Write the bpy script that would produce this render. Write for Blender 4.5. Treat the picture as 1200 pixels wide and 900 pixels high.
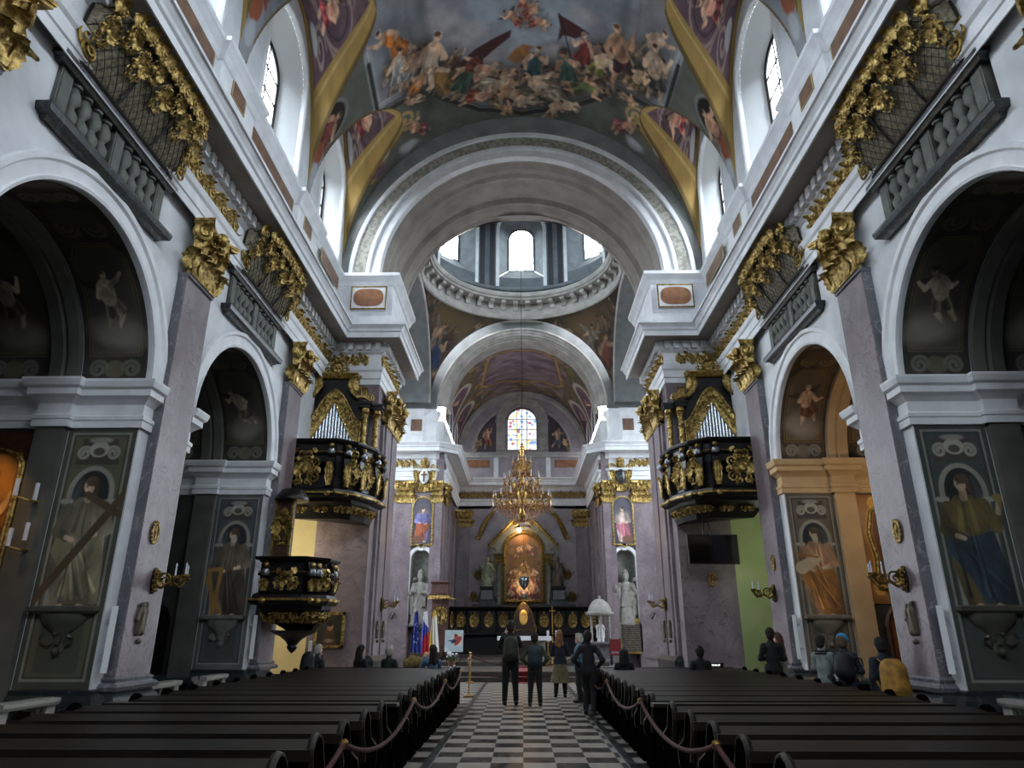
EXPO = 0.0; SKY = 44.0
import bpy, bmesh, math, random
import numpy as np
from mathutils import Vector, Matrix, Euler
PI = math.pi
R0 = random.Random(7)
for _o in list(bpy.data.objects): bpy.data.objects.remove(_o)
SC = bpy.context.scene
COL = SC.collection
# ---------------------------------------------------------------- camera, world, exposure
cd = bpy.data.cameras.new('camera'); cam = bpy.data.objects.new('camera', cd); COL.objects.link(cam)
cam.location = (-0.02, 0, 1.65)
cam.rotation_euler = (math.radians(90 + 19.86), 0, math.radians(0.84))
cd.sensor_width = 36; cd.sensor_fit = 'HORIZONTAL'; cd.lens = 806.0 / 1200 * 36; cd.clip_start = .05; cd.clip_end = 200
SC.camera = cam
SC.view_settings.view_transform = 'Standard'; SC.view_settings.look = 'None'
SC.view_settings.exposure = EXPO; SC.view_settings.gamma = 1.0; SC.view_settings.use_curve_mapping = False
try:
    SC.cycles.max_bounces = 10; SC.cycles.diffuse_bounces = 7; SC.cycles.glossy_bounces = 3; SC.cycles.sample_clamp_indirect = 40
    SC.cycles.use_denoising = True
except Exception: pass
# overcast sky seen through the windows: bright above the horizon, dim ground below
w = bpy.data.worlds.new('World'); SC.world = w; w.use_nodes = True; _n = w.node_tree; _b = _n.nodes['Background']; _L = _n.links.new
_t = _n.nodes.new('ShaderNodeTexCoord'); _s = _n.nodes.new('ShaderNodeSeparateXYZ'); _r = _n.nodes.new('ShaderNodeValToRGB')
_r.color_ramp.elements[0].position = 0.0; _r.color_ramp.elements[0].color = (.05, .05, .048, 1); _r.color_ramp.elements[1].position = .9; _r.color_ramp.elements[1].color = (.93, .965, 1.0, 1)
_e = _r.color_ramp.elements.new(.03); _e.color = (.5, .56, .62, 1)
_L(_t.outputs['Generated'], _s.inputs[0]); _L(_s.outputs['Z'], _r.inputs['Fac']); _L(_r.outputs[0], _b.inputs[0]); _b.inputs[1].default_value = SKY
def portal(loc, rot, sx, sy):
    l = bpy.data.lights.new('window_portal', 'AREA'); l.shape = 'RECTANGLE'; l.size = sx; l.size_y = sy; l.cycles.is_portal = True
    o = bpy.data.objects.new('window_portal', l); COL.objects.link(o); o.location = loc; o.rotation_euler = rot

def lamp(name, kind, loc, energy, color=(1, 1, 1), size=.1, rot=None, spot=None, size_y=None):
    l = bpy.data.lights.new(name, kind); l.energy = energy; l.color = color
    if kind == 'AREA':
        l.size = size
        if size_y: l.shape = 'RECTANGLE'; l.size_y = size_y
    else: l.shadow_soft_size = size
    if spot: l.spot_size = math.radians(spot); l.spot_blend = .7
    o = bpy.data.objects.new(name, l); COL.objects.link(o); o.location = loc
    if rot: o.rotation_euler = rot
    return o

# ---------------------------------------------------------------- colours and materials
def hx(s):
    c = [int(s[i:i + 2], 16) / 255 for i in (0, 2, 4)]
    return tuple(x / 12.92 if x <= .04045 else ((x + .055) / 1.055) ** 2.4 for x in c)
M = {}
def mat(name, col, rough=.6, metal=0, col2=None, scale=4.0, bump=0.0, bscale=30.0, detail=5, veins=None, spec=None, emit=0, dist=0.0, ramp=(.35, .65)):
    m = bpy.data.materials.new(name); m.use_nodes = True; nt = m.node_tree; b = nt.nodes['Principled BSDF']
    c = hx(col) if isinstance(col, str) else col
    b.inputs['Base Color'].default_value = (*c, 1); b.inputs['Roughness'].default_value = rough; b.inputs['Metallic'].default_value = metal
    if spec is not None: b.inputs['Specular IOR Level'].default_value = spec
    tc = nt.nodes.new('ShaderNodeTexCoord')
    if col2:
        n = nt.nodes.new('ShaderNodeTexNoise'); n.inputs['Scale'].default_value = scale; n.inputs['Detail'].default_value = detail; n.inputs['Distortion'].default_value = dist
        r = nt.nodes.new('ShaderNodeValToRGB'); r.color_ramp.elements[0].position = ramp[0]; r.color_ramp.elements[1].position = ramp[1]
        r.color_ramp.elements[0].color = (*c, 1); c2 = hx(col2); r.color_ramp.elements[1].color = (*c2, 1)
        nt.links.new(tc.outputs['Object'], n.inputs['Vector']); nt.links.new(n.outputs['Fac'], r.inputs['Fac']); out = r.outputs['Color']
        if veins:
            vc, vs, vw = veins
            n2 = nt.nodes.new('ShaderNodeTexNoise'); n2.inputs['Scale'].default_value = vs; n2.inputs['Detail'].default_value = 6; n2.inputs['Distortion'].default_value = 1.2
            nt.links.new(tc.outputs['Object'], n2.inputs['Vector'])
            r2 = nt.nodes.new('ShaderNodeValToRGB'); e = r2.color_ramp.elements
            e[0].position = .5 - vw; e[0].color = (0, 0, 0, 1); e[1].position = .5 + vw; e[1].color = (0, 0, 0, 1)
            k = e.new(.5); k.color = (1, 1, 1, 1)
            mx = nt.nodes.new('ShaderNodeMix'); mx.data_type = 'RGBA'
            nt.links.new(n2.outputs['Fac'], r2.inputs['Fac']); nt.links.new(r2.outputs['Color'], mx.inputs[0]); nt.links.new(out, mx.inputs[6])
            mx.inputs[7].default_value = (*hx(vc), 1); out = mx.outputs[2]
        nt.links.new(out, b.inputs['Base Color'])
    if bump:
        n = nt.nodes.new('ShaderNodeTexNoise'); n.inputs['Scale'].default_value = bscale; n.inputs['Detail'].default_value = 4
        bp = nt.nodes.new('ShaderNodeBump'); bp.inputs['Strength'].default_value = bump; bp.inputs['Distance'].default_value = .02
        nt.links.new(tc.outputs['Object'], n.inputs['Vector']); nt.links.new(n.outputs['Fac'], bp.inputs['Height']); nt.links.new(bp.outputs['Normal'], b.inputs['Normal'])
    if emit:
        b.inputs['Emission Color'].default_value = (*c, 1); b.inputs['Emission Strength'].default_value = emit
    M[name] = m; return m
def attr_mat(name, rough=.8, metal=0.0):
    m = mat(name, (.5, .5, .5), rough, metal); nt = m.node_tree; b = nt.nodes['Principled BSDF']
    a = nt.nodes.new('ShaderNodeAttribute'); a.attribute_name = 'Col'
    nt.links.new(a.outputs['Color'], b.inputs['Base Color']); return m

mat('plaster', 'd4d6d8', .8, col2='bfc1c4', scale=1.6, bump=.08, bscale=6)
mat('stucco', 'e0e1e3', .7, col2='cfd1d3', scale=2.5)
mat('cream_plaster', 'ded2a8', .8, col2='d2c498', scale=1.2)
mat('green_plaster', 'a9b587', .8, col2='98a878', scale=1.0)
mat('lamplit_plaster', 'c9a87c', .8, col2='b99a72', scale=1.5)  # chapel plaster with the lamp's orange light mixed into its colour
mat('soffit', '9c958f', .8, col2='8d8681', scale=2)
mat('pink_marble', '6b5f64', .4, col2='807478', scale=1.3, veins=('574d54', 2.2, .02), detail=10, dist=.5, ramp=(.4, .62))
mat('grey_marble', '55555a', .4, col2='66666b', scale=2.2, veins=('8a8a90', 1.6, .015))
mat('dark_marble', '1c2022', .3, col2='2a3031', scale=3, veins=('51595a', 2.2, .015))
mat('white_marble', '8f8c86', .35, col2='9a978f', scale=2.5, veins=('77746d', 1.6, .02))
mat('statue_stone', '8e8b86', .6, col2='77746f', scale=5, bump=.1)
mat('grey_stone', '7d7f76', .6, col2='63665f', scale=5)
mat('gold', 'c9ae6c', .36, .78, col2='7a6230', scale=12, bump=.5, bscale=45, ramp=(.36, .58))
mat('old_gold', 'a08443', .42, .8, col2='63501f', scale=10, bump=.4, bscale=40)
mat('brass', 'a8864a', .3, 1.0)
mat('iron', '23211f', .5, .6)
mat('dark_wood', '110d0b', .4, col2='0b0807', scale=3, spec=.3)
mat('pew_wood', '1c160f', .42, col2='120d09', scale=2.5, dist=2.0, spec=.3)
mat('pew_end', '0e0b09', .9, col2='090706', scale=2.5, spec=0.0)
mat('brown_wood', '4a2c1a', .4, col2='341d10', scale=3, dist=2.0)
mat('door_wood', '7b4a20', .45, col2='613716', scale=2, dist=3)
mat('chapel_strip', '5b5b54', .8, col2='4d4d47', scale=2)
mat('grey_paint', '777a7a', .8, col2='66696a', scale=2)
mat('grey_arabesque', '9c998e', .8, col2='7f7d73', scale=7, detail=8, ramp=(.45, .55))
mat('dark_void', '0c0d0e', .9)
mat('organ_tin', 'c2c8cc', .25, 1.0)
mat('ceiling_grey', '868986', .8, col2='747775', scale=1.5)
mat('brown_panel', '5d4536', .6, col2='7a5a44', scale=3)
mat('orange_marble', '8f5f38', .4, col2='6d4228', scale=2.2, dist=1.0)
attr_mat('fresco'); attr_mat('canvas', .35)
def emis(name, col, s):
    m = bpy.data.materials.new(name); m.use_nodes = True; nt = m.node_tree; nt.nodes.clear()
    o = nt.nodes.new('ShaderNodeOutputMaterial'); e = nt.nodes.new('ShaderNodeEmission'); c = hx(col)
    e.inputs[0].default_value = (*c, 1); e.inputs[1].default_value = s; nt.links.new(e.outputs[0], o.inputs[0]); M[name] = m; return m
def glass(name, col, hazy=.0):
    m = bpy.data.materials.new(name); m.use_nodes = True; nt = m.node_tree; nt.nodes.clear(); L = nt.links.new
    o = nt.nodes.new('ShaderNodeOutputMaterial'); a = nt.nodes.new('ShaderNodeBsdfTransparent'); tc = nt.nodes.new('ShaderNodeTexCoord'); n = nt.nodes.new('ShaderNodeTexVoronoi'); n.inputs['Scale'].default_value = 9
    r = nt.nodes.new('ShaderNodeValToRGB'); c = hx(col); r.color_ramp.elements[0].color = (*[x * .8 for x in c], 1); r.color_ramp.elements[1].color = (*c, 1)
    L(tc.outputs['Object'], n.inputs['Vector']); L(n.outputs['Distance'], r.inputs['Fac']); L(r.outputs[0], a.inputs[0]); L(a.outputs[0], o.inputs[0]); M[name] = m
mat('balcony_stone', '5b5e56', .6, col2='474a43', scale=5)
glass('daylight_glass', 'f2f6fa'); glass('drum_glass', 'dfe8ea')
emis('bulb', 'ffd9a0', 60)

# ---------------------------------------------------------------- mesh builder
class MB:
    def __init__(s): s.v = []; s.f = []; s.mx = 1
    def add(s, vs, fs):
        o = len(s.v); s.v.extend([tuple(v) for v in vs]); s.f.extend([tuple(i + o for i in f) for f in fs]); return s
    def box(s, x0, x1, y0, y1, z0, z1):
        vs = [(x, y, z) for z in (z0, z1) for y in (y0, y1) for x in (x0, x1)]
        return s.add(vs, [(0, 1, 3, 2), (4, 6, 7, 5), (0, 4, 5, 1), (2, 3, 7, 6), (0, 2, 6, 4), (1, 5, 7, 3)])
    def obox(s, mtx, sx, sy, sz):
        vs = [mtx @ Vector((x * sx / 2, y * sy / 2, z * sz / 2)) for z in (-1, 1) for y in (-1, 1) for x in (-1, 1)]
        return s.add(vs, [(0, 1, 3, 2), (4, 6, 7, 5), (0, 4, 5, 1), (2, 3, 7, 6), (0, 2, 6, 4), (1, 5, 7, 3)])
    def grid(s, fn, nu, nv, cu=False, cv=False):
        vs = [fn(i / (nu if cu else nu - 1), j / (nv if cv else nv - 1)) for j in range(nv) for i in range(nu)]
        fs = []
        for j in range(nv if cv else nv - 1):
            for i in range(nu if cu else nu - 1):
                i2 = (i + 1) % nu; j2 = (j + 1) % nv
                fs.append((j * nu + i, j * nu + i2, j2 * nu + i2, j2 * nu + i))
        return s.add(vs, fs)
    def lathe(s, prof, c=(0, 0, 0), n=24, a0=0, a1=2 * PI, sx=1, sy=1):
        full = abs(a1 - a0 - 2 * PI) < 1e-6; m = n if full else n + 1; vs = []
        for k in range(m):
            a = a0 + (a1 - a0) * k / n
            for r, z in prof: vs.append((c[0] + r * math.cos(a) * sx, c[1] + r * math.sin(a) * sy, c[2] + z))
        p = len(prof); fs = []
        for k in range(n):
            k2 = (k + 1) % m
            for i in range(p - 1): fs.append((k * p + i, k2 * p + i, k2 * p + i + 1, k * p + i + 1))
        return s.add(vs, fs)
    def prism(s, poly, axis, a, b):
        def P(u, v, w): return {'X': (w, u, v), 'Y': (u, w, v), 'Z': (u, v, w)}[axis]
        n = len(poly); vs = [P(u, v, a) for u, v in poly] + [P(u, v, b) for u, v in poly]
        return s.add(vs, [tuple(range(n))[::-1], tuple(range(n, 2 * n))] + [(i, (i + 1) % n, n + (i + 1) % n, n + i) for i in range(n)])
    def mold(s, path, prof, closed=False, side=1):
        # horizontal moulding: prof (out, z) swept along path of (x, y); 'out' points to the path's left times side
        n = len(path); P = [Vector(p) for p in path]; dirs = []
        for i in range(n):
            a = P[i - 1] if (i > 0 or closed) else None; b = P[(i + 1) % n] if (i < n - 1 or closed) else None
            d1 = (P[i] - a).normalized() if a is not None else None; d2 = (b - P[i]).normalized() if b is not None else None
            if d1 is None: d1 = d2
            if d2 is None: d2 = d1
            n1 = Vector((-d1.y, d1.x)); n2 = Vector((-d2.y, d2.x)); m = n1 + n2
            m = m / max(m.dot(n1), 1e-6) if m.length > 1e-6 else n1
            dirs.append(m * side)
        vs = [(P[i].x + dirs[i].x * o, P[i].y + dirs[i].y * o, z) for i in range(n) for o, z in prof]
        p = len(prof); fs = []
        for i in range(n if closed else n - 1):
            j = (i + 1) % n
            for k in range(p - 1): fs.append((i * p + k, j * p + k, j * p + k + 1, i * p + k + 1))
        if not closed: fs.append(tuple(range(p))); fs.append(tuple(range((n - 1) * p, n * p))[::-1])
        return s.add(vs, fs)
    def arch(s, axis, c, prof, a0=0, a1=PI, n=32, sq=1.0, close=False):
        # prof: (radius, position along axis); arc in the plane across axis around c=(u,z)
        p = len(prof); vs = []
        for k in range(n + 1):
            a = a0 + (a1 - a0) * k / n
            for r, d in prof:
                u = c[0] + r * math.cos(a); z = c[1] + r * math.sin(a) * sq
                vs.append((d, u, z) if axis == 'X' else (u, d, z))
        fs = []
        for k in range(n):
            for i in range(p if close else p - 1):
                j = (i + 1) % p; fs.append((k * p + i, (k + 1) * p + i, (k + 1) * p + j, k * p + j))
        if close: fs.append(tuple(range(p))); fs.append(tuple(range(n * p, n * p + p))[::-1])
        return s.add(vs, fs)
    def tube(s, pts, r, n=6, caps=True, flat=1.0):
        P = [Vector(p) for p in pts]; rr = r if isinstance(r, (list, tuple)) else [r] * len(P); vs = []; up = None
        for i, p in enumerate(P):
            d = (P[min(i + 1, len(P) - 1)] - P[max(i - 1, 0)]).normalized()
            if up is None:
                up = Vector((0, 0, 1)) if abs(d.z) < .9 else Vector((1, 0, 0))
            x = d.cross(up); x = x.normalized() if x.length > 1e-5 else d.orthogonal().normalized()
            y = x.cross(d).normalized(); up = y
            for k in range(n):
                a = 2 * PI * k / n; vs.append(p + x * (math.cos(a) * rr[i]) + y * (math.sin(a) * rr[i] * flat))
        fs = [(i * n + k, i * n + (k + 1) % n, (i + 1) * n + (k + 1) % n, (i + 1) * n + k) for i in range(len(P) - 1) for k in range(n)]
        if caps: fs.append(tuple(range(n))[::-1]); fs.append(tuple(range((len(P) - 1) * n, len(P) * n)))
        return s.add(vs, fs)
    def ball(s, c, r, n=10, m=6, sc=(1, 1, 1)):
        return s.lathe([(max(1e-4, math.sin(PI * k / m)) * r, -math.cos(PI * k / m) * r * sc[2]) for k in range(m + 1)], c, n, sx=sc[0], sy=sc[1])
    def merge(s, o, mtx=None):
        return s.add([mtx @ Vector(v) for v in o.v] if mtx is not None else o.v, o.f)
    def obj(s, name, m, parent=None, smooth=False, loc=None, **tags):
        me = bpy.data.meshes.new(name); me.from_pydata(s.v, [], s.f)
        if isinstance(m, str): m = M[m]
        me.materials.append(m)
        bm = bmesh.new(); bm.from_mesh(me); bmesh.ops.recalc_face_normals(bm, faces=bm.faces); bm.to_mesh(me); bm.free()
        if smooth:
            me.polygons.foreach_set('use_smooth', [True] * len(me.polygons))
            try: me.set_sharp_from_angle(angle=math.radians(smooth if smooth > 1 else 40))
            except Exception: pass
        o = bpy.data.objects.new(name, me); COL.objects.link(o)
        if parent: o.parent = parent
        if loc: o.location = loc
        return tag(o, **tags)
def tag(o, label=None, cat=None, group=None, kind=None):
    if label: o['label'] = label
    if cat: o['category'] = cat
    if group: o['group'] = group
    if kind: o['kind'] = kind
    return o
def tag_d(l, c, g=None): return dict(label=l, cat=c, group=g)
def thing(name, label, cat, loc=(0, 0, 0), rz=0, group=None):
    o = bpy.data.objects.new(name, None); COL.objects.link(o); o.empty_display_size = .2; o.location = loc; o.rotation_euler = (0, 0, rz)
    return tag(o, label, cat, group)
def copy_tree(o, parent=None):
    c = o.copy(); COL.objects.link(c); c.parent = parent
    for ch in list(o.children): copy_tree(ch, c)
    return c
def struct(mb, name, m, smooth=False): return mb.obj(name, m, None, smooth, kind='structure')
def mesh_np(name, V, F, m, parent=None, smooth=True, col=None, **tags):
    me = bpy.data.meshes.new(name); V = np.asarray(V, dtype=np.float32); F = np.asarray(F, dtype=np.int32)
    me.from_pydata(V, [], F)
    if smooth: me.polygons.foreach_set('use_smooth', np.ones(len(F), dtype=bool))
    me.update(calc_edges=True)
    if col is not None:
        a = me.color_attributes.new('Col', 'FLOAT_COLOR', 'POINT'); a.data.foreach_set('color', np.c_[col, np.ones(len(V))].astype(np.float32).ravel())
    me.materials.append(M[m] if isinstance(m, str) else m)
    o = bpy.data.objects.new(name, me); COL.objects.link(o)
    if parent: o.parent = parent
    return tag(o, **tags)
def gridF(nu, nv):
    i, j = np.meshgrid(np.arange(nu - 1), np.arange(nv - 1)); a = (j * nu + i).ravel()
    return np.c_[a, a + 1, a + nu + 1, a + nu]

# ---------------------------------------------------------------- painter (frescoes as colour attributes on dense meshes)
def vnoise(x, y, seed):
    xi = np.floor(x).astype(np.int64); yi = np.floor(y).astype(np.int64); fx = x - xi; fy = y - yi
    def h(a, b):
        n = (a * 374761393 + b * 668265263 + seed * 982451653) & 0xffffffff
        n = ((n ^ (n >> 13)) * 1274126177) & 0xffffffff
        return ((n ^ (n >> 16)) & 0xffff) / 65535.0
    sx = fx * fx * (3 - 2 * fx); sy = fy * fy * (3 - 2 * fy)
    return (h(xi, yi) * (1 - sx) + h(xi + 1, yi) * sx) * (1 - sy) + (h(xi, yi + 1) * (1 - sx) + h(xi + 1, yi + 1) * sx) * sy
def fbm(x, y, seed=1, o=4):
    t = 0; a = .5
    for k in range(o): t = t + a * vnoise(x * 2 ** k, y * 2 ** k, seed + k); a *= .5
    return t / (1 - .5 ** o)
class Paint:
    def __init__(s, X, Y, base):
        s.X = X.ravel(); s.Y = Y.ravel(); s.C = np.tile(np.array(hx(base)), (s.X.size, 1)); s.px = .012
    def mask(s, a, col):
        a = np.clip(a, 0, 1)[:, None]; s.C = s.C * (1 - a) + np.array(hx(col)) * a
    def sm(s, d, soft=None):
        w = soft or s.px; return np.clip(.5 - d / (2 * w), 0, 1)
    def noise(s, col, scale, lo=.45, hi=.65, seed=3, amt=1.0, sx=1, sy=1):
        n = fbm(s.X * scale * sx, s.Y * scale * sy, seed); s.mask(np.clip((n - lo) / (hi - lo), 0, 1) * amt, col)
    def ell(s, cx, cy, rx, ry, col, rot=0, soft=None, amt=1.0, ring=None, lim=None):
        c, q = math.cos(rot), math.sin(rot); dx = s.X - cx; dy = s.Y - cy
        u = (dx * c + dy * q) / rx; v = (-dx * q + dy * c) / ry
        d = (np.sqrt(u * u + v * v) - 1) * min(rx, ry)
        if ring: d = np.abs(d) - ring
        a = s.sm(d, soft) * amt
        if lim is not None: a = a * lim
        s.mask(a, col)
    def cap(s, a, b, r0, r1, col, soft=None, amt=1.0):
        ax, ay = a; bx, by = b; vx, vy = bx - ax, by - ay; L = vx * vx + vy * vy + 1e-9
        t = np.clip(((s.X - ax) * vx + (s.Y - ay) * vy) / L, 0, 1)
        d = np.hypot(s.X - ax - t * vx, s.Y - ay - t * vy) - (r0 + (r1 - r0) * t); s.mask(s.sm(d, soft) * amt, col)
    def poly(s, pts, col, soft=None, amt=1.0):
        x, y = s.X, s.Y; n = len(pts); d = np.full(x.shape, 1e9); ins = np.zeros(x.shape, bool)
        for i in range(n):
            ax, ay = pts[i]; bx, by = pts[(i + 1) % n]; vx, vy = bx - ax, by - ay
            t = np.clip(((x - ax) * vx + (y - ay) * vy) / (vx * vx + vy * vy + 1e-12), 0, 1)
            d = np.minimum(d, np.hypot(x - ax - t * vx, y - ay - t * vy))
            c = (ay > y) != (by > y)
            ins ^= c & (x < (bx - ax) * (y - ay) / (by - ay + 1e-12) + ax)
        s.mask(s.sm(np.where(ins, -d, d), soft) * amt, col)
    def line(s, pts, wd, col, closed=False, amt=1.0):
        P = list(pts) + ([pts[0]] if closed else [])
        for a, b in zip(P[:-1], P[1:]): s.cap(a, b, wd, wd, col, amt=amt)
    def scroll(s, cx, cy, r, wd, col, sgn=1, a0=0, turns=1.6):
        pts = [(cx + r * (1 - t * .8) * math.cos(a0 + sgn * t * turns * 2 * PI), cy + r * (1 - t * .8) * math.sin(a0 + sgn * t * turns * 2 * PI)) for t in [k / 22 for k in range(23)]]
        s.line(pts, wd, col)
    def cloud(s, cx, cy, r, cols=('827d86', '9f9aa2', 'bab6b8'), seed=1):
        rg = random.Random(seed)
        for k in range(9):
            a = rg.random() * 2 * PI; q = rg.random() * r * .8
            s.ell(cx + math.cos(a) * q, cy + math.sin(a) * q * .6, r * .5, r * .4, cols[min(2, k // 3)], soft=r * .22, amt=.7)
    def model(s, C0, cx, cy, h, seed, x0=.3):
        # painted folds and rounding on what was just drawn
        m = np.abs(s.C - C0).sum(1) > 1e-6
        if not m.any(): return
        x = (s.X[m] - cx) / h; y = (s.Y[m] - cy) / h
        f = fbm(x * 9 + y * 3, y * 3.2 - x * 2, seed, 4); g = .58 + .95 * np.clip((f - .3) / .45, 0, 1); g *= np.clip(1.12 - .9 * x * (1 if seed % 2 else -1), .6, 1.35)
        s.C[m] = np.clip(s.C[m] * g[:, None], 0, .9)
    def figure(s, cx, cy, h, rot=0, cloth='7a4a2a', skin='c09a7c', seed=1, wings=None, nude=.4, under=None):
        rg = random.Random(seed); c, q = math.cos(rot), math.sin(rot)
        def T(x, y): return (cx + h * (x * c - y * q), cy + h * (x * q + y * c))
        dk = lambda a, k: ''.join('%02x' % int(max(0, min(255, int(a[i:i + 2], 16) * k))) for i in (0, 2, 4)); cap_ = s.cap
        class _F:
            def cap(z, a, b, r0, r1, col, **k): cap_(a, b, r0 * 1.3, r1 * 1.3, col, **k)
            def __getattr__(z, n): return getattr(s0, n)
        s0 = s; s = _F(); C0 = s0.C.copy()
        fl = rg.choice((-1, 1)); b = rg.uniform(-.06, .06)
        if wings:
            for sg in (-1, 1): s.cap(T(.05 * sg, .2), T(.34 * sg, .34 + .06 * sg), .075 * h, .02 * h, wings)
        hip = (0, 0); ch = (b * 1.2, .2); hd = (b * 2 + .03 * fl, .37)
        kn1 = (.13 * fl, -.2); ft1 = (.05 * fl + rg.uniform(-.1, .1), -.44); kn2 = (-.08 * fl, -.23); ft2 = (-.16 * fl, -.45)
        e1 = (ch[0] + .2 * fl, .12 + rg.uniform(-.1, .16)); h1 = (e1[0] + rg.uniform(-.05, .15) * fl, e1[1] + rg.uniform(-.05, .2)); e2 = (ch[0] - .18 * fl, .08); h2 = (e2[0] - rg.uniform(-.12, .12) * fl, e2[1] + rg.uniform(-.18, .1))
        s.ell(*T(-.03, -.06), .3 * h, .5 * h, '2b2520', rot, soft=.16 * h, amt=.42); C0 = s0.C.copy()
        for a_, b_, r_ in ((kn2, ft2, .042), (kn1, ft1, .045)): s.cap(T(*a_), T(*b_), r_ * h, .024 * h, dk(skin, .85))
        s.cap(T(*hip), T(*kn2), .075 * h, .05 * h, dk(cloth, .75)); s.cap(T(*hip), T(*kn1), .085 * h, .058 * h, cloth)
        s.poly([T(-.1, .06), T(.1, .08), T(.2 * fl + .06, -.22), T(.02, -.3 - .08 * rg.random()), T(-.16, -.24)], dk(cloth, .9))
        for k in range(4): s.cap(T(-.08 + .05 * k, .02), T(-.13 + .09 * k, -.25), .008 * h, .014 * h, dk(cloth, 1.3 if k % 2 else .55), amt=.8)
        tor = skin if rg.random() < nude else (under or dk(cloth, 1.15))
        s.cap(T(*hip), T(*ch), .085 * h, .1 * h, dk(tor, .9)); s.cap(T(.02, .04), T(ch[0] + .02, ch[1] + .02), .05 * h, .06 * h, dk(tor, 1.12), soft=.04 * h)
        s.poly([T(-.1, .0), T(.02, .3), T(.12, .2), T(.08, -.05)], cloth, amt=.55 if tor == skin else .9)
        for a_, b_, c_ in ((ch, e1, h1), (ch, e2, h2)):
            a2 = (a_[0] + (.09 if b_[0] > a_[0] else -.09), a_[1] + .03)
            s.cap(T(*a2), T(*b_), .038 * h, .032 * h, dk(skin, .95)); s.cap(T(*b_), T(*c_), .03 * h, .02 * h, skin)
        s.cap(T(ch[0], .28), T(*hd), .03 * h, .03 * h, dk(skin, .8)); s.ell(*T(hd[0], hd[1] + .03), .05 * h, .064 * h, skin, rot)
        s.ell(*T(hd[0] - .012 * fl, hd[1] + .065), .053 * h, .04 * h, rg.choice(('3a2618', '5a3c22', '8a7a68')), rot); s.ell(*T(hd[0] + .02 * fl, hd[1] + .015), .012 * h, .01 * h, dk(skin, .5), rot); s0.model(C0, cx, cy, h, seed)
def saint(p, cx, z0, H, robe, under, seed, skin='b8a189', attr=None, flip=1):
    dk = lambda a, k: ''.join('%02x' % int(max(0, min(255, int(a[i:i + 2], 16) * k))) for i in (0, 2, 4))
    rg = random.Random(seed); f = flip; X = lambda x, z: (cx + f * x * H, z0 + z * H); C0 = p.C.copy()
    p.poly([X(-.2, 0), X(-.17, .25), X(-.12, .5), X(-.14, .72), X(-.05, .82), X(.08, .82), X(.17, .7), X(.15, .5), X(.2, .3), X(.14, .0)], under)
    p.poly([X(-.22, .02), X(-.2, .3), X(-.16, .55), X(.02, .5), X(.18, .58), X(.22, .4), X(.08, .2), X(.02, .02)], robe)
    for k in range(9):
        a = rg.uniform(-.2, .12); p.cap(X(a, .02 + .1 * rg.random()), X(a * .4 + rg.uniform(.0, .12), rg.uniform(.35, .6)), .012 * H, .004 * H, dk(robe, rg.choice((.55, .7, 1.3, 1.45))), amt=.85)
    for k in range(5): a = rg.uniform(-.1, .1); p.cap(X(a, .55), X(a * .6, .78), .009 * H, .004 * H, dk(under, rg.choice((.6, 1.3))), amt=.8)
    p.cap(X(-.12, .75), X(-.19, .57), .05 * H, .045 * H, dk(under, 1.1)); p.cap(X(-.19, .57), X(-.1 if attr != 'cup' else -.225, .535 if attr != 'cup' else .68), .042 * H, .036 * H, dk(under, 1.2)); p.cap(X(-.1, .535) if attr != 'cup' else X(-.225, .68), X(-.05, .52) if attr != 'cup' else X(-.24, .75), .02 * H, .018 * H, skin)
    p.cap(X(.15, .73), X(.21, .55), .045 * H, .035 * H, dk(under, .85)); p.cap(X(.2, .56), X(.12, .51), .04 * H, .034 * H, dk(under, .8)); p.cap(X(.12, .51), X(.07, .49), .02 * H, .017 * H, dk(skin, .9))
    p.cap(X(.01, .8), X(.01, .86), .03 * H, .03 * H, dk(skin, .8)); p.ell(*X(.015, .91), .045 * H, .06 * H, skin); p.ell(*X(.0, .945), .055 * H, .04 * H, '4a3a2a' if attr != 'beard' else '8a8478'); p.cap(X(-.04, .92), X(-.05, .84), .02 * H, .015 * H, '4a3a2a')
    p.model(C0, cx, z0, H, seed | 1)
    if attr == 'beard': p.ell(*X(.025, .845), .035 * H, .05 * H, '9a948a')
    p.ell(*X(.035, .905), .008 * H, .006 * H, '2a2018')
    if attr == 'cross': p.cap(X(.3, 0), X(-.28, .86), .032 * H, .032 * H, '4b3c28'); p.cap(X(-.38, .62), X(.02, .84), .028 * H, .028 * H, '4b3c28')
    if attr == 'cup': p.ell(*X(-.25, .8), .05 * H, .03 * H, '7a6a3a'); p.cap(X(-.25, .72), X(-.25, .8), .012 * H, .02 * H, '7a6a3a')
    if attr == 'harp': p.line([X(.14, .02), X(.24, .5), X(.1, .52), X(.14, .02)], .022 * H, '8a6a34'); p.line([X(.3, .45), X(.05, .04)], .02 * H, '8a6a34')
    if attr == 'bundle': p.cap(X(.02, .62), X(.2, .52), .05 * H, .07 * H, 'b3a184'); p.cap(X(.0, .64), X(.24, .68), .012 * H, .012 * H, '8a5a2a')
    p.cap(X(-.08, .0), X(-.13, -.01), .025 * H, .015 * H, skin); p.cap(X(.06, .0), X(.1, -.01), .025 * H, .015 * H, skin)
def grid_paint(name, fn, nu, nv, u0, u1, v0, v1, base, pf, m='fresco', parent=None, **tags):
    u, v = np.meshgrid(np.linspace(u0, u1, nu), np.linspace(v0, v1, nv)); u = u.ravel(); v = v.ravel()
    V = np.stack(fn(u, v), 1); p = Paint(u, v, base); p.px = max(abs(u1 - u0) / nu, abs(v1 - v0) / nv) * .8
    pf(p); p.C *= (.78 + .44 * fbm(u * 3.1, v * 3.1, 17, 5))[:, None]; return mesh_np(name, V, gridF(nu, nv), m, parent, True, p.C, **tags)
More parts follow.
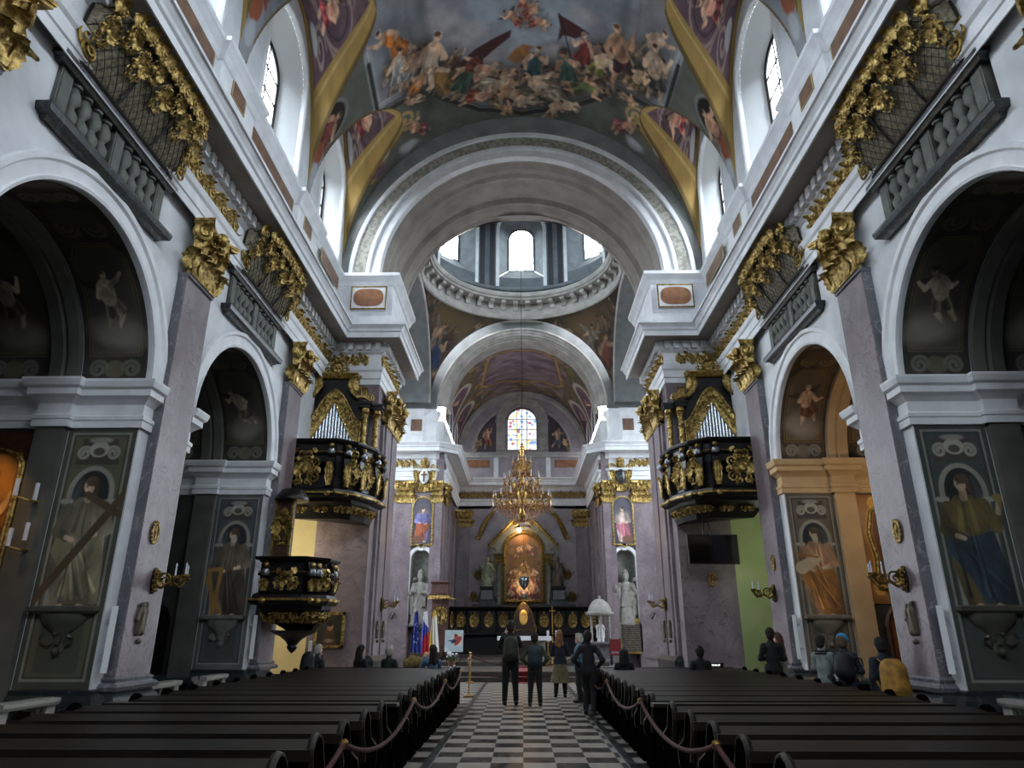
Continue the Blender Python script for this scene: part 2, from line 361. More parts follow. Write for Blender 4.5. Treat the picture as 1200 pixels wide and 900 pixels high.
# ================================================================ the building
WX = 6.68; BAYC = (9.25, 15.4); AR = 2.2; ZS = 5.82; PILC = (6.1, 12.28, 18.5); ZV = 13.5
Y0 = -10.0; Y1 = 21.5; Y2 = 25.0; Y3 = 35.2; YC = 36.2; YE = 44.0
def arcpts(cu, cz, r, a0, a1, n): return [(cu + r * math.cos(a0 + (a1 - a0) * k / n), cz + r * math.sin(a0 + (a1 - a0) * k / n)) for k in range(n + 1)]
# floor: chequered marble
def floor_mat():
    m = mat('chequer_floor', (.5, .5, .5), .3); nt = m.node_tree; b = nt.nodes['Principled BSDF']
    tc = nt.nodes.new('ShaderNodeTexCoord'); mp = nt.nodes.new('ShaderNodeMapping'); mp.inputs['Rotation'].default_value = (0, 0, 0)
    mp.inputs['Location'].default_value = (.02, .0, .2)
    ck = nt.nodes.new('ShaderNodeTexChecker'); ck.inputs['Scale'].default_value = 1 / .435
    ck.inputs['Color1'].default_value = (*hx('9c968d'), 1); ck.inputs['Color2'].default_value = (*hx('131110'), 1)
    n = nt.nodes.new('ShaderNodeTexNoise'); n.inputs['Scale'].default_value = 1.4; n.inputs['Detail'].default_value = 2
    mx = nt.nodes.new('ShaderNodeMix'); mx.data_type = 'RGBA'; mx.blend_type = 'MULTIPLY'; mx.inputs[0].default_value = .12
    L = nt.links.new
    L(tc.outputs['Object'], mp.inputs[0]); L(mp.outputs[0], ck.inputs[0]); L(tc.outputs['Object'], n.inputs['Vector']); L(ck.outputs[0], mx.inputs[6]); L(n.outputs['Color'], mx.inputs[7]); L(mx.outputs[2], b.inputs['Base Color'])
    r = nt.nodes.new('ShaderNodeMapRange'); r.inputs[3].default_value = .3; r.inputs[4].default_value = .42; b.inputs['Specular IOR Level'].default_value = .3; L(n.outputs['Fac'], r.inputs[0]); L(r.outputs[0], b.inputs['Roughness'])
floor_mat()
struct(MB().box(-10.5, 10.5, Y0, 45, -.3, 0), 'floor', 'chequer_floor')
CH0 = 26.3
struct(MB().box(-4.7, 4.7, CH0, YE, 0, .16).box(-4.4, 4.4, CH0 + .5, YE, .16, .32).box(-3.9, 3.9, 38.2, YE, .32, .5), 'floor_chancel', mat('step_stone', '4b4641', .35, col2='3a3632', scale=3))

ENT = [(0, 9.42), (.02, 9.42), (.02, 9.6), (.05, 9.62), (.05, 9.85), (.1, 9.9), (.13, 10.02), (.0, 10.06), (0, 10.5), (.04, 10.52), (.1, 10.56), (.1, 10.86), (.14, 10.9), (.68, 10.9), (.68, 10.84), (.73, 10.82), (.73, 11.0), (.78, 11.03), (.8, 11.1), (.88, 11.2), (.92, 11.2), (.92, 11.27), (.1, 11.4), (0, 11.4)]
ATT = [(0, 11.4), (.1, 11.4), (.1, 11.9), (.06, 11.95), (.06, 13.05), (.1, 13.08), (.16, 13.2), (.26, 13.32), (.3, 13.36), (.3, 13.48), (0, 13.5)]
ATT2 = [(o * .8 + .12, z) for o, z in ATT]
def wall_arch_poly(y0, y1, yc, r, zs, zt, n=28):
    return [(y0, zs), (yc - r, zs)] + arcpts(yc, zs, r, PI, 0, n)[1:] + [(y1, zs), (y1, zt), (y0, zt)]
for s in (-1, 1):
    side = 'left' if s < 0 else 'right'
    X = lambda v: s * v
    mb = MB()
    def bx(x0, x1, y0, y1, z0, z1): mb.box(min(s * x0, s * x1), max(s * x0, s * x1), y0, y1, z0, z1)
    # piers and chapel partition walls, solid nearer bays behind the viewer
    bx(WX, 9.9, Y0, 7.05, 0, ZS); bx(WX, 9.9, 11.45, 13.2, 0, ZS); bx(WX, 9.9, 17.6, 19.1, 0, ZS)
    bx(WX, 9.9, Y0, 6.15, ZS, 8.5)
    for yc, (a, b) in zip(BAYC, ((6.15, 12.325), (12.325, 19.1))):
        mb.prism(wall_arch_poly(a, b, yc, AR, ZS, 8.5), 'X', s * WX, s * 9.9)
    # strip with the oratory openings
    e = [Y0] + [v for yc in (BAYC) for v in (yc - 1.5, yc + 1.4)] + [21.5]
    for k in range(0, len(e), 2): bx(WX, 7.9, e[k], e[k + 1], 8.5, 9.5)
    bx(WX, 7.9, Y0, 21.5, 10.9, 11.3)
    for k in range(0, len(e), 2): bx(WX + .02, 7.9, e[k], e[k + 1], 9.5, 10.9)
    # organ bay: wall over the opening
    bx(WX, 7.9, 19.1, 21.5, 6.2, 8.5)
    struct(mb, 'wall_' + side, 'plaster')
    struct(MB().box(min(s * 9.9, s * 10.3), max(s * 9.9, s * 10.3), Y0, 21.5, 0, 9), 'wall_chapel_' + side, 'grey_paint')
    struct(MB().box(min(s * 7.9, s * 8.1), max(s * 7.9, s * 8.1), Y0, 21.5, 8.5, 13.6), 'wall_oratory_' + side, 'dark_void')  # near-black wall colour stands in for the dark of the unlit oratory
    # archivolts (round mouldings on the arch faces)
    for yc in BAYC:
        a = MB(); p = [(AR, s * WX), (AR, s * (WX - .05)), (AR + .05, s * (WX - .07)), (AR + .07, s * (WX - .03)), (AR + .26, s * (WX - .04)), (AR + .29, s * (WX - .09)), (AR + .37, s * (WX - .1)), (AR + .385, s * WX)]
        a.arch('X', (yc, ZS), p, n=48); struct(a, 'trim_archivolt', 'stucco', 30)
    # impost cornices of the piers, running into the chapels
    for (a, b) in ((11.45, 13.2), (17.6, 19.1)):
        path = [(s * 9.8, a), (s * 8.45, a), (s * 8.45, a - .12), (s * 7.9, a - .12), (s * 7.9, a), (s * WX, a), (s * WX, a + .3 if a < 12 else a + .33)]
        prof = [(0, 5.0), (.05, 5.0), (.05, 5.12), (.07, 5.14), (.07, 5.2), (.02, 5.24), (.02, 5.42), (.1, 5.5), (.17, 5.55), (.17, 5.66), (.22, 5.7), (.25, 5.8), (.25, 5.84), (0, 5.84)]
        struct(MB().mold(path, prof, side=s), 'trim_impost', 'lamplit_plaster' if (s > 0 and a > 15) else 'stucco')
        if b < 15:  # near side of next opening, seen end-on
            path = [(s * WX, b - .3), (s * WX, b), (s * 7.9, b), (s * 7.9, b + .12), (s * 8.45, b + .12), (s * 8.45, b), (s * 9.8, b)]
            struct(MB().mold(path, prof, side=s), 'trim_impost', 'stucco')
        struct(MB().box(min(s * 7.92, s * 8.43), max(s * 7.92, s * 8.43), a - .12, a, 0, 5.0), 'trim_chapel_strip', 'lamplit_plaster' if (s > 0 and a > 15) else 'chapel_strip')
    for yc in BAYC:
        struct(MB().arch('X', (yc, ZS), [(AR, s * 7.92), (AR - .12, s * 7.92), (AR - .14, s * 8.1), (AR - .1, s * 8.16), (AR - .14, s * 8.2), (AR - .12, s * 8.43), (AR, s * 8.43)], n=48), 'trim_chapel_rib', 'lamplit_plaster' if (s > 0 and yc > 15) else 'chapel_strip', 30)
    # plinth of the nave piers
    for (a, b) in ((11.45, 13.2), (17.6, 19.1), (5.3, 7.05)):
        path = [(s * 9.0, a), (s * WX, a), (s * WX, a + .25), (s * (WX - .2), a + .25), (s * (WX - .2), b - .35), (s * WX, b - .35), (s * WX, b)]
        struct(MB().mold(path, [(0, 0), (.12, 0), (.12, .5), (.15, .53), (.15, .6), (.1, .68), (.04, .74), (.04, .8), (0, .82)], side=s), 'baseboard_pier', 'dark_marble')
    # entablature: nave, then breaking round the crossing pier
    path = [(s * 6.5, Y0), (s * 6.5, Y1), (s * 4.75, Y1), (s * 4.75, Y2)]
    gap = MB().mold(path, ENT, side=s)
    struct(gap, 'trim_entablature_' + side, 'stucco')
    # brown-grey soffit board under the corona
    sf = MB(); sf.mold(path, [(.15, 10.89), (.67, 10.89), (.67, 10.895), (.15, 10.895)], side=s); struct(sf, 'trim_soffit_' + side, 'soffit')
    dn = MB()
    y = 7.0
    while y < Y1 - .3:
        dn.box(min(s * 6.4, s * 6.26), max(s * 6.4, s * 6.26), y, y + .19, 10.6, 10.86); y += .32
    x = 6.15
    while x > 4.7: dn.box(min(s * x, s * (x - .17)), max(s * x, s * (x - .17)), Y1 - .24, Y1 - .1, 10.6, 10.86); x -= .3
    y = Y1 - .1
    while y < Y2 - .1: dn.box(min(s * 4.65, s * 4.51), max(s * 4.65, s * 4.51), y, y + .17, 10.6, 10.86); y += .3
    struct(dn, 'trim_dentils_' + side, 'stucco')
    # attic
    bays = []
    pa = [(s * 6.5, Y0)]
    for yc in (-6.0, -.85, 4.35, 9.6, 14.85, 20.1):
        lo, hi = yc + 1.75, yc + 3.45
        if hi < Y1: pa += [(s * 6.5, lo), (s * 6.38, lo), (s * 6.38, hi), (s * 6.5, hi)]
    pa += [(s * 6.5, Y1), (s * 4.55, Y1), (s * 4.55, Y2)]
    struct(MB().mold(pa, ATT, side=s), 'trim_attic_' + side, 'stucco')
    am = MB()
    am.box(min(s * 6.5, s * 7.9), max(s * 6.5, s * 7.9), Y0, Y1, 11.3, ZV)
    struct(am, 'wall_attic_' + side, 'plaster')
    # crossing pier
    cp = MB()
    cp.box(min(s * 4.75, s * 6.4), max(s * 4.75, s * 6.4), Y1, Y2, 0, 9.5); cp.box(min(s * 6.4, s * 7.9), max(s * 6.4, s * 7.9), Y1, Y2, 6.2, 9.5)
    up = MB(); up.box(*sorted((s * 4.78, s * 7.9)), Y1 + .02, Y2, 9.4, 11.4); up.box(*sorted((s * 4.57, s * 7.9)), Y1 + .02, Y2, 11.4, ZV); struct(up, 'wall_crossing_upper_' + side, 'stucco')
    struct(cp, 'wall_crossing_' + side, 'pink_marble')
    struct(MB().box(min(s * 6.4, s * 10.3), max(s * 6.4, s * 10.3), 23.2, 23.4, 0, 6.3).box(min(s * 6.7, s * 10.3), max(s * 6.7, s * 10.3), 19.1, 23.3, 6.2, 6.3).box(min(s * 9.9, s * 10.3), max(s * 9.9, s * 10.3), 19, 23.3, 0, 6.2), 'wall_passage_' + side, 'cream_plaster' if s < 0 else 'green_plaster')
    # clerestory wall with splayed round-headed windows
    WC = (-.85 - 5.2, -.85, 4.35, 9.6, 14.85, 19.7); HW = 1.42; zsp = 16.7; zsill = 13.5; sq = .92
    cw = MB(); wr = MB()
    for k, yc in enumerate(WC):
        hw = 1.42 if k < 5 else 1.22
        a = yc - 2.62 if k < 5 else 17.47; b = min(yc + 2.63, Y1 + .6)
        if k == 0: a = Y0
        arc = [(yc + hw * math.cos(PI - PI * i / 24), zsp + hw * sq * math.sin(PI * i / 24)) for i in range(25)]
        cw.prism([(a, zsill), (yc - hw, zsill), *arc, (yc + hw, zsill), (b, zsill), (b, 20.5), (a, 20.5)] if yc + hw < b else [(a, zsill), (yc - hw, zsill), *[q for q in arc if q[0] < b - .02], (b, 20.5), (a, 20.5)], 'X', s * 6.4, s * 6.5)
        def out(t, w, zs_, x, zb):
            # outline parameter t in 0..1: up the near jamb, over the arch, down the far jamb
            if t < .3: return (x, yc - w, zb + (zs_ - zb) * t / .3)
            if t > .7: return (x, yc + w, zb + (zs_ - zb) * (1 - t) / .3)
            q = PI - PI * (t - .3) / .4; return (x, yc + w * math.cos(q), zs_ + w * sq * math.sin(q))
        def rev(u, v):
            A = out(u, hw, zsp, s * 6.5, zsill); B = out(u, .8, 16.45, s * 7.02, zsill + .8); return tuple(A[i] + (B[i] - A[i]) * v for i in range(3))
        wr.grid(rev, 60, 4); wr.add([(s * 6.5, yc - hw, zsill), (s * 6.5, yc + hw, zsill), (s * 7.02, yc + .8, zsill + .8), (s * 7.02, yc - .8, zsill + .8)], [(0, 1, 2, 3)])
        # raised white border round the opening
        wr.grid(lambda u, v: (s * (6.4 - (.04 if .2 < v < .8 else 0)), *[[(out(u, hw + .16 * v, zsp, 0, zsill))[1], (out(u, hw + .16 * v, zsp, 0, zsill))[2]]][0]), 60, 5)
    struct(cw, 'wall_clerestory_' + side, 'plaster'); struct(wr, 'trim_reveals_' + side, mat('reveal_white_' + side, 'd9dcdc', .8), 40)
    for k, yc in enumerate(WC):
        nm = 'window_%d' % (k + 1 + (6 if s > 0 else 0))
        fr = MB(); w_ = .8; zb = zsill + .75; zs_ = 16.45
        pts = [(yc - w_, zb), *[(yc + w_ * math.cos(PI - PI * i / 20), zs_ + w_ * sq * math.sin(PI * i / 20)) for i in range(21)], (yc + w_, zb)]
        fr.tube([(s * 7.01, a, b) for a, b in pts] + [(s * 7.01, *pts[0])], .06, 5)
        fr.tube([(s * 7.01, yc, zb), (s * 7.01, yc, 17.15)], .028, 5)
        for q in range(1, 4): fr.tube([(s * 7.01, yc - w_, zb + q * .72), (s * 7.01, yc + w_, zb + q * .72)], .028, 5)
        o = fr.obj(nm, 'iron', kind='structure')
        g = MB(); g.add([(s * 7.06, a, b) for a, b in pts], [tuple(range(len(pts)))]); g.obj('pane', 'daylight_glass', o)
        portal((s * 7.12, yc, 15.6), (0, s * PI / 2, 0), 3.3, 1.7)
# unseen west end; its window is added to light the nave from behind
struct(MB().box(-8, 8, Y0 - .4, Y0, 0, 13.5).box(-8, -2.0, Y0 - .4, Y0, 13.5, 21).box(2.0, 8, Y0 - .4, Y0, 13.5, 21).box(-2.0, 2.0, Y0 - .4, Y0, 17.5, 21), 'wall_west', 'plaster')
o = MB().add([(-2.0, Y0 - .3, 13.5), (2.0, Y0 - .3, 13.5), (2.0, Y0 - .3, 17.5), (-2.0, Y0 - .3, 17.5)], [(0, 1, 2, 3)]).obj('window_added_west', 'daylight_glass', kind='structure')
portal((0, Y0 - .35, 15.5), (PI / 2, 0, 0), 4, 4)
# unseen loft added behind the viewer to shield the pews from that window
struct(MB().box(-6.4, 6.4, Y0, -5.0, 6.6, 7.0).box(-6.4, 6.4, -5.2, -5.0, 7.0, 8.0), 'floor_added_loft', 'plaster')

# ---------------------------------------------------------------- nave vault with lunettes, painted
VA, VB = 6.42, 6.9; LUN = ((-6.05, 2.4), (-.85, 2.4), (4.35, 2.4), (9.6, 2.4), (14.85, 2.4), (19.5, 1.98))
def vault_z(x, y):
    hm = ZV + VB * np.sqrt(np.clip(1 - (x / VA) ** 2, 0, 1)); h = hm
    for yc, wl in LUN:
        t = 1 - ((y - yc) / wl) ** 2
        hl = np.where(t > 0, ZV + 5.25 * np.sqrt(np.clip(t, 0, 1)), 0); h = np.maximum(h, hl)
    return h
exec_fresco = True
def vault_paint(p):
    s, y = p.X, p.Y; x = VA * np.sin(s / 6.65)
    hm = ZV + VB * np.sqrt(np.clip(1 - (x / VA) ** 2, 0, 1)); d = np.full(s.shape, -9.0)
    for yc, wl in LUN:
        t = 1 - ((y - yc) / wl) ** 2; d = np.maximum(d, np.where(t > 0, ZV + 5.25 * np.sqrt(np.clip(t, 0, 1)) - hm, -9))
    p.noise('aaa5ad', .35, .4, .6, 5, .8); p.noise('8f96a0', .5, .45, .65, 9, .7)
    # painted sky in the middle
    p.ell(0.1, 17.0, 2.6, 3.4, '9ba6b2', soft=1.0, amt=.9); p.ell(.2, 18.0, 1.6, 1.8, 'aab3bc', soft=.9, amt=.8)
    for k, (a, b, r) in enumerate([(-1.9, 17.4, .9), (-1.3, 18.5, .8), (1.4, 18.3, .7), (-2.6, 16.6, .9), (2.3, 16.6, .6)]): p.cloud(a, b, r, seed=k + 3)
    p.ell(.1, 16.2, 3.4, 4.0, '58606c', ring=.16, soft=.12, amt=.6); p.ell(.1, 16.2, 3.9, 4.3, '8b8792', ring=.05, amt=.7)
    # grey zone by the arch, below the painted frame
    edge = [(-5.42, 16.3), (-5.58, 18.45), (-3.51, 18.72), (-2.9, 19.48), (-1.6, 20.55), (.05, 21.0), (1.7, 20.55), (2.95, 19.5), (3.45, 18.8), (5.6, 18.55), (5.63, 16.3)]
    p.poly([(-5.42, 15.5)] + [(a - .1, b + .02) for a, b in edge[:1]] + edge + [(5.63, 15.5), (9, 15.5), (9, 23), (-9, 23), (-9, 15.5)], '6c6f66')
    p.noise('5d6059', 1.5, .4, .6, 21, .35)
    for off, wd, c in ((0, .17, 'a9adb1'), (.12, .035, '5c6064'), (-.12, .035, 'c6c9cb'), (.34, .09, '35352f')):
        p.line([(a * (1 + off * .03), b + off) for a, b in edge], wd, c)
    # figures of the ceiling scene
    F = [(-4.36, 16.5, 1.7, -.5, 'b06a2c', 0), (-4.5, 17.6, 1.6, .3, 'a3a29c', 0), (-3.9, 17.9, 1.3, .5, '7f8580', 0), (-3.3, 18.0, 2.3, .3, 'b5b3ac', 0), (-2.87, 18.9, 1.9, -.5, '7b5c30', 0), (-2.1, 19.2, 1.9, .7, '3c5546', 0),
         (-1.5, 18.9, 1.6, 2.2, '7a3c30', 1), (-.9, 19.8, 1.9, 1.5, 'b9ad98', 1), (-.2, 20.3, 2.0, -1.4, 'a89a80', 1), (.5, 19.0, 1.8, .2, '28464c', 0), (.9, 20.0, 1.9, -1.2, 'b4a894', 1), (1.75, 19.0, 1.7, -.3, '3d5a50', 0),
         (2.3, 18.0, 1.5, .1, '79302c', 0), (2.85, 18.3, 1.6, .4, '7b7a3c', 1), (3.6, 17.6, 2.2, -.2, '3f2024', 1), (4.6, 16.6, 1.6, .3, '8d8272', 1), (4.9, 17.5, 2.0, -.3, '4a4c48', 1), (2.4, 19.5, 1.6, 1.2, '57603a', 0),
         (-1.6, 20.2, 1.5, 1.7, '8c4a36', 1), (1.5, 20.5, 1.6, 2.2, '9f917c', 1), (-3.8, 18.6, 1.2, .9, 'b3702f', 0), (4.3, 18.2, 1.3, .6, '6e5d2f', 0), (.2, 20.6, 1.3, -1.8, 'aa9b86', 1), (-.75, 20.9, 1.2, 2.4, '8b7d5b', 1), (1.3, 21.0, 1.2, .4, '9c8a70', 1)]
    p.poly([(-4.6, 17.2), (-4.2, 18.5), (-2.5, 19.6), (-.5, 20.7), (1.4, 20.5), (2.6, 19.4), (4.6, 18.3), (4.8, 17.5), (3, 18.0), (1.8, 18.6), (.2, 19.0), (-1.4, 19.0), (-2.6, 18.4)], '5d5148', soft=.5, amt=.75)
    p.poly([(-2.3, 18.5), (-1.6, 18.0), (-.3, 17.4), (-.35, 17.7), (-1.2, 18.4), (-2.0, 18.9)], '4a2522'); p.poly([(1.25, 16.7), (2.4, 17.2), (1.9, 17.55), (1.5, 17.5), (1.3, 17.8), (1.35, 17.2)], '4a2424'); p.line([(1.3, 16.7), (1.9, 18.6)], .025, '2a2018')
    p.poly([(-.5, 18.6), (-.2, 18.2), (.1, 18.0), (.5, 18.1), (.3, 18.3), (.65, 18.4), (.4, 18.6), (.5, 18.8), (.1, 18.75), (-.2, 18.85)], '96683a', soft=.06); p.cap((0, 18.2), (.3, 18.6), .05, .1, 'b07a3c'); p.ell(1.55, 18.25, .22, .28, '2c2622', soft=.08)
    rg = random.Random(77); PAL = ('6b4a34', '7d6248', '4a4f4a', '8a8474', '5d3a34', '3f4a52', '94764a', '7a7f7c', '6a5a3a', '8c5a3a')
    for k in range(46):
        t_ = rg.random(); a = -4.9 + 9.8 * t_; e_ = 18.2 + 2.5 * math.sin(PI * max(0, min(1, (t_ - .08) / .84))) ** 1.3
        p.figure(a + rg.uniform(-.2, .2), e_ - rg.uniform(.0, 1.5) * (.5 + .5 * math.sin(PI * t_)), rg.uniform(1.3, 2.0), PI + rg.uniform(-1.3, 1.3), PAL[k % 10], rg.choice(('b29076', 'a5866c', 'c0a084')), seed=200 + k, nude=.5)
    for k, (a, b, h, r, c, n) in enumerate(F): p.figure(a, b, h * 1.12, r + PI, c, ('c8a68a', 'd2b497', 'b88f70')[k % 3], seed=k + 5, nude=1 if n else .2)
    for k, (a, b, r) in enumerate([(.35, 16.7, .6), (-.2, 16.95, -.9), (.6, 17.1, 1.4), (.1, 16.3, .2)]): p.figure(a, b, 1.0, r + PI, 'a05848', 'c9a283', seed=40 + k, nude=1, wings='3b3f4c' if k % 2 else '8c8f97')
    # painted scroll brackets at the lunette tips beside the arch
    for q in (-1, 1):
        p.cap((q * 6.6, 20.9), (q * 4.9, 19.9), .33, .36, 'ac8e54'); p.cap((q * 6.7, 20.7), (q * 5.0, 19.65), .07, .08, 'c4ab74'); p.cap((q * 6.5, 21.1), (q * 4.8, 20.25), .05, .05, '7c5f2d')
        p.scroll(q * 4.55, 19.8, .5, .06, 'bda26a', -q, 0); p.ell(q * 5.9, 20.45, .36, .3, 'b9bab4'); p.ell(q * 5.9, 20.45, .2, .17, 'a8692c'); p.ell(q * 6.4, 20.9, .55, .25, '7c5a66', .5)
        p.figure(q * 4.2, 20.5, 1.5, PI + .8 * q, 'a05a5c', seed=60 + q, nude=.5); p.figure(q * 4.1, 19.2, 1.0, PI + 1.4 * q, 'b99a80', seed=63 + q, nude=1); p.cloud(q * 4.75, 21.1, .4, ('9fa2a4', 'b5b8ba', 'c4c6c8'), 3)
        p.ell(q * 3.6, 19.6, .4, .5, '2f342c', soft=.3, amt=.7)
    # lunettes: violet cartouches inside ochre groins
    lun = np.clip((d + .02) / .03, 0, 1)
    keep = p.C.copy(); p.mask(np.ones_like(s), '6d565e'); p.noise('594650', 1.2, .4, .6, 31, .8); p.noise('826a70', 2.0, .5, .65, 33, .5)
    for yc in (9.6, 14.85, 19.5):
        for q in (-1, 1):
            p.line([(q * 5.2, yc - .9), (q * 6.2, yc - 1.3), (q * 7.4, yc - 1.1), (q * 8.0, yc - .2), (q * 7.9, yc + .6), (q * 7.2, yc + 1.2), (q * 6.2, yc + 1.4), (q * 5.2, yc + .9)], .05, '9a7f80')
            p.scroll(q * 8.1, yc + 1.1, .5, .05, 'a08a86', q); p.scroll(q * 8.0, yc - 1.0, .45, .05, '9a8480', -q); p.scroll(q * 6.0, yc - .2, .5, .04, '8d7678', q, 1)
            for rr in (.8, 1.0): p.ell(q * 6.8, yc + .1, rr, rr * 1.05, 'a58d8c' if rr > .9 else '4a3a42', ring=.04)
            p.figure(q * 7.0, yc + .3, 1.9, 1.8 * q, 'a4474c', 'd0a98c', seed=70 + int(yc) + q, nude=1); p.ell(q * 8.6, yc + .9, .3, .35, 'b4b6b4'); p.ell(q * 8.5, yc - .9, .25, .3, '8d4f3a')
    dd = np.abs(np.clip(d, -1, 3))
    near = s * 0
    a = p.C.copy(); p.C = keep * (1 - lun[:, None]) + a * lun[:, None]
    # ochre border: by distance in Y from the groin curve, both on the web and along the wall edge
    for yc, wl in LUN[3:]:
        yg = wl * np.sqrt(np.clip(1 - ((hm - ZV) / 5.25) ** 2, 0, 1))
        e = np.abs(y - yc) - yg; inside = np.abs(y - yc) < wl + .15
        for lo, hi, c in ((-.62, .04, 'ab8c50'), (-.5, -.4, 'c4ab74'), (-.1, .1, '6f5a34')):
            p.mask((np.clip((e - lo) / .04, 0, 1) * np.clip((hi - e) / .04, 0, 1)) * inside * (hm - ZV < 5.2), c)
        w = np.clip((np.abs(s) - 9.15) / .05, 0, 1) * (d > 0); p.mask(w, 'a08348')
    # painted figures on the springers between the lunettes
    for yq in (12.2, 17.42):
        for q in (-1, 1):
            m = p.C.copy()
            p.ell(q * 7.5, yq - .3, .75, .5, '1d1d1c'); p.ell(q * 7.5, yq - .3, .78, .53, '8e8f8c', ring=.05)
            p.figure(q * 7.9, yq - .2, 1.9, 1.5 * q, '7d3f34', seed=90 + q, nude=.6); p.cap((q * 9.6, yq), (q * 8.6, yq - .1), .3, .3, '8a8c8e'); p.ell(q * 8.6, yq - .2, .35, .3, '8b4a2c'); p.ell(q * 9.2, yq, .35, .2, 'a2a5a8')
            k = (d > -.05)[:, None]; p.C = np.where(k, m, p.C)
def vfn(s, y):
    x = VA * np.sin(np.clip(s / 6.65, -PI / 2, PI / 2)); return x, y, vault_z(x, y)
SM = 6.65 * PI / 2
grid_paint('ceiling', vfn, 520, 420, -SM, SM, 10.5, Y1 + .15, '9a9ba0', vault_paint, kind='structure')
grid_paint('ceiling_west', vfn, 60, 120, -SM, SM, Y0, 10.5, '6b6d72', lambda p: p.noise('7a7068', .6, .4, .6, 5), kind='structure')

# ---------------------------------------------------------------- crossing arch, crossing, dome
ZA = 13.45
ew = [(-7.2, 9.4 + 4.1), (-6.1, 13.5)] + arcpts(0, ZA, 6.1, PI, 0, 48) + [(6.1, 13.5), (7.2, 13.5), (7.2, 21.4), (-7.2, 21.4)]
struct(MB().prism(ew, 'Y', Y1, Y1 + .3), 'wall_over_arch', 'ceiling_grey')
a = MB(); a.arch('Y', (0, ZA), [(6.12, Y1), (6.12, Y1 - .1), (5.98, Y1 - .1), (5.95, Y1 - .03)], n=64, a0=0); struct(a, 'trim_crossing_arch', 'stucco', 30)
a = MB(); a.arch('Y', (0, ZA), [(5.95, Y1 - .03), (5.5, Y1 - .03)], n=64); struct(a, 'trim_arabesque_band', 'grey_arabesque')
a = MB(); a.arch('Y', (0, ZA), [(5.5, Y1 - .03), (5.5, Y1 - .12), (5.38, Y1 - .14), (5.34, Y1 - .04), (5.14, Y1 - .05), (5.1, Y1 - .13), (5.0, Y1 - .14), (4.96, Y1 - .05), (4.96, Y1 + .1)], n=64); struct(a, 'trim_crossing_arch', 'stucco', 30)
a = MB(); a.arch('Y', (0, ZA), [(4.96, Y1 + .1), (5.02, Y1 + .3), (4.9, Y1 + .5), (4.92, Y1 + .8), (4.8, Y1 + .9), (4.8, Y1 + 1.05), (5.0, Y1 + 1.15), (5.0, Y1 + 2.5), (4.82, Y1 + 2.6), (4.82, Y1 + 2.75), (4.76, Y1 + 2.85), (4.74, Y2 - .25), (4.7, Y2 - .2), (4.7, Y2), (4.9, Y2 + .02)], n=64)
struct(a, 'trim_arch_soffit', mat('soffit_paint', 'a29a92', .8, col2='8c857e', scale=1.5), 30)
struct(MB().prism([(-7.9, ZV)] + arcpts(0, ZA, 4.9, PI, 0, 40) + [(7.9, ZV), (7.9, 19), (-7.9, 19)], 'Y', Y2 - .05, Y2), 'wall_crossing_west', 'grey_paint')
ZC, RC = 13.15, 4.95; CY = 30.0
def pendentive(k):
    # one quarter of the sphere above the square, between two arches
    def fn(u, v):
        a = PI / 4 + k * PI / 2 + (u - .5) * PI / 2; cx, cy = np.cos(a), np.sin(a)
        Rs = RC * math.sqrt(2)
        # lowest point on this meridian: where the square's edge is met
        r_sq = RC / np.maximum(np.abs(cx), np.abs(cy)); r = r_sq + (RC - r_sq) * v
        z = np.sqrt(np.clip(Rs * Rs - r * r, 0, None)); return r * cx, CY + r * cy, ZC + z
    return fn
def pend_paint(sd):
    def f(p):
        u = p.X; v = p.Y; a = (u - .5) * PI / 2; r_sq = RC / np.maximum(np.cos(a + PI / 4), np.sin(a + PI / 4)); r = r_sq + (RC - r_sq) * v
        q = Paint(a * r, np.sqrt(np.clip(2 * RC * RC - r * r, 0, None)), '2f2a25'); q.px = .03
        q.noise('453c31', .9, .4, .6, sd, .9); q.noise('5d4f3c', .7, .48, .65, sd + 3, .7); q.ell(.3, 4.1, 1.6, .8, '8a6f46', soft=.6, amt=.8); q.ell(-.9, 3.4, .8, .7, '6d5d48', soft=.5, amt=.7)
        rg = random.Random(sd)
        for k in range(14): q.figure(rg.uniform(-1, 1) * (.5 + .45 * (k % 5)), 2.2 + .55 * (k % 5), rg.uniform(1.0, 1.5), rg.uniform(-.6, .6), rg.choice(('4a3526', '5a4632', '3c4038', '5e3e30', '6d5a40')), '7d6450', seed=sd + k, nude=.5)
        q.figure(.1, 2.6, 2.4, .1, '5a2e22' if sd < 104 or sd > 118 else '30446a', '9a7c62', seed=sd + 40, nude=.3); q.figure(-.5, 1.4, 1.5, -.3, '7a5a30', '9a7c62', seed=sd + 41); q.figure(.6, 3.6, 1.6, .4, '6a6258', 'a0826a', seed=sd + 42, wings='8a8478'); q.figure(1.6, 4.0, 1.2, -.5, '7a4a3a', 'a0826a', seed=sd + 43, nude=1); q.figure(-1.7, 4.1, 1.2, .6, '4c5a5a', '9a7c62', seed=sd + 44); q.cloud(.3, .9, .6, ('4a443c', '5d564c', '6e665a'), sd)
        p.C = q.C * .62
    return f
for k in range(4):
    grid_paint('fresco_pendentive', pendentive(k), 170, 170, 0, 1, 0, 1, '2e2a26', pend_paint(100 + k * 7), **tag_d('dark fresco on the pendentive under the dome ring, ' + ('right of the chancel arch', 'left of the chancel arch', 'left behind the nave arch', 'right behind the nave arch')[k], 'fresco', 'pendentive frescoes'))
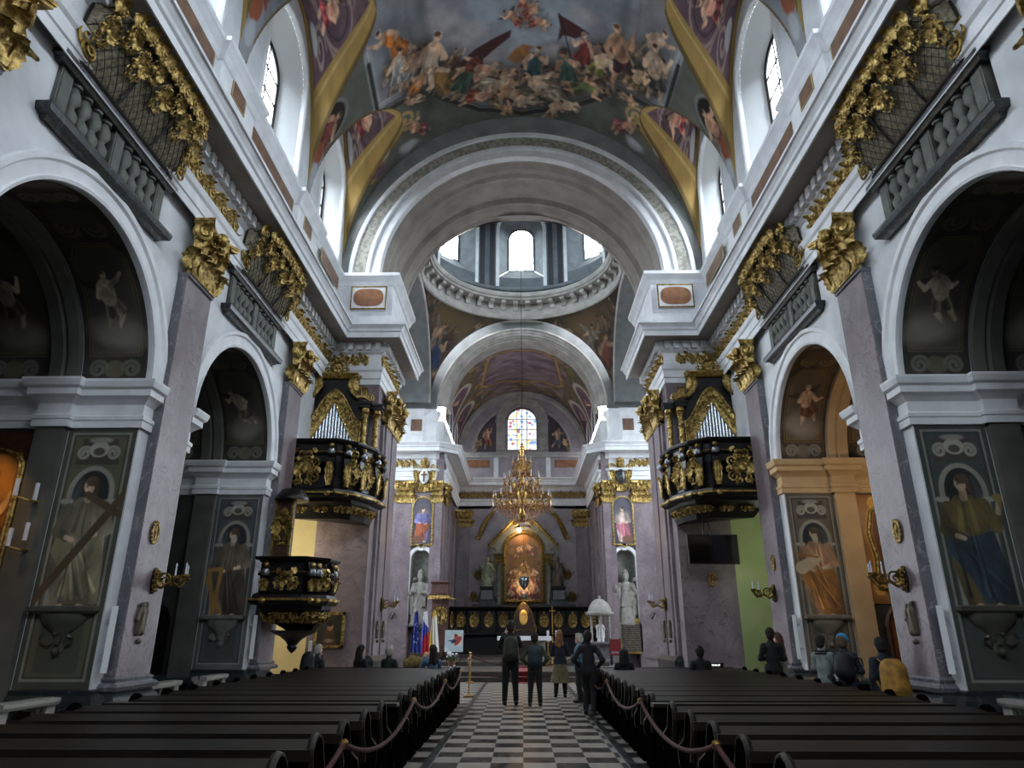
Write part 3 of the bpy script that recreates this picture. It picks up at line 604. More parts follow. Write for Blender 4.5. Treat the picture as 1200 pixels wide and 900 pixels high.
# transept arches and arms
for s in (-1, 1):
    side = 'left' if s < 0 else 'right'
    lo, hi = sorted((s * RC, s * 9.4))
    struct(MB().arch('X', (CY, ZC), [(RC, s * RC), (RC - .3, s * RC), (RC - .35, s * 9.4), (RC + .5, s * 9.4), (RC + .5, s * RC)], n=32), 'ceiling_transept_' + side, 'grey_paint', 30)
    a_, b_ = sorted((s * 9.4, s * 9.8)); struct(MB().box(a_, b_, Y2 - 1, Y3 + 1, 0, 8).box(a_, b_, Y2 - 1, CY - 1.6, 8, 19).box(a_, b_, CY + 1.6, Y3 + 1, 8, 19).box(a_, b_, CY - 1.6, CY + 1.6, 14, 19), 'wall_transept_' + side, 'plaster')
    o = MB().add([(s * 9.6, CY - 1.6, 8), (s * 9.6, CY + 1.6, 8), (s * 9.6, CY + 1.6, 14), (s * 9.6, CY - 1.6, 14)], [(0, 1, 2, 3)]).obj('window_%d' % (20 + (s > 0)), 'daylight_glass', kind='structure'); portal((s * 9.7, CY, 11), (0, s * PI / 2, 0), 6, 3.2)
    struct(MB().box(*sorted((s * 6.4, s * 9.8)), Y2 - .6, Y2, 5, ZV).box(*sorted((s * 6.0, s * 9.8)), Y2 - 1.6, Y2, 0, 5), 'wall_transept_west_' + side, 'plaster')
# arch rings on the chancel and transept sides
a = MB(); a.arch('Y', (0, 13.05), [(4.6, Y3), (4.6, Y3 - .12), (4.5, Y3 - .14), (4.44, Y3 - .06), (4.34, Y3 - .06), (4.3, Y3 - .02), (4.2, Y3), (4.14, Y3 + .1), (4.1, Y3 + .1), (4.08, Y3 + .2), (3.98, Y3 + .22), (3.95, Y3 + .5), (3.92, YC + .2), (4.2, YC + .4)], n=56); struct(a, 'trim_chancel_arch', mat('arch_grey', 'b0aca6', .75, col2='97938d', scale=2), 30)
for s in (-1, 1):
    struct(MB().arch('X', (CY, ZC), [(RC, s * (RC - .02)), (RC - .1, s * (RC - .06)), (RC - .3, s * (RC - .04)), (RC - .32, s * RC)], n=40), 'trim_transept_arch', 'arch_grey', 30)
# wall over the chancel arch, below the pendentive line
struct(MB().prism([(-7.2, 12.8)] + arcpts(0, 13.05, 4.55, PI, 0, 40) + [(7.2, 12.8), (7.2, 18.4), (-7.2, 18.4)], 'Y', Y3 + .02, Y3 + .3), 'wall_over_chancel_arch', 'grey_paint')
# dome ring
ZR = ZC + RC
ring = MB(); ring.lathe([(5.35, -.05), (4.98, -.02), (4.86, .0), (4.84, .18), (4.9, .22), (4.92, .5), (5.02, .52), (5.04, .98), (4.88, 1.0), (4.5, 1.02), (4.46, 1.12), (4.4, 1.15), (4.34, 1.3), (4.34, 1.36), (5.3, 1.42), (5.35, 1.2)], (0, CY, ZR), 96)
struct(ring, 'trim_dome_ring', 'arch_grey', 25)
cb = MB(); cb.prism([(-.0, 0), (-.12, .05), (-.18, .25), (-.42, .34), (-.46, .48), (0, .48)], 'Y', -.13, .13)
cbo = None
for k in range(44):
    a = 2 * PI * k / 44 + .07
    if cbo is None: cbo = cb.obj('trim_corbel', 'arch_grey', kind='structure'); o = cbo
    else: o = cbo.copy(); COL.objects.link(o)
    o.location = (5.03 * math.cos(a), CY + 5.03 * math.sin(a), ZR + .52); o.rotation_euler = (0, 0, a)
# drum: eight window piers, windows in deep splays
RD = 5.15; zd0, zd1 = ZR + 1.36, 28.0
drum = MB(); dglass = []; wz0, wz1 = 21.7, 23.75; ww = .2
for k in range(8):
    ac = PI / 2 + k * PI / 4; h0 = .26; hg = .125
    def drm(u, v, ac=ac):
        a = ac + h0 + (PI / 4 - 2 * h0) * u; return (RD * math.cos(a), CY + RD * math.sin(a), zd0 + (zd1 - zd0) * v)
    drum.grid(drm, 6, 2)
    drum.grid(lambda u, v: ((RD) * math.cos(ac - h0 + 2 * h0 * u), CY + RD * math.sin(ac - h0 + 2 * h0 * u), zd0 + (wz0 - .9 - zd0) * v), 8, 2)
    def outl(t, h, R, zb, zt):
        if t < .3: return (ac - h, R, zb + (zt - zb) * t / .3)
        if t > .7: return (ac + h, R, zb + (zt - zb) * (1 - t) / .3)
        q = PI - PI * (t - .3) / .4; return (ac + h * math.cos(q), R, zt + h * R * math.sin(q))
    def rv(u, v):
        A = outl(u, h0, RD, wz0 - .9, wz1 + .1); B = outl(u, hg, 5.95, wz0, wz1); a = A[0] + (B[0] - A[0]) * v; R = A[1] + (B[1] - A[1]) * v
        return (R * math.cos(a), CY + R * math.sin(a), A[2] + (B[2] - A[2]) * v)
    drum.grid(rv, 50, 3)
    drum.grid(lambda u, v: tuple((lambda a, R, z: (R * math.cos(a), CY + R * math.sin(a), z))(ac + (h0 + (hg - h0) * v) * (2 * u - 1), RD + .8 * v, wz0 - .9 + .9 * v)), 8, 2)
    n = 24; top = [outl(.3 + .4 * i / n, h0, RD, 0, wz1 + .1) for i in range(n + 1)]
    vs = []
    for (a, R, z) in top: vs += [(R * math.cos(a), CY + R * math.sin(a), z), (R * math.cos(a), CY + R * math.sin(a), zd1)]
    drum.add(vs, [(2 * i, 2 * i + 2, 2 * i + 3, 2 * i + 1) for i in range(n)])
    vs = []; m = 50
    pts = [outl(i / m, hg, 5.95, wz0, wz1) for i in range(m + 1)]
    P3 = lambda q, dR=0: ((q[1] + dR) * math.cos(q[0]), CY + (q[1] + dR) * math.sin(q[0]), q[2])
    fr = MB(); fr.tube([P3(q, -.03) for q in pts] + [P3(pts[0], -.03)], .04, 5)
    for q in (-.33, .33): fr.tube([P3((ac + hg * q, 5.92, wz0)), P3((ac + hg * q, 5.92, wz1 + .7))], .035, 4)
    for q in range(1, 5): fr.tube([P3((ac - hg, 5.92, wz0 + q * .52)), P3((ac + hg, 5.92, wz0 + q * .52))], .035, 4)
    o = fr.obj('window_%d' % (30 + k), 'iron', kind='structure')
    g = MB(); g.add([P3(q, .02) for q in pts], [tuple(range(len(pts)))]); g.obj('pane', 'drum_glass', o)
    portal((6.05 * math.cos(ac), CY + 6.05 * math.sin(ac), 23.1), (PI / 2, 0, ac + PI / 2 - PI), 1.6, 2.9)
    # border of the window and dark pilaster strips either side
    bd = MB(); bd.grid(lambda u, v: (lambda q: ((q[1]) * math.cos(q[0]), CY + q[1] * math.sin(q[0]), q[2]))(outl(u, h0 * (1 + .0 * v) - .01 + .04 * v, RD - .06, wz0 - 1.5, wz1 + .15)), 50, 2); struct(bd, 'trim_drum_window', 'stucco')
    for q in (-1, 1):
        st = MB(); a = ac + q * .335; d_ = .028
        for (aa, dd, mt) in ((a, .03, 'dark_void'),):
            st.grid(lambda u, v: ((RD - .05 ) * math.cos(aa + dd * (2 * u - 1)), CY + (RD - .05) * math.sin(aa + dd * (2 * u - 1)), zd0 + (zd1 - zd0) * v), 2, 2)
        struct(st, 'trim_drum_strip', mat('drum_dark', '34363a', .8) if 'drum_dark' not in M else 'drum_dark')
struct(drum, 'wall_drum', mat('drum_grey', '6f7478', .8, col2='5c6165', scale=2), 30)
dm = MB(); dm.lathe([(RD, 28), (RD - .3, 28.2), (RD * .9, 30), (RD * .7, 32), (RD * .4, 33.4), (.01, 34)], (0, CY, 0), 32); struct(dm, 'ceiling_dome', 'ceiling_grey', 60)
# balustrade moulding at the drum's foot (blue grey band)
struct(MB().lathe([(4.36, 1.36), (4.42, 1.42), (5.0, 1.45), (5.0, 1.75), (4.92, 1.8), (4.9, 1.95), (4.96, 2.0), (5.2, 2.05)], (0, CY, ZR), 96), 'trim_drum_base', 'drum_grey', 25)

# ---------------------------------------------------------------- chancel
ZL = 12.75; CX = 4.25
for s in (-1, 1):
    side = 'left' if s < 0 else 'right'
    # front wall with the niche
    n0, n1 = (4.55, 5.55); zn = 5.05
    fw = MB(); xc = s * 5.08; r = .5
    fw.prism([(s * 7.2, 0), (s * 7.2, 10.6), (s * 4.1, 10.6), (s * 4.1, 0)], 'Y', Y3 + .9, Y3 + 1.0)
    poly = [(7.4, 0), (7.4, 10.6), (4.1, 10.6), (4.1, 0), (4.58, 0), (4.58, zn)] + [(5.08 - .5 * math.cos(PI * i / 16), zn + .5 * math.sin(PI * i / 16)) for i in range(17)] + [(5.58, zn), (5.58, 0)]
    fw.prism([(s * a, b) for a, b in poly], 'Y', Y3, Y3 + .95)
    struct(fw, 'wall_chancel_front_' + side, 'pink_marble')
    ni = MB(); ni.lathe([(.5, 1.9), (.5, 3.1)] + [(.5 * math.cos(k * PI / 16), zn + .5 * math.sin(k * PI / 16)) for k in range(9)], (xc, Y3 + .05, 0), 20, 0, PI); struct(ni, 'trim_niche_shell', 'grey_stone', 40)
    nb = MB(); pts = [(xc - .5, 1.95)] + [(xc + .5 * math.cos(PI - PI * i / 16), zn + .5 * math.sin(PI * i / 16)) for i in range(17)] + [(xc + .5, 1.95)]
    P_ = [(a, b) for a, b in pts]
    def nbf(u, v, pts=P_):
        i = min(int(u * (len(pts) - 1)), len(pts) - 2); f = u * (len(pts) - 1) - i
        x = pts[i][0] + (pts[i + 1][0] - pts[i][0]) * f; z = pts[i][1] + (pts[i + 1][1] - pts[i][1]) * f
        dx = x - xc; dz = max(0, z - zn); L = math.hypot(dx, dz) or 1; k = .2 * v
        return (x + dx / L * k, Y3 - (.06 if .15 < v < .85 else 0), z + dz / L * k)
    nb.grid(nbf, 73, 6); nb.box(xc - .1, xc + .1, Y3 - .1, Y3, zn + .46, zn + .8)
    struct(nb, 'trim_niche_frame', 'stucco')
    # side walls, fluted marble strips at the corner
    struct(MB().box(*sorted((s * CX, s * 4.7)), YC, YE, 0, 10), 'wall_chancel_' + side, 'pink_marble')
    st = MB()
    for k in range(4): st.box(*sorted((s * (4.1 - .03 * k), s * 4.4)), Y3 - .1 + .42 * k, Y3 + .12 + .42 * k, 0, 8.3)
    for yq in (39.2, 42.6): st.box(*sorted((s * 4.12, s * 4.3)), yq, yq + .8, 0, 8.3)
    struct(st, 'trim_chancel_strips', 'pink_marble')
    path = [(s * 7.4, Y3 - .05), (s * 4.55, Y3 - .05), (s * 4.1, Y3 + .35), (s * 4.1, YE + .02), (0, YE + .02)]
    E2 = [(o, z - .35) for o, z in ENT]
    struct(MB().mold(path, E2, side=s), 'trim_chancel_entablature', 'stucco')
    A2 = [(0, 11.1), (.08, 11.1), (.08, 11.5), (.03, 11.55), (.03, 12.6), (.1, 12.7), (.2, 12.85), (.22, 12.95), (0, 13)]
    struct(MB().mold([(s * 7.4, Y3 + .1), (s * 5.3, Y3 + .1), (s * 4.65, Y3 + .5), (s * 4.65, YC + .1)], A2, side=s), 'trim_chancel_attic', 'stucco')
    struct(MB().box(*sorted((s * 4.6, s * 7.6)), Y3 + .12, YC, 10.9, 13), 'wall_chancel_attic_' + side, 'plaster')
    a = MB(); a.add([(s * 5.95, Y3 + .05, 11.75), (s * 5.35, Y3 + .05, 11.75), (s * 5.35, Y3 + .05, 12.4), (s * 5.95, Y3 + .05, 12.4)], [(0, 1, 2, 3)]); struct(a, 'trim_attic_panel', 'brown_panel')
    a = MB(); x0, x1 = sorted((s * 4.28, s * 4.6)); a.box(x0, x1, YC, YE, 10.9, 12.6); struct(a, 'wall_chancel_upper_' + side, 'plaster')
    # upper side windows
    for k, yq in enumerate((39.0, 42.2)):
        o = MB().tube([(s * 4.2, yq - .75, 12.6), (s * 4.2, yq - .75, 14.0), (s * 4.2, yq, 14.5), (s * 4.2, yq + .75, 14.0), (s * 4.2, yq + .75, 12.6)], .05, 5).obj('window_%d' % (50 + k + 2 * (s > 0)), 'stucco', kind='structure')
        MB().add([(s * 4.22, yq - .75, 12.6), (s * 4.22, yq + .75, 12.6), (s * 4.22, yq + .75, 14.2), (s * 4.22, yq - .75, 14.2)], [(0, 1, 2, 3)]).obj('pane', 'daylight_glass', o); portal((s * 4.8, yq, 13.5), (0, s * PI / 2, 0), 1.7, 1.6)
def ch_paint(p):
    s, y = p.X, p.Y
    p.noise('7c6a48', 3, .45, .6, 3, .6); p.noise('4d4436', 6, .5, .62, 9, .7)
    for k in range(60):
        rg = random.Random(k); p.scroll(rg.uniform(-6, 6), rg.uniform(36.3, 43.8), rg.uniform(.15, .35), .03, rg.choice(('b08a3c', 'a88438', '8a6a30')), rg.choice((-1, 1)), rg.random() * 6)
    for yq in (39.0, 42.2):
        for q in (-1, 1):
            p.ell(q * 5.3, yq, 1.9, 1.35, 'bdb7b0'); p.ell(q * 5.3, yq, 1.6, 1.08, '7a5a62'); p.ell(q * 5.2, yq, 1.2, .7, '5e4852', soft=.3); p.figure(q * 5.0, yq, 1.2, 1.5 * q, '8a4a55', seed=int(yq) + q)
    fr = [(-2.0, 37.0), (-1.3, 36.75), (1.3, 36.75), (2.0, 37.0), (2.7, 40.6), (2.3, 41.3), (1.2, 41.5), (.6, 41.9), (-.6, 41.9), (-1.2, 41.5), (-2.3, 41.3), (-2.7, 40.6)]
    p.poly(fr, '7d6a70'); p.noise('8f7b80', 1.2, .4, .6, 8, 0)
    m = p.C.copy(); p.noise('96858a', .9, .42, .6, 8, .7, 1, 2); p.noise('5d4b56', 1.1, .5, .62, 18, .7, 1, 2); p.line([(a, b) for a, b in fr], .09, 'b28a4a', True); p.line([(a * .95, b * .97 + 1.18) for a, b in fr], .03, '6b4a2c', True)
    x2 = np.abs(s) < 2.9; p.C = np.where(x2[:, None], p.C, m)
def chfn(s, y):
    a = s / 4.24; x = 4.24 * np.sin(a); z = ZL + 4.24 * np.cos(a)
    for yq in (39.0, 42.2):  # shallow window lunettes cut into the vault
        t = 1 - ((y - yq) / 1.2) ** 2; zl = np.where(t > 0, ZL + 1.75 * np.sqrt(np.clip(t, 0, 1)), 0); x = np.where(z < zl, np.sign(x) * np.maximum(np.abs(x), 4.24), x)
    return x, y, z
grid_paint('ceiling_chancel', chfn, 260, 160, -4.24 * PI / 2, 4.24 * PI / 2, YC, YE, '6c5d48', ch_paint, kind='structure')
# end wall with stained-glass window
def hole(w, zb, zs): return [(-w, zb), (-w, zs)] + arcpts(0, zs, w, PI, 0, 20)[1:] + [(w, zb)]
ez = 12.72; wg, wzb, wzs = 1.0, 12.95, 14.9
outer = [(-4.5, 0), (-4.5, ez)] + arcpts(0, ez, 4.5, PI, 0, 40)[1:] + [(4.5, 0)]
em = MB()
em.prism([(-4.6, 0), (-4.6, wzb), (4.6, wzb), (4.6, 0)], 'Y', YE, YE + .5)
em.prism([(-4.6, wzb), (-4.6, ez + 4.8), (0, ez + 4.8), (0, wzs + wg)] + [(wg * math.cos(PI / 2 + PI / 2 * i / 12), wzs + wg * math.sin(PI / 2 + PI / 2 * i / 12)) for i in range(1, 13)] + [(-wg, wzb)], 'Y', YE, YE + .5)
em.prism([(4.6, wzb), (4.6, ez + 4.8), (0, ez + 4.8), (0, wzs + wg)] + [(wg * math.cos(PI / 2 - PI / 2 * i / 12), wzs + wg * math.sin(PI / 2 - PI / 2 * i / 12)) for i in range(1, 13)] + [(wg, wzb)], 'Y', YE, YE + .5)
struct(em, 'wall_apse', mat('apse_lilac', 'a39a9e', .7, col2='8d868a', scale=1.5))
gd = MB(); gd.add([(a, YE + .3, b) for a, b in hole(wg, wzb, wzs)], [tuple(range(23))])
def glass_mat():
    m = bpy.data.materials.new('stained_glass'); m.use_nodes = True; nt = m.node_tree; nt.nodes.clear(); L = nt.links.new
    o = nt.nodes.new('ShaderNodeOutputMaterial'); e = nt.nodes.new('ShaderNodeBsdfTransparent'); tc = nt.nodes.new('ShaderNodeTexCoord')
    v = nt.nodes.new('ShaderNodeTexVoronoi'); v.inputs['Scale'].default_value = 5.5; r = nt.nodes.new('ShaderNodeValToRGB'); r.color_ramp.interpolation = 'CONSTANT'
    el = r.color_ramp.elements; el[0].color = (.95, .95, .9, 1); el[1].position = .55; el[1].color = (1, .75, .35, 1)
    for q, c in ((.66, (.9, .93, 1, 1)), (.78, (.55, .2, .25, 1)), (.84, (.95, .9, .8, 1)), (.92, (.25, .4, .75, 1))): k = el.new(q); k.color = c
    sp = nt.nodes.new('ShaderNodeSeparateColor'); L(tc.outputs['Object'], v.inputs['Vector']); L(v.outputs['Color'], sp.inputs[0]); L(sp.outputs[0], r.inputs['Fac'])
    g = nt.nodes.new('ShaderNodeMix'); g.data_type = 'RGBA'; g.blend_type = 'MULTIPLY'; g.inputs[0].default_value = 1; g.inputs[7].default_value = (.045, .045, .045, 1); L(r.outputs[0], g.inputs[6]); L(g.outputs[2], e.inputs[0]); L(e.outputs[0], o.inputs[0]); M['stained_glass'] = m
glass_mat(); wo = MB()
wo.tube([(a, YE + .25, b) for a, b in hole(wg, wzb, wzs)], .05, 5)
for q in (-.33, .33): wo.tube([(q, YE + .26, wzb), (q, YE + .26, wzs + .9)], .02, 4)
for q in range(1, 4): wo.tube([(-wg, YE + .26, wzb + q * .72), (wg, YE + .26, wzb + q * .72)], .02, 4)
portal((0, YE + .6, 14.4), (-PI / 2, 0, 0), 2.0, 3.0)
o = wo.obj('window_60', 'iron', kind='structure'); gd.obj('pane', 'stained_glass', o)
# painted lunette panels, arches, cornice of the end wall
a = MB(); a.arch('Y', (0, wzs), [(1.15, YE), (1.15, YE - .12), (1.3, YE - .14), (1.55, YE - .1), (1.6, YE - .16), (1.68, YE - .16), (1.7, YE)], n=32)
for s in (-1, 1): a.box(*sorted((s * 1.15, s * 1.7)), YE - .12, YE, 12.9, wzs); a.box(*sorted((s * 1.1, s * 1.78)), YE - .18, YE, wzs - .1, wzs + .05)
a.arch('Y', (0, ez), [(4.24, YE), (4.24, YE - .16), (4.05, YE - .18), (3.95, YE - .06), (3.9, YE)], n=48)
a.arch('Y', (0, ez), [(3.3, YE), (3.3, YE - .08), (3.15, YE - .08), (3.15, YE)], a0=0, a1=.98, n=20); a.arch('Y', (0, ez), [(3.3, YE), (3.3, YE - .08), (3.15, YE - .08), (3.15, YE)], a0=PI - .98, a1=PI, n=20)
a.box(-4.2, 4.2, YE - .3, YE, 12.55, 12.72).box(-4.2, 4.2, YE - .2, YE, 12.4, 12.56)
struct(a, 'trim_apse', 'arch_grey', 30)
a = MB(); a.box(-1.85, -1.55, YE - .1, YE, 11, 12.4).box(1.55, 1.85, YE - .1, YE, 11, 12.4); struct(a, 'trim_apse_strips', 'stucco')
for s in (-1, 1):
    c = MB(); c.box(*sorted((s * 2.1, s * 3.7)), YE - .05, YE, 11.75, 12.25); struct(c, 'trim_apse_panel', 'orange_marble')
    def lf(p, s=s):
        p.noise('4a4048', 2, .4, .6, 8 + s, .7); p.figure(s * 2.35, 13.75, 1.5, -.2 * s, '9a5a42' if s < 0 else '5a5f6e', seed=12 + s, nude=.8); p.figure(s * 2.9, 13.3, 1.0, .7 * s, '8a7050', seed=22 + s)
    u0, u1 = 1.72, 3.2
    def lfn(u, v, s=s):
        x = u; zmax = ez + np.sqrt(np.clip(3.15 ** 2 - u ** 2, 0.01, None)); return s * x, np.full_like(u, YE - .03), np.minimum(v, zmax)
    uu, vv = np.meshgrid(np.linspace(u0, 3.12, 80), np.linspace(12.75, 15.5, 110)); u = uu.ravel(); v = vv.ravel(); zt = ez + np.sqrt(np.clip(3.15 ** 2 - u ** 2, .0, None))
    v2 = np.minimum(v, zt); V = np.stack((s * u, np.full_like(u, YE - .03), v2), 1); p = Paint(s * u, v2, '5a5058'); p.px = .03; lf(p)
    mesh_np('fresco_lunette', V, gridF(80, 110), 'fresco', None, True, p.C, label='painted quarter lunette with a seated figure, %s of the stained glass window' % ('left' if s < 0 else 'right'), cat='fresco')
# ================================================================ organic shapes: signed distances -> one continuous mesh
def sdf_mesh(prims, h, k=.03):
    P = [(np.array(p[0], float), np.array(p[1], float), p[2], p[3]) for p in prims]
    lo = np.min([np.minimum(a - ra, b - rb) for a, b, ra, rb in P], 0) - 2.5 * h; hi = np.max([np.maximum(a + ra, b + rb) for a, b, ra, rb in P], 0) + 2.5 * h
    n = np.ceil((hi - lo) / h).astype(int) + 1; ax = [lo[i] + h * np.arange(n[i]) for i in range(3)]
    D = np.full(n, 1.0)
    for a, b, ra, rb in P:
        R = max(ra, rb) + 3 * k + 2 * h; l = np.maximum(0, np.floor((np.minimum(a, b) - R - lo) / h).astype(int)); u = np.minimum(n, np.ceil((np.maximum(a, b) + R - lo) / h).astype(int) + 1)
        X = ax[0][l[0]:u[0], None, None] - a[0]; Y = ax[1][None, l[1]:u[1], None] - a[1]; Z = ax[2][None, None, l[2]:u[2]] - a[2]
        v = b - a; L = v @ v + 1e-12; t = np.clip((X * v[0] + Y * v[1] + Z * v[2]) / L, 0, 1)
        d = np.sqrt((X - t * v[0]) ** 2 + (Y - t * v[1]) ** 2 + (Z - t * v[2]) ** 2) - (ra + (rb - ra) * t)
        S = D[l[0]:u[0], l[1]:u[1], l[2]:u[2]]; q = np.clip(.5 + .5 * (S - d) / k, 0, 1); S[...] = S * (1 - q) + d * q - k * q * (1 - q)
    neg = D < 0; c = [neg[i:n[0] - 1 + i, j:n[1] - 1 + j, m:n[2] - 1 + m] for i in (0, 1) for j in (0, 1) for m in (0, 1)]
    cnt = sum(x.astype(int) for x in c); act = (cnt > 0) & (cnt < 8); idx = np.full(act.shape, -1); I = np.argwhere(act); idx[act] = np.arange(len(I))
    acc = np.zeros((len(I), 3)); w = np.zeros(len(I))
    for axis in range(3):
        o = [q for q in range(3) if q != axis]
        for i in (0, 1):
            for j in (0, 1):
                s0 = np.zeros(3, int); s0[o[0]] = i; s0[o[1]] = j; s1 = s0.copy(); s1[axis] = 1
                d0 = D[tuple((I + s0).T)]; d1 = D[tuple((I + s1).T)]; m = (d0 < 0) != (d1 < 0); t = np.where(m, d0 / np.where(m, d0 - d1, 1), 0)
                p = I + s0 + 0.0; p[:, axis] += t; acc[m] += p[m]; w[m] += 1
    V = lo + h * acc / w[:, None]; F = []
    for axis in range(3):
        o = [q for q in range(3) if q != axis]; sl0 = [slice(1, -1)] * 3; sl1 = [slice(1, -1)] * 3; sl0[axis] = slice(0, -1); sl1[axis] = slice(1, None)
        e = neg[tuple(sl0)] != neg[tuple(sl1)]; E_ = np.argwhere(e); fl = neg[tuple(sl0)][e]
        base = E_ + np.array([0 if q == axis else 1 for q in range(3)])
        def cell(da, db): q = base.copy(); q[:, o[0]] += da; q[:, o[1]] += db; return idx[tuple(q.T)]
        quad = np.stack([cell(-1, -1), cell(0, -1), cell(0, 0), cell(-1, 0)], 1)
        if axis == 1: fl = ~fl
        quad[fl] = quad[fl][:, ::-1]; F.append(quad[:, ::-1])
    return V, np.concatenate(F)
def sdf_obj(name, prims, h, m, parent=None, k=.03, xf=None, **tags):
    V, F = sdf_mesh(prims, h, k)
    return mesh_np(name, V, F, m, parent, True, None, **tags)

# ---------------------------------------------------------------- carved ornament
def leaf(L=.4, W=.2, curl=.18, lobes=4, t=.015, nu=7, nv=11, lean=.06):
    mb = MB()
    def pt(u, v, off):
        w = W * (.55 + .6 * math.sin(PI * min(1, v * 1.05)) ** .8) * (1 - .55 * v ** 4) * (1 + .16 * math.cos(v * lobes * 2 * PI)); x = (u - .5) * w
        z = L * (v - .16 * max(0, v - .65) * 6 * max(0, v - .65) * 3); y = -lean * v - curl * max(0, v - .35) ** 2 / .42
        rib = .035 * (1 - abs(u - .5) * 2) * (1 - v * .5) + .012 * math.cos(u * 6 * PI)
        return (x, y - rib + off, z)
    mb.grid(lambda u, v: pt(u, v, 0), nu, nv); mb.grid(lambda u, v: pt(u, v, t), nu, nv); return mb
def spiral(cx, cz, r, wd, y=0, sgn=1, a0=0, turns=1.7, n=26, ny=5, rise=.06):
    pts = []; rr = []
    for i in range(n + 1):
        t = i / n; q = r * (1 - .86 * t); a = a0 + sgn * turns * 2 * PI * t
        pts.append((cx + q * math.cos(a), y - rise * t, cz + q * math.sin(a))); rr.append(wd * (1 - .35 * t))
    return MB().tube(pts, rr, ny)
def flower(c, r, y, mb):
    for k in range(6):
        a = k * PI / 3; mb.ball((c[0] + r * .6 * math.cos(a), y, c[1] + r * .6 * math.sin(a)), r * .42, 7, 4, (1, .6, 1))
    mb.ball((c[0], y - r * .25, c[1]), r * .36, 7, 4)
def cartouche(w, h, seed=1, y=0):
    # gilded acanthus relief, facing -y, centred on the origin
    rg = random.Random(seed); mb = MB()
    for sx in (-1, 1):
        for (cx, cz, r, a0, sg) in ((.3, .24, .2, 2.4, 1), (.3, -.24, .2, -2.4, -1), (.12, .36, .12, 1, -1), (.13, -.36, .12, -1, 1), (.4, .0, .11, 3.1, 1)):
            mb.merge(spiral(cx * w * sx, cz * h, r * min(w, h), .032 * min(w, h) + .006, y, sg * sx, a0 if sx > 0 else PI - a0))
        for k in range(5):
            a = (k - 2) * .5; l = leaf(.36 * h, .2 * w, .1 * h, nu=5, nv=7); mb.merge(l, Matrix.Translation((sx * .1 * w, y, 0)) @ Matrix.Rotation(sx * (PI / 2 + a) * 1.0, 4, 'Y') @ Matrix.Scale(.9, 4))
    for k in range(3): mb.merge(leaf(.3 * h, .16 * w, .08 * h, nu=5, nv=7), Matrix.Translation((0, y, .12 * h)) @ Matrix.Rotation((k - 1) * .6, 4, 'Y'))
    mb.ball((0, y - .03, 0), .13 * min(w, h), 10, 6, (1, .5, 1.15)); flower((0, .42 * h), .07 * h, y, mb); return mb
def capital(w=1.05, h=1.2):
    t = bpy.data.objects.new('capital', None); COL.objects.link(t); hw = w / 2
    b = MB(); b.grid(lambda u, v: (lambda k: (hw * (.98 + .16 * v * v) * k[0], -.03 - (.05 + .2 * v * v) * k[1], .05 + h * .86 * v))((lambda q: (max(-1, min(1, (q - .5) * 2.5)), 1 if .1 < q < .9 else 0))(u)), 12, 6); b.box(-hw * 1.03, hw * 1.03, -.09, 0, 0, .06)
    b.obj('bell', 'gold', t, 40)
    for row, (zz, L, xs) in enumerate(((.04, .5, (-.9, -.3, .3, .9)), (.3, .52, (-.62, 0, .62)))):
        for x in xs:
            m = leaf(L, .36, .24); m2 = MB(); m2.merge(m, Matrix.Translation((x * hw, -.08 - .05 * row, zz)) @ Matrix.Rotation(-.25 * x, 4, 'Z')); m2.obj('leaf', 'gold', t, 50)
    for sx in (-1, 1):
        l = MB(); l.merge(leaf(.5, .3, .26), Matrix.Translation((sx * hw * 1.02, -.03, .1)) @ Matrix.Rotation(sx * .9, 4, 'Z')); l.obj('leaf', 'gold', t, 50)
        v = MB(); q = Matrix.Translation((sx * hw * .98, -.2, .92)) @ Matrix.Rotation(sx * .7, 4, 'Z')
        v.merge(spiral(0, 0, .2, .05, 0, -sx, PI / 2 + sx * 1.2, 2.0, 34, 6, .02), q); v.merge(spiral(0, 0, .2, .05, .09, -sx, PI / 2 + sx * 1.2, 2.0, 34, 6, .02), q); v.ball(tuple(q @ Vector((0, 0, 0))), .06, 8, 6)
        v.tube([(sx * .12, -.12, .62), (sx * hw * .5, -.2, .9), (sx * hw * .9, -.26, 1.08)], [.03, .05, .05], 6); v.obj('volute', 'gold', t, 50)
        s2 = MB(); s2.merge(spiral(sx * .17, .9, .12, .03, -.2, sx, PI / 2 - sx * .6)); s2.obj('volute', 'gold', t, 50)
    a = MB(); n = 14
    def ab(z0, z1, e):
        pts = [(hw * (1.15 + e) * (2 * i / n - 1), -.4 - e + .2 * math.sin(PI * i / n)) for i in range(n + 1)]; a.prism(pts + [(hw * (1.15 + e), 0), (-hw * (1.15 + e), 0)], 'Z', z0, z1)
    ab(1.08, 1.14, 0); ab(1.14, h, .03); a.obj('abacus', 'gold', t, 40)
    c = MB(); c.ball((0, -.34, 1.04), .13, 12, 8, (.9, .9, 1.1)); c.ball((0, -.33, 1.13), .1, 8, 5, (1.1, 1, .6))
    for sx in (-1, 1):
        for k in range(3): c.merge(leaf(.24, .11, .05, nu=5, nv=7), Matrix.Translation((sx * .08, -.3, .98)) @ Matrix.Rotation(sx * (1.2 + .35 * k), 4, 'Y'))
    c.ball((0, -.46, 1.03), .025, 6, 4); c.obj('cherub_head', 'gold', t, 50); return t
CAP0 = None
def put_capital(parent, w=1.05, loc=(0, 0, 0), sc=(1, 1, 1), rz=0):
    global CAP0
    if CAP0 is None: CAP0 = capital(); c = CAP0
    else: c = copy_tree(CAP0)
    c.parent = parent; c.location = loc; c.scale = sc; c.rotation_euler = (0, 0, rz); return c

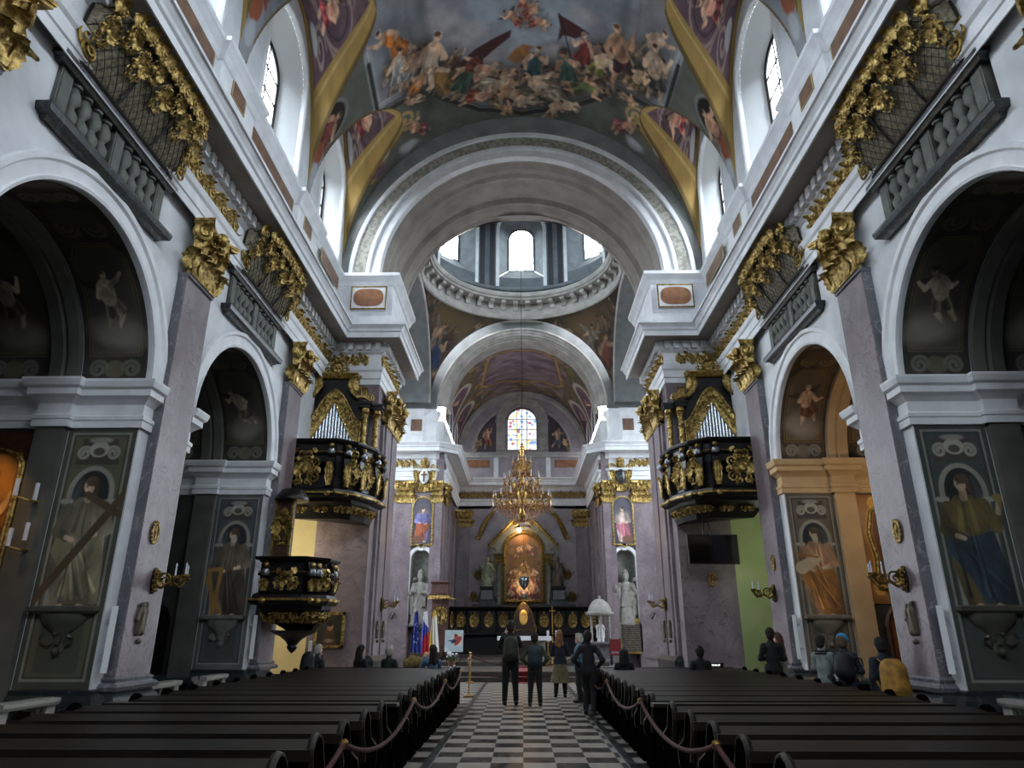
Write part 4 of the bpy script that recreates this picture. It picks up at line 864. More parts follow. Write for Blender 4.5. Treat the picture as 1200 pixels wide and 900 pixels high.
# ---------------------------------------------------------------- pilasters
POS = {0: 'nearest, cut by the frame edge', 1: 'between the two side chapels', 2: 'between the far chapel and the organ'}
for s in (-1, 1):
    for k, yc in enumerate(PILC):
        t = thing('pilaster', 'pink marble pilaster on the %s nave wall, %s' % ('left' if s < 0 else 'right', POS[k]), 'pilaster', (s * WX, yc, 0), -s * PI / 2, 'nave pilasters')
        b = MB(); b.box(-.525, .525, -.165, 0, .8, 8.22); b.obj('backing', 'grey_marble', t)
        f = MB(); f.box(-.525, .525, -.195, -.165, .98, 8.2); f.obj('shaft', 'pink_marble', t)
        g = MB(); g.mold([(-.525, 0), (-.525, -.18), (.525, -.18), (.525, 0)], [(0, .78), (.12, .78), (.14, .84), (.1, .88), (.05, .9), (.07, .95), (.0, .99)], side=-1); g.obj('base', 'grey_marble', t)
        n = MB(); n.box(-.54, .54, -.23, 0, 8.16, 8.24); n.obj('necking', 'grey_marble', t)
        put_capital(t, loc=(0, -.17, 8.22))
    t = thing('pilaster', 'tall marble pilaster with gilded capital on the inner face of the %s crossing pier' % ('left' if s < 0 else 'right'), 'pilaster', (s * 4.75, 23.4, 0), -s * PI / 2, 'crossing pilasters')
    MB().box(-1.25, 1.25, -.1, 0, .8, 8.22).box(-1.0, -.1, -.16, -.1, .8, 8.22).box(.1, 1.0, -.16, -.1, .8, 8.22).obj('shaft', 'pink_marble', t)
    MB().mold([(-1.25, 0), (-1.25, -.14), (1.25, -.14), (1.25, 0)], [(0, .0), (.12, 0), (.12, .6), (.14, .84), (.1, .88), (.0, .99)], side=-1).obj('base', 'dark_marble', t)
    put_capital(t, loc=(-.5, -.1, 8.22), sc=(1.15, 1, 1)); put_capital(t, loc=(.65, -.1, 8.22), sc=(1, 1, 1))
    # capital on the pier front by the organ
    for q, (x0, w_) in enumerate(((6.05, .85), (4.4, .55))):
        t = thing('pilaster', 'slim marble pilaster on the %s chancel front, %s the bishop niche' % ('left' if s < 0 else 'right', ('outside', 'inside')[q]), 'pilaster', (s * x0, Y3, 0), 0, 'chancel front pilasters')
        MB().box(-w_ / 2, w_ / 2, -.08, 0, .5, 7.9).obj('shaft', 'pink_marble', t); put_capital(t, loc=(0, -.08, 7.88), sc=(w_ / 1.05, .8, .92))
# ---------------------------------------------------------------- gilded frieze
un = MB(); L_ = .62
un.merge(spiral(.16, .21, .15, .036, 0, 1, -1.8)); un.merge(spiral(.46, .24, .15, .036, 0, -1, 1.8)); un.tube([(0, 0, .3), (.1, -.03, .08), (.3, -.05, .22), (.5, -.03, .4), (.62, 0, .3)], .028, 5)
for (x, z, a, l) in ((.05, .1, .6, .2), (.3, .05, -.4, .2), (.31, .3, .5, .17), (.6, .1, -.5, .22), (.16, .3, -.9, .16), (.48, .1, 2.2, .16), (.02, .36, 1.6, .14)): un.merge(leaf(l, .11, .1, nu=5, nv=7), Matrix.Translation((x, 0, z)) @ Matrix.Rotation(a, 4, 'Y'))
flower((.16, .21), .07, -.07, un); flower((.46, .24), .07, -.07, un); un.ball((.31, -.06, .44), .055, 7, 5); un.ball((.02, -.05, .16), .05, 7, 5)
ub = None
for s in (-1, 1):
    t = thing('gilded_frieze', 'long gilded scrollwork frieze along the %s nave entablature' % ('left' if s < 0 else 'right'), 'frieze', (s * 6.5, 0, 10.06), 0, 'nave friezes')
    n = int((Y1 - 6.2) / L_)
    for k in range(n):
        if any(abs(Y1 - L_ * (k + .5) - yb) < 1.85 for yb in (9.25, 15.4)): continue
        if ub is None: ub = un.obj('scroll', 'gold', t, 50); o = ub
        else: o = ub.copy(); COL.objects.link(o); o.parent = t
        o.rotation_euler = (0, 0, -s * PI / 2); o.location = (-s * .01, (Y1 - L_ * (k + 1) if s < 0 else Y1 - L_ * k) if True else 0, .0)
        if s < 0: o.location = (.01, Y1 - L_ * (k + 1) + 0, 0)
        else: o.location = (-.01, Y1 - L_ * k, 0)
    t = thing('gilded_frieze', 'gilded scrollwork frieze round the %s crossing pier above the organ' % ('left' if s < 0 else 'right'), 'frieze', (s * 6.5, 0, 10.06), 0, 'pier friezes')
    for k in range(2):
        o = ub.copy(); COL.objects.link(o); o.parent = t; o.rotation_euler = (0, 0, 0); o.location = (-s * .05 - (s > 0) * .62 - s * .05 - s * .62 * k, Y1 - .02, 0)
    for k in range(5):
        o = ub.copy(); COL.objects.link(o); o.parent = t; o.rotation_euler = (0, 0, -s * PI / 2); o.location = (-s * 1.77, Y1 + (.62 * k if s < 0 else .62 * (k + 1)), 0)
# ---------------------------------------------------------------- attic panels
for s in (-1, 1):
    pan = []
    for yc in (4.35, 9.6, 14.85, 19.95):
        pan += [(yc - .0, 1.5 if yc < 17 else .95, .2)] + ([(yc + 2.6, .3, .2)] if yc < 17 else [])
    for k, (y, hw_, hh) in enumerate(pan):
        x = s * (6.435 if hw_ > 1 else 6.315)
        if y < 8: continue
        t = thing('attic_panel', '%s brown panel with gilt border in the %s attic, %s' % ('long' if hw_ > 1 else 'small', 'left' if s < 0 else 'right', ('under the nearer clerestory window', 'below the strip between the windows', 'under the far clerestory window', 'beside the crossing arch')[(k - 2) % 4]), 'panel', (x, y, 12.9), -s * PI / 2, 'attic panels')
        f = MB(); f.box(-hw_ - .06, hw_ + .06, -.02, 0, -hh - .04, hh + .04); f.obj('border', mat('pale_gilt', 'a8946a', .5) if 'pale_gilt' not in M else 'pale_gilt', t)
        MB().box(-hw_, hw_, -.03, -.02, -hh, hh).obj('field', 'brown_panel', t)
    t = thing('attic_panel', 'oval orange marble panel with gilt frame on the %s attic block facing the nave' % ('left' if s < 0 else 'right'), 'panel', (s * 5.3, Y1 - .16, 12.55), 0, 'orange marble panels')
    MB().box(-.62, .62, -.04, 0.1, -.44, .44).obj('field', 'stucco', t)
    fr = MB()
    for a_ in ((-.62, .62, .4, .44), (-.62, .62, -.44, -.4)): fr.box(a_[0], a_[1], -.06, 0, a_[2], a_[3])
    fr.box(-.62, -.58, -.06, 0, -.44, .44).box(.58, .62, -.06, 0, -.44, .44); fr.obj('gilt_frame', 'old_gold', t)
    ov = MB(); pts = [(.52 * math.copysign(abs(math.cos(a)) ** .6, math.cos(a)), .33 * math.copysign(abs(math.sin(a)) ** .8, math.sin(a))) for a in [2 * PI * i / 40 for i in range(40)]]; ov.prism(pts, 'Y', -.06, 0); ov.obj('oval', 'orange_marble', t)
# ---------------------------------------------------------------- oratory balconies with gilded grilles
def balcony(label):
    t = thing('oratory_balcony', label, 'balcony', group='oratory balconies')
    s_ = MB(); s_.mold([(-1.55, 0), (-1.55, -.05), (1.55, -.05), (1.55, 0)], [(0, -.16), (.04, -.16), (.08, -.1), (.16, -.08), (.18, 0), (.18, .04), (0, .06)], side=-1); s_.box(-1.5, 1.5, -.05, .45, -.14, .05); s_.obj('sill', 'dark_marble', t)
    for x in (-1.38, 0, 1.36): MB().box(x - .13, x + .13, -.06, .12, .04, .88).box(x - .1, x + .1, -.075, -.06, .1, .8).obj('post', 'balcony_stone', t)
    bp = None
    for x in (-1.1, -.84, -.58, -.32, .31, .57, .83, 1.09):
        if bp is None:
            b = MB(); b.lathe([(.11, 0), (.11, .08), (.07, .1), (.12, .22), (.13, .3), (.07, .41), (.07, .46), (.13, .56), (.12, .65), (.07, .76), (.11, .78), (.11, .86)], (0, 0, .03), 10); bp = b.obj('baluster', 'balcony_stone', t, 50); o = bp
        else: o = bp.copy(); COL.objects.link(o); o.parent = t
        o.location = (x, .02, 0)
    r = MB(); r.mold([(-1.55, .3), (-1.55, -.06), (1.52, -.06), (1.52, .3)], [(-.1, .86), (.06, .86), (.1, .92), (.14, .94), (.14, 1.02), (.06, 1.06), (-.1, 1.06)], side=-1); r.box(-1.55, 1.52, -.1, .35, .87, 1.05); r.obj('top_rail', 'dark_marble', t)
    def bas(u, v, e=0):
        x = (u - .5) * 3.0; q = math.sin(PI * min(1, max(0, .06 + v * .94))) ; bul = (.12 + .5 * v ** .75) * (.25 + .75 * (1 - abs(2 * u - 1) ** 5) ** .5)
        return (x * (1 + .03 * q), -.1 - bul - e, 1.05 + 1.1 * v)
    g = MB(); g.grid(lambda u, v: bas(u, v, -.03), 30, 10); g.obj('grille_shell', mat('grille_dark', '857d66', .6, .3, col2='4f4a3b', scale=16) if 'grille_dark' not in M else 'grille_dark', t, 60)
    w_ = MB()
    for k in range(-10, 27):
        for sg in (1, -1):
            pts = [bas(*p) for p in [((k + sg * 6 * j / 8 + (0 if sg > 0 else 0)) / 20, j / 8) for j in range(9)] if 0 <= p[0] <= 1]
            if len(pts) > 1: w_.tube(pts, .007, 3)
    for u in (0, .333, .667, 1.0): w_.tube([bas(u, j / 8, .01) for j in range(9)], .022, 5)
    w_.tube([bas(i / 20, 0, .01) for i in range(21)], .03, 5); w_.obj('lattice', 'iron', t)
    for k, u in enumerate((.05, .16, .27, .38, .5, .62, .73, .84, .95)):
        c = MB(); p = bas(u, .7 if k % 2 else .52, .03); big = .5 if k % 2 else .66; c.merge(cartouche(.34, big, k), Matrix.Translation((p[0], p[1] - .03, p[2])) @ Matrix.Rotation(.5, 4, 'X')); c.obj('acanthus_relief', 'gold', t, 50)
    for k in range(11):
        c = MB(); p = bas(.04 + .092 * k, .98, .04); c.merge(leaf(.3, .26, .14), Matrix.Translation((p[0], p[1] - .0, 1.98))); flower((p[0], 2.0), .09, p[1] - .12, c); c.obj('crest_leaf', 'gold', t, 50)
    for sx in (-1, 1):
        c = MB(); c.merge(spiral(sx * 1.5, 1.42, .22, .03, -.25, sx, 1.0, 2)); c.merge(spiral(sx * 1.42, 1.2, .16, .025, -.3, -sx, 2.0, 2)); c.obj('scroll', 'old_gold', t, 50)
    return t
B0 = balcony('x')
for k, (s, yc, w) in enumerate(((-1, 9.2, 'left wall over the near chapel arch'), (-1, 15.38, 'left wall over the far chapel arch'), (1, 9.35, 'right wall over the near chapel arch'), (1, 15.45, 'right wall over the far chapel arch'))):
    t = B0 if k == 0 else copy_tree(B0); t['label'] = 'black oratory balcony with gilded bulging grille, ' + w
    t.location = (s * WX, yc, 8.5); t.rotation_euler = (0, 0, -s * PI / 2)
# ---------------------------------------------------------------- organ galleries, organs, pulpit
CARTS = [cartouche(.8, .62, 3), cartouche(.5, .62, 5)]
def parapet(t, plan, z0, z1, panels, posts, deep, wood='dark_wood', sd=1, gold='gold', taper=.5, fin=True):
    # plan runs with the outside on its right hand; z0 underside of the cornice, z1 top of the rail
    def P(f):
        L = [math.dist(plan[i], plan[i + 1]) for i in range(len(plan) - 1)]; d = f * sum(L)
        for i, l in enumerate(L):
            if d <= l + 1e-6: break
            d -= l
        a, b = plan[i], plan[i + 1]; k = d / l; return (a[0] + (b[0] - a[0]) * k, a[1] + (b[1] - a[1]) * k), math.atan2(b[1] - a[1], b[0] - a[0])
    h = z1 - z0
    MB().mold(plan, [(0, z0 + .28), (0, z1 - .1), (-.1, z1 - .1), (-.1, z0 + .28)], side=-sd).obj('parapet_panel', wood, t)
    m = MB(); m.mold(plan, [(-.14, z1 - .14), (.03, z1 - .14), (.05, z1 - .1), (.12, z1 - .08), (.14, z1 - .02), (.14, z1), (-.14, z1 + .01)], side=-sd); m.obj('top_rail', wood, t)
    m = MB(); m.mold(plan, [(-.05, z1 - .46), (.03, z1 - .46), (.06, z1 - .42), (.04, z1 - .38), (-.05, z1 - .38)], side=-sd); m.obj('rail_moulding', wood, t)
    m = MB(); m.mold(plan, [(0, z0), (.1, z0), (.16, z0 + .05), (.18, z0 + .1), (.12, z0 + .16), (.1, z0 + .24), (.04, z0 + .28), (0, z0 + .3)], side=-sd); m.obj('cornice', wood, t)
    m = MB(); m.mold(plan, [(.1, z0 + .1), (.185, z0 + .1), (.185, z0 + .155), (.1, z0 + .155)], side=-sd); m.obj('gilt_band', 'old_gold', t)
    m = MB(); m.mold(plan, [(.0, z1 - .365), (.055, z1 - .365), (.055, z1 - .35), (0, z1 - .35)], side=-sd); m.obj('gilt_band', 'old_gold', t)
    for f, wdt in panels:
        (x, y), a = P(f); mb = MB(); mb.merge(cartouche(wdt, (h - .75) * 1.02, int(f * 50)), Matrix.Translation((x, y, z0 + .3 + (h - .75) / 2 + .02)) @ Matrix.Rotation(a if sd > 0 else a + PI, 4, 'Z') @ Matrix.Translation((0, -.01, 0)))
        mb.obj('gilded_relief', gold, t, 50)
        mb = MB()
        for k in range(5):
            u = (k - 2) / 2.5; q = Matrix.Translation((x, y, z1 - .2 - .1 * (1 - u * u))) @ Matrix.Rotation(a if sd > 0 else a + PI, 4, 'Z'); mb.merge(leaf(.16, .16, .06, nu=5, nv=7), q @ Matrix.Translation((u * wdt * .42, -.03, -.06)) @ Matrix.Rotation(u * 1.2 + PI, 4, 'Y'))
        mb.obj('festoon', gold, t, 50)
    for f in posts:
        (x, y), a = P(f); q = Matrix.Translation((x, y, 0)) @ Matrix.Rotation(a if sd > 0 else a + PI, 4, 'Z')
        b = MB(); b.merge(MB().prism([(-.02, z0 + .28), (-.12, z0 + .3), (-.16, z0 + .5), (-.1, z1 - .55), (-.17, z1 - .42), (-.17, z1 - .32), (-.06, z1 - .1), (0, z1 - .1)], 'X', -.1, .1), q); b.obj('post', wood, t)
        b = MB(); b.merge(leaf((h - .7) * .9, .22, .08), q @ Matrix.Translation((0, -.15, z0 + .32))); b.obj('post_leaf', gold, t, 50); MB().ball(tuple(q @ Vector((0, -.14, z1 - .2))), .07, 8, 6).obj('knob', gold, t, 60); MB().ball(tuple(q @ Vector((0, -.17, z0 + .1))), .09, 8, 6, (1, .8, .8)).obj('knob', gold, t, 60)
        if fin: b = MB(); b.merge(MB().lathe([(.001, -.02), (.1, -.02), (.12, .05), (.09, .13), (.001, .15)], (0, -.12, z1 - .44), 10), q); b.obj('post_cap', mat('pewter', '7d8186', .3, .8) if 'pewter' not in M else 'pewter', t, 50)
    # underside
    c = (sum(p[0] for p in plan) / len(plan), max(p[1] for p in plan)); k = taper
    u = MB(); n = len(plan)
    lv = [(1.0, z0 + .02), (.97, z0 - .1), (.85, z0 - .2), (.8, z0 - deep * .5), (k, z0 - deep)]
    for (f1, za) in lv: u.v += [(c[0] + (p[0] - c[0]) * f1, c[1] + (p[1] - c[1]) * f1, za) for p in plan]
    for L in range(len(lv) - 1):
        for i in range(n - 1): u.f.append((L * n + i, L * n + i + 1, (L + 1) * n + i + 1, (L + 1) * n + i))
    u.f.append(tuple(range((len(lv) - 1) * n, len(lv) * n))); u.f.append(tuple(range(n))); u.obj('underside', wood, t)
    g = MB(); rg = random.Random(5)
    for i in range(n - 1):
        for q in (.3, .7):
            a, b = plan[i], plan[i + 1]; x = a[0] + (b[0] - a[0]) * q; y = a[1] + (b[1] - a[1]) * q; f1 = .82; an = math.atan2(b[1] - a[1], b[0] - a[0]) + (0 if sd > 0 else PI)
            g.merge(cartouche(.5, deep * .7, i + 3), Matrix.Translation((c[0] + (x - c[0]) * f1, c[1] + (y - c[1]) * f1, z0 - deep * .45)) @ Matrix.Rotation(an, 4, 'Z') @ Matrix.Rotation(.7, 4, 'X') @ Matrix.Scale(.9, 4))
    g.obj('gilded_relief', gold, t, 50)
    return P
def organ(s):
    t = thing('organ', 'gilded baroque organ case with silver pipes on the %s gallery' % ('left' if s < 0 else 'right'), 'organ', (s * 6.02, 20.95, 6.3), s * -.06, 'pair of organs')
    g = 'gold'; W = .98
    c = MB(); out = [(-1.05, 0), (1.05, 0), (1.05, 2.2), (.95, 2.38), (.72, 2.42), (.55, 2.6), (.5, 2.95), (.52, 3.25), (-.52, 3.25), (-.5, 2.95), (-.55, 2.6), (-.72, 2.42), (-.95, 2.38), (-1.05, 2.2)]
    c.prism(out, 'Y', 0, .45); c.obj('case', 'dark_wood', t)
    # pipes: tallest in the middle
    n = 15
    ptop = lambda x: .95 + 1.42 * (1 - (abs(x) / .74) ** .95)
    for k in range(n):
        x = (k - 7) * .097; top = ptop(x) - .02; r = .044
        p = MB(); p.lathe([(r * .25, .2), (r, .5 + .03 * math.sin(k * 2)), (r, top), (r * .8, top), (.001, top - .01)], (x, -.07, 0), 10); p.box(x - r * .6, x + r * .6, -.07 - r - .004, -.07 - r + .008, .6, .65); p.obj('pipe', 'organ_tin', t, 50)
    # gilded carved frame: ogee panel between the pipe tops and the outer curve
    f = MB()
    oz = lambda x: 1.62 + 1.08 * (.5 + .5 * math.cos(PI * min(1, abs(x) / .84))) ** .8
    def fr(u, v):
        x = -.86 + 1.72 * u; lo = ptop(x) - .1 if abs(x) < .74 else .35; return (x, -.1 - .03 * math.sin(PI * v) - .012 * math.sin(40 * u) * math.sin(9 * v), lo + (max(oz(x), lo + .08) - lo) * v)
    f.grid(fr, 60, 7); f.tube([(-.86 + 1.72 * i / 40, -.13, max(oz(-.86 + 1.72 * i / 40), .4)) for i in range(41)], .035, 6)
    f.tube([(-.74 + 1.48 * i / 30, -.14, ptop(-.74 + 1.48 * i / 30) - .08) for i in range(31)], .025, 6)
    for sx in (-1, 1): f.tube([(sx * .87, -.13, .35), (sx * .87, -.13, 1.62)], .035, 6); f.tube([(sx * .745, -.13, .35), (sx * .745, -.13, .9)], .025, 6)
    for sx in (-1, 1):
        for k in range(7): x = .8 - .1 * k; z = (max(ptop(x) if x < .74 else .95, .5) + oz(x)) / 2; f.merge(spiral(sx * x, z, .1, .022, -.13, sx * (-1) ** k, k)); f.merge(leaf(.2, .12, .06, nu=5, nv=7), Matrix.Translation((sx * x, -.14, z)) @ Matrix.Rotation(sx * (.6 + .3 * k), 4, 'Y'))
        for k in range(4): f.merge(spiral(sx * .805, .48 + .14 * k, .06, .016, -.12, sx * (-1) ** k, k))
    f.obj('pipe_frame', g, t, 50)
    sh = MB()
    for k in range(9): a = (k - 4) * .27; sh.merge(leaf(.36, .15, .05, nu=5, nv=7), Matrix.Translation((0, -.15, 2.4)) @ Matrix.Rotation(a, 4, 'Y'))
    sh.ball((0, -.17, 2.44), .08, 8, 6); sh.obj('shell', g, t, 50)
    for sx in (-1, 1):
        for q, xx in enumerate((1.0, 1.32)):
            if q and sx != -s: continue
            y0 = -.12 + .25 * q
            c = MB(); c.lathe([(.11, .35), (.11, .45), (.08, .5), (.075, 1.85), (.1, 1.9), (.13, 2.0), (.13, 2.08)], (sx * xx, y0, 0), 12)
            for k in range(26): a = k * .9; z = .55 + k * .05; c.ball((sx * xx + .075 * math.cos(a), y0 + .075 * math.sin(a), z), .045, 6, 4)
            for k in range(5): a = -PI / 2 + (k - 2) * .7; c.merge(leaf(.2, .12, .08, nu=5, nv=7), Matrix.Translation((sx * xx, y0, 1.8)) @ Matrix.Rotation(a + PI / 2, 4, 'Z') @ Matrix.Translation((0, -.07, 0)))
            c.obj('twisted_column', g, t, 50)
            MB().box(sx * xx - .18, sx * xx + .18, y0 - .18, y0 + .25, 2.08, 2.18).box(sx * xx - .22, sx * xx + .22, y0 - .22, y0 + .25, 2.18, 2.26).obj('column_block', 'dark_wood', t)
            MB().box(sx * xx - .16, sx * xx + .16, y0 - .16, y0 + .2, .0, .35).obj('column_base', 'dark_wood', t)
        v = MB(); v.tube([(sx * 1.18, -.2, 2.3), (sx * .98, -.2, 2.44), (sx * .74, -.2, 2.44), (sx * .56, -.2, 2.6), (sx * .42, -.2, 2.85)], [.05, .08, .08, .07, .05], 7); v.merge(spiral(sx * 1.14, 2.42, .13, .04, -.2, sx, -PI / 2, 1.6)); v.obj('volute', g, t, 50)
        v = MB(); v.merge(leaf(.7, .3, .15), Matrix.Translation((sx * .62, -.1, 2.62)) @ Matrix.Rotation(-sx * .12, 4, 'Y')); v.merge(spiral(sx * .66, 3.2, .13, .035, -.1, -sx, 0)); v.merge(spiral(sx * .78, 2.7, .12, .03, -.1, sx, 0)); v.merge(leaf(.4, .2, .15), Matrix.Translation((sx * .95, -.15, 2.45))); v.obj('side_scroll', g, t, 50)
    k = MB(); k.mold([(-.56, .4), (-.56, -.05), (.56, -.05), (.56, .4)], [(0, 3.1), (.04, 3.12), (.08, 3.2), (.12, 3.26), (.12, 3.3), (0, 3.34)], side=-1); k.obj('upper_cornice', 'old_gold', t)
    k = MB(); k.merge(cartouche(.85, .55, 8, -.1), Matrix.Translation((0, 0, 3.42))); k.ball((0, -.14, 3.42), .17, 12, 8, (1.1, .5, 1)); flower((0, 3.42), .16, -.22, k)
    for kx in range(7): k.merge(leaf(.3, .14, .1, nu=5, nv=7), Matrix.Translation((0, -.08, 3.44)) @ Matrix.Rotation((kx - 3) * .5, 4, 'Y'))
    k.obj('crest', g, t, 50); return t
for s in (-1, 1):
    side = 'left' if s < 0 else 'right'
    t = thing('organ_gallery', 'black and gilt carved organ gallery hanging in the %s bay beside the crossing pier' % side, 'gallery', (0, 0, 0), 0, 'organ galleries')
    plan = [(s * 7.2, 19.35), (s * 5.38, 19.35), (s * 4.95, 19.75), (s * 4.6, 20.55), (s * 4.5, 21.5)]
    parapet(t, plan, 5.25, 6.95, [(.22, .95), (.56, .42), (.72, .55), (.9, .55)], (.035, .4, .5, .63, .81, .985), .5, sd=1 if s < 0 else -1, taper=.7)
    MB().prism([*plan, (s * 7.2, 21.5)], 'Z', 5.9, 6.28).obj('floor_boards', 'dark_wood', t)
    organ(s)
# pulpit on the left
t = thing('pulpit', 'black and gilt polygonal pulpit on the left pilaster, below the organ gallery', 'pulpit')
pp = [(-6.46, 17.62), (-6.46, 17.42), (-5.42, 17.42), (-5.02, 17.95), (-4.95, 18.55), (-5.3, 19.1), (-6.4, 19.1)]
parapet(t, pp, 2.28, 3.42, [(.2, .72), (.44, .42), (.585, .42), (.72, .4)], (.085, .33, .375, .51, .65), .62, sd=1, gold='gold', taper=.35)
b = MB(); b.lathe([(.62, 1.7), (.5, 1.62), (.34, 1.56), (.2, 1.46), (.12, 1.36), (.14, 1.3), (.08, 1.22), (.001, 1.16)], (-5.75, 18.2, 0), 10); b.obj('pendant', 'dark_wood', t, 40)
b = MB(); b.box(-6.5, -6.02, 18.0, 18.2, 3.4, 5.0); b.obj('back_board', 'brown_wood', t); b = MB(); b.merge(cartouche(.4, 1.1, 7), Matrix.Translation((-6.24, 17.98, 4.2))); b.box(-6.06, -6.0, 17.96, 18.0, 3.4, 5.0); b.box(-6.5, -6.44, 17.96, 18.0, 3.4, 5.0); b.obj('gilded_relief', 'old_gold', t, 50)
b = MB(); b.lathe([(.001, 5.25), (.28, 5.2), (.36, 5.1), (.44, 5.0), (.44, 4.92), (.001, 4.9)], (-6.1, 18.05, 0), 14); b.obj('sounding_board', 'dark_wood', t, 40)
# ---------------------------------------------------------------- statues
def robed(H, mitre=False, arm='book', sd=1):
    rg = random.Random(sd); k = H / 1.0; f = rg.choice((-1, 1)); P = []
    A = lambda a, b, ra, rb: P.append((tuple(c * k for c in a), tuple(c * k for c in b), ra * k, rb * k))
    A((0, 0, .05), (0, 0, .42), .125, .105); A((.02 * f, -.01, .42), (.0, 0, .68), .11, .105); A((-.085, 0, .69), (.085, 0, .69), .06, .06); A((0, -.01, .74), (0, -.01, .79), .035, .035)
    A((0, -.02, .83), (0, -.015, .86), .056, .062); A((0, -.07, .825), (0, -.075, .815), .008, .011); A((0, -.05, .79), (0, -.06, .77), .03, .02)
    for i in range(11):
        a = -PI + PI * i / 10 * 1.0; x = .125 * math.cos(a); y = .12 * math.sin(a); A((x * 1.1, y * 1.1, .02), (x * .75 + .02 * f, y * .8, .4 + .08 * rg.random()), .032, .018)
    for i in range(5): x = -.1 + .05 * i; A((x, -.11, .3 + .03 * rg.random()), (x * .3 - .1 * f, -.11, .6), .018, .012)
    A((.125, 0, .7), (.165, -.05, .53), .05, .046); A((-.125, 0, .7), (-.165, -.04, .54), .05, .046)
    if arm == 'book': A((.19, -.05, .53), (.05, -.15, .57), .05, .035); A((-.18, -.04, .54), (-.12, -.15, .6), .05, .03); A((-.08, -.17, .58), (-.1, -.17, .66), .03, .03)
    else: A((.19, -.05, .53), (.1, -.15, .66), .048, .03); A((-.18, -.04, .54), (-.22, -.14, .66), .048, .028); A((-.22, -.14, .66), (-.22, -.16, .7), .025, .02)
    for sx in (-1, 1): A((sx * .145, -.03, .55), (sx * .15, .0, .2), .045, .055)
    if mitre: A((0, -.01, .885), (0, -.005, .93), .062, .056); A((0, -.01, .93), (0, -.005, 1.0), .045, .008)
    else: A((0, .01, .88), (0, .02, .85), .06, .06)
    return P
STAT = {}
def statue(t, H, m, mitre=False, arm='book', sd=1, h=.02):
    return sdf_obj('figure', robed(H, mitre, arm, sd), h, m, t, .02 * H)
for s in (-1, 1):
    side = 'left' if s < 0 else 'right'; xc = s * 5.08
    t = thing('bishop_statue', 'grey stone bishop statue with mitre in the niche %s of the chancel' % side, 'statue', (xc, Y3 + .18, 1.95), 0, 'bishop statues')
    MB().box(-.45, .45, -.25, .25, -.02, .1).obj('plinth', 'grey_stone', t); o = statue(t, 2.62, 'statue_stone', True, 'book' if s < 0 else 'bless', 3 + s); o.location = (0, .02, .05)
    c = MB(); c.tube([(.3 * s, -.28, .1), (.32 * s, -.24, 2.1)], .022, 6); c.merge(spiral(.32 * s + .1, 2.15, .1, .02, -.24, -1, PI)); c.obj('crozier', 'statue_stone', t, 50)
    # portrait above
    t = thing('framed_portrait', 'arched saint painting in gilt frame above the %s niche' % side, 'painting', (xc, Y3 - .02, 6.95), 0, 'saint paintings over the niches')
    w_, hb, ha = .46, -1.12, .72
    def outline(g, n=16): return [(-w_ - g, hb - g), (-w_ - g, ha)] + [(-(w_ + g) * math.cos(PI * i / n), ha + (w_ + g) * math.sin(PI * i / n)) for i in range(1, n)] + [(w_ + g, ha), (w_ + g, hb - g), (w_ * .4, hb - g), (0, hb - g - .12), (-w_ * .4, hb - g)]
    f = MB(); f.prism(outline(.1), 'Y', -.08, 0); f.tube([(x, -.09, z) for x, z in outline(.05) + [outline(.05)[0]]], .045, 5); f.obj('gilt_frame', 'gold', t)
    nu, nv = 50, 90; u, v = np.meshgrid(np.linspace(-w_, w_, nu), np.linspace(0, 1, nv)); u = u.ravel(); v = v.ravel(); z = hb + v * (ha - hb + np.sqrt(np.clip(w_ ** 2 - u ** 2, 0, None)))
    p = Paint(u, z, '3d3c44'); p.px = .015; p.noise('55535c', 2, .4, .6, 4, .7); p.cloud(0, .2, .5, ('4a4852', '5d5a64', '6e6a72'), 5 + s); saint(p, 0, -1.0, 1.75, '8a4a30' if s < 0 else '8c5560', '5d5a86' if s < 0 else '9a8a84', 7 + s, 'c8a88c', None, -s); p.ell(.2 * s, -.9, .3, .18, '6b4a3a'); p.ell(0, .35, .14, .14, '8a7c60', ring=.008)
    mesh_np('canvas', np.stack((u, np.full_like(u, -.088), z), 1), gridF(nu, nv), 'canvas', t, True, p.C)
    # gilded shield over it
    t = thing('gilded_cartouche', 'gilded coat of arms cartouche with crest above the %s saint painting' % side, 'cartouche', (xc, Y3 - .06, 9.25), 0, 'coat of arms cartouches')
    g = MB(); g.merge(cartouche(.95, 1.3, 2), Matrix.Identity(4)); g.merge(leaf(.5, .4, .15), Matrix.Translation((0, -.05, .5))); g.ball((0, -.12, .85), .14, 10, 8); flower((0, .62), .18, -.1, g)
    for sx in (-1, 1): g.merge(leaf(.7, .25, .15), Matrix.Translation((sx * .38, -.05, -.2)) @ Matrix.Rotation(sx * .2, 4, 'Y')); g.merge(spiral(sx * .3, -.62, .2, .04, -.05, sx)); g.merge(spiral(sx * .45, .5, .18, .04, -.05, -sx))
    for k in range(5): g.merge(leaf(.4, .16, .1, nu=5, nv=7), Matrix.Translation((0, -.05, -.75)) @ Matrix.Rotation((k - 2) * .6, 4, 'Y'))
    g.obj('scrollwork', 'gold', t, 50); m = MB(); m.ball((0, -.1, -.02), .3, 16, 8, (.85, .35, 1.25)); m.obj('shield', 'stucco' if s < 0 else 'dark_marble', t, 60)
    if s < 0: MB().box(-.04, .04, -.24, -.18, -.28, .24).box(-.16, .16, -.24, -.18, .02, .1).obj('cross', 'brown_panel', t)
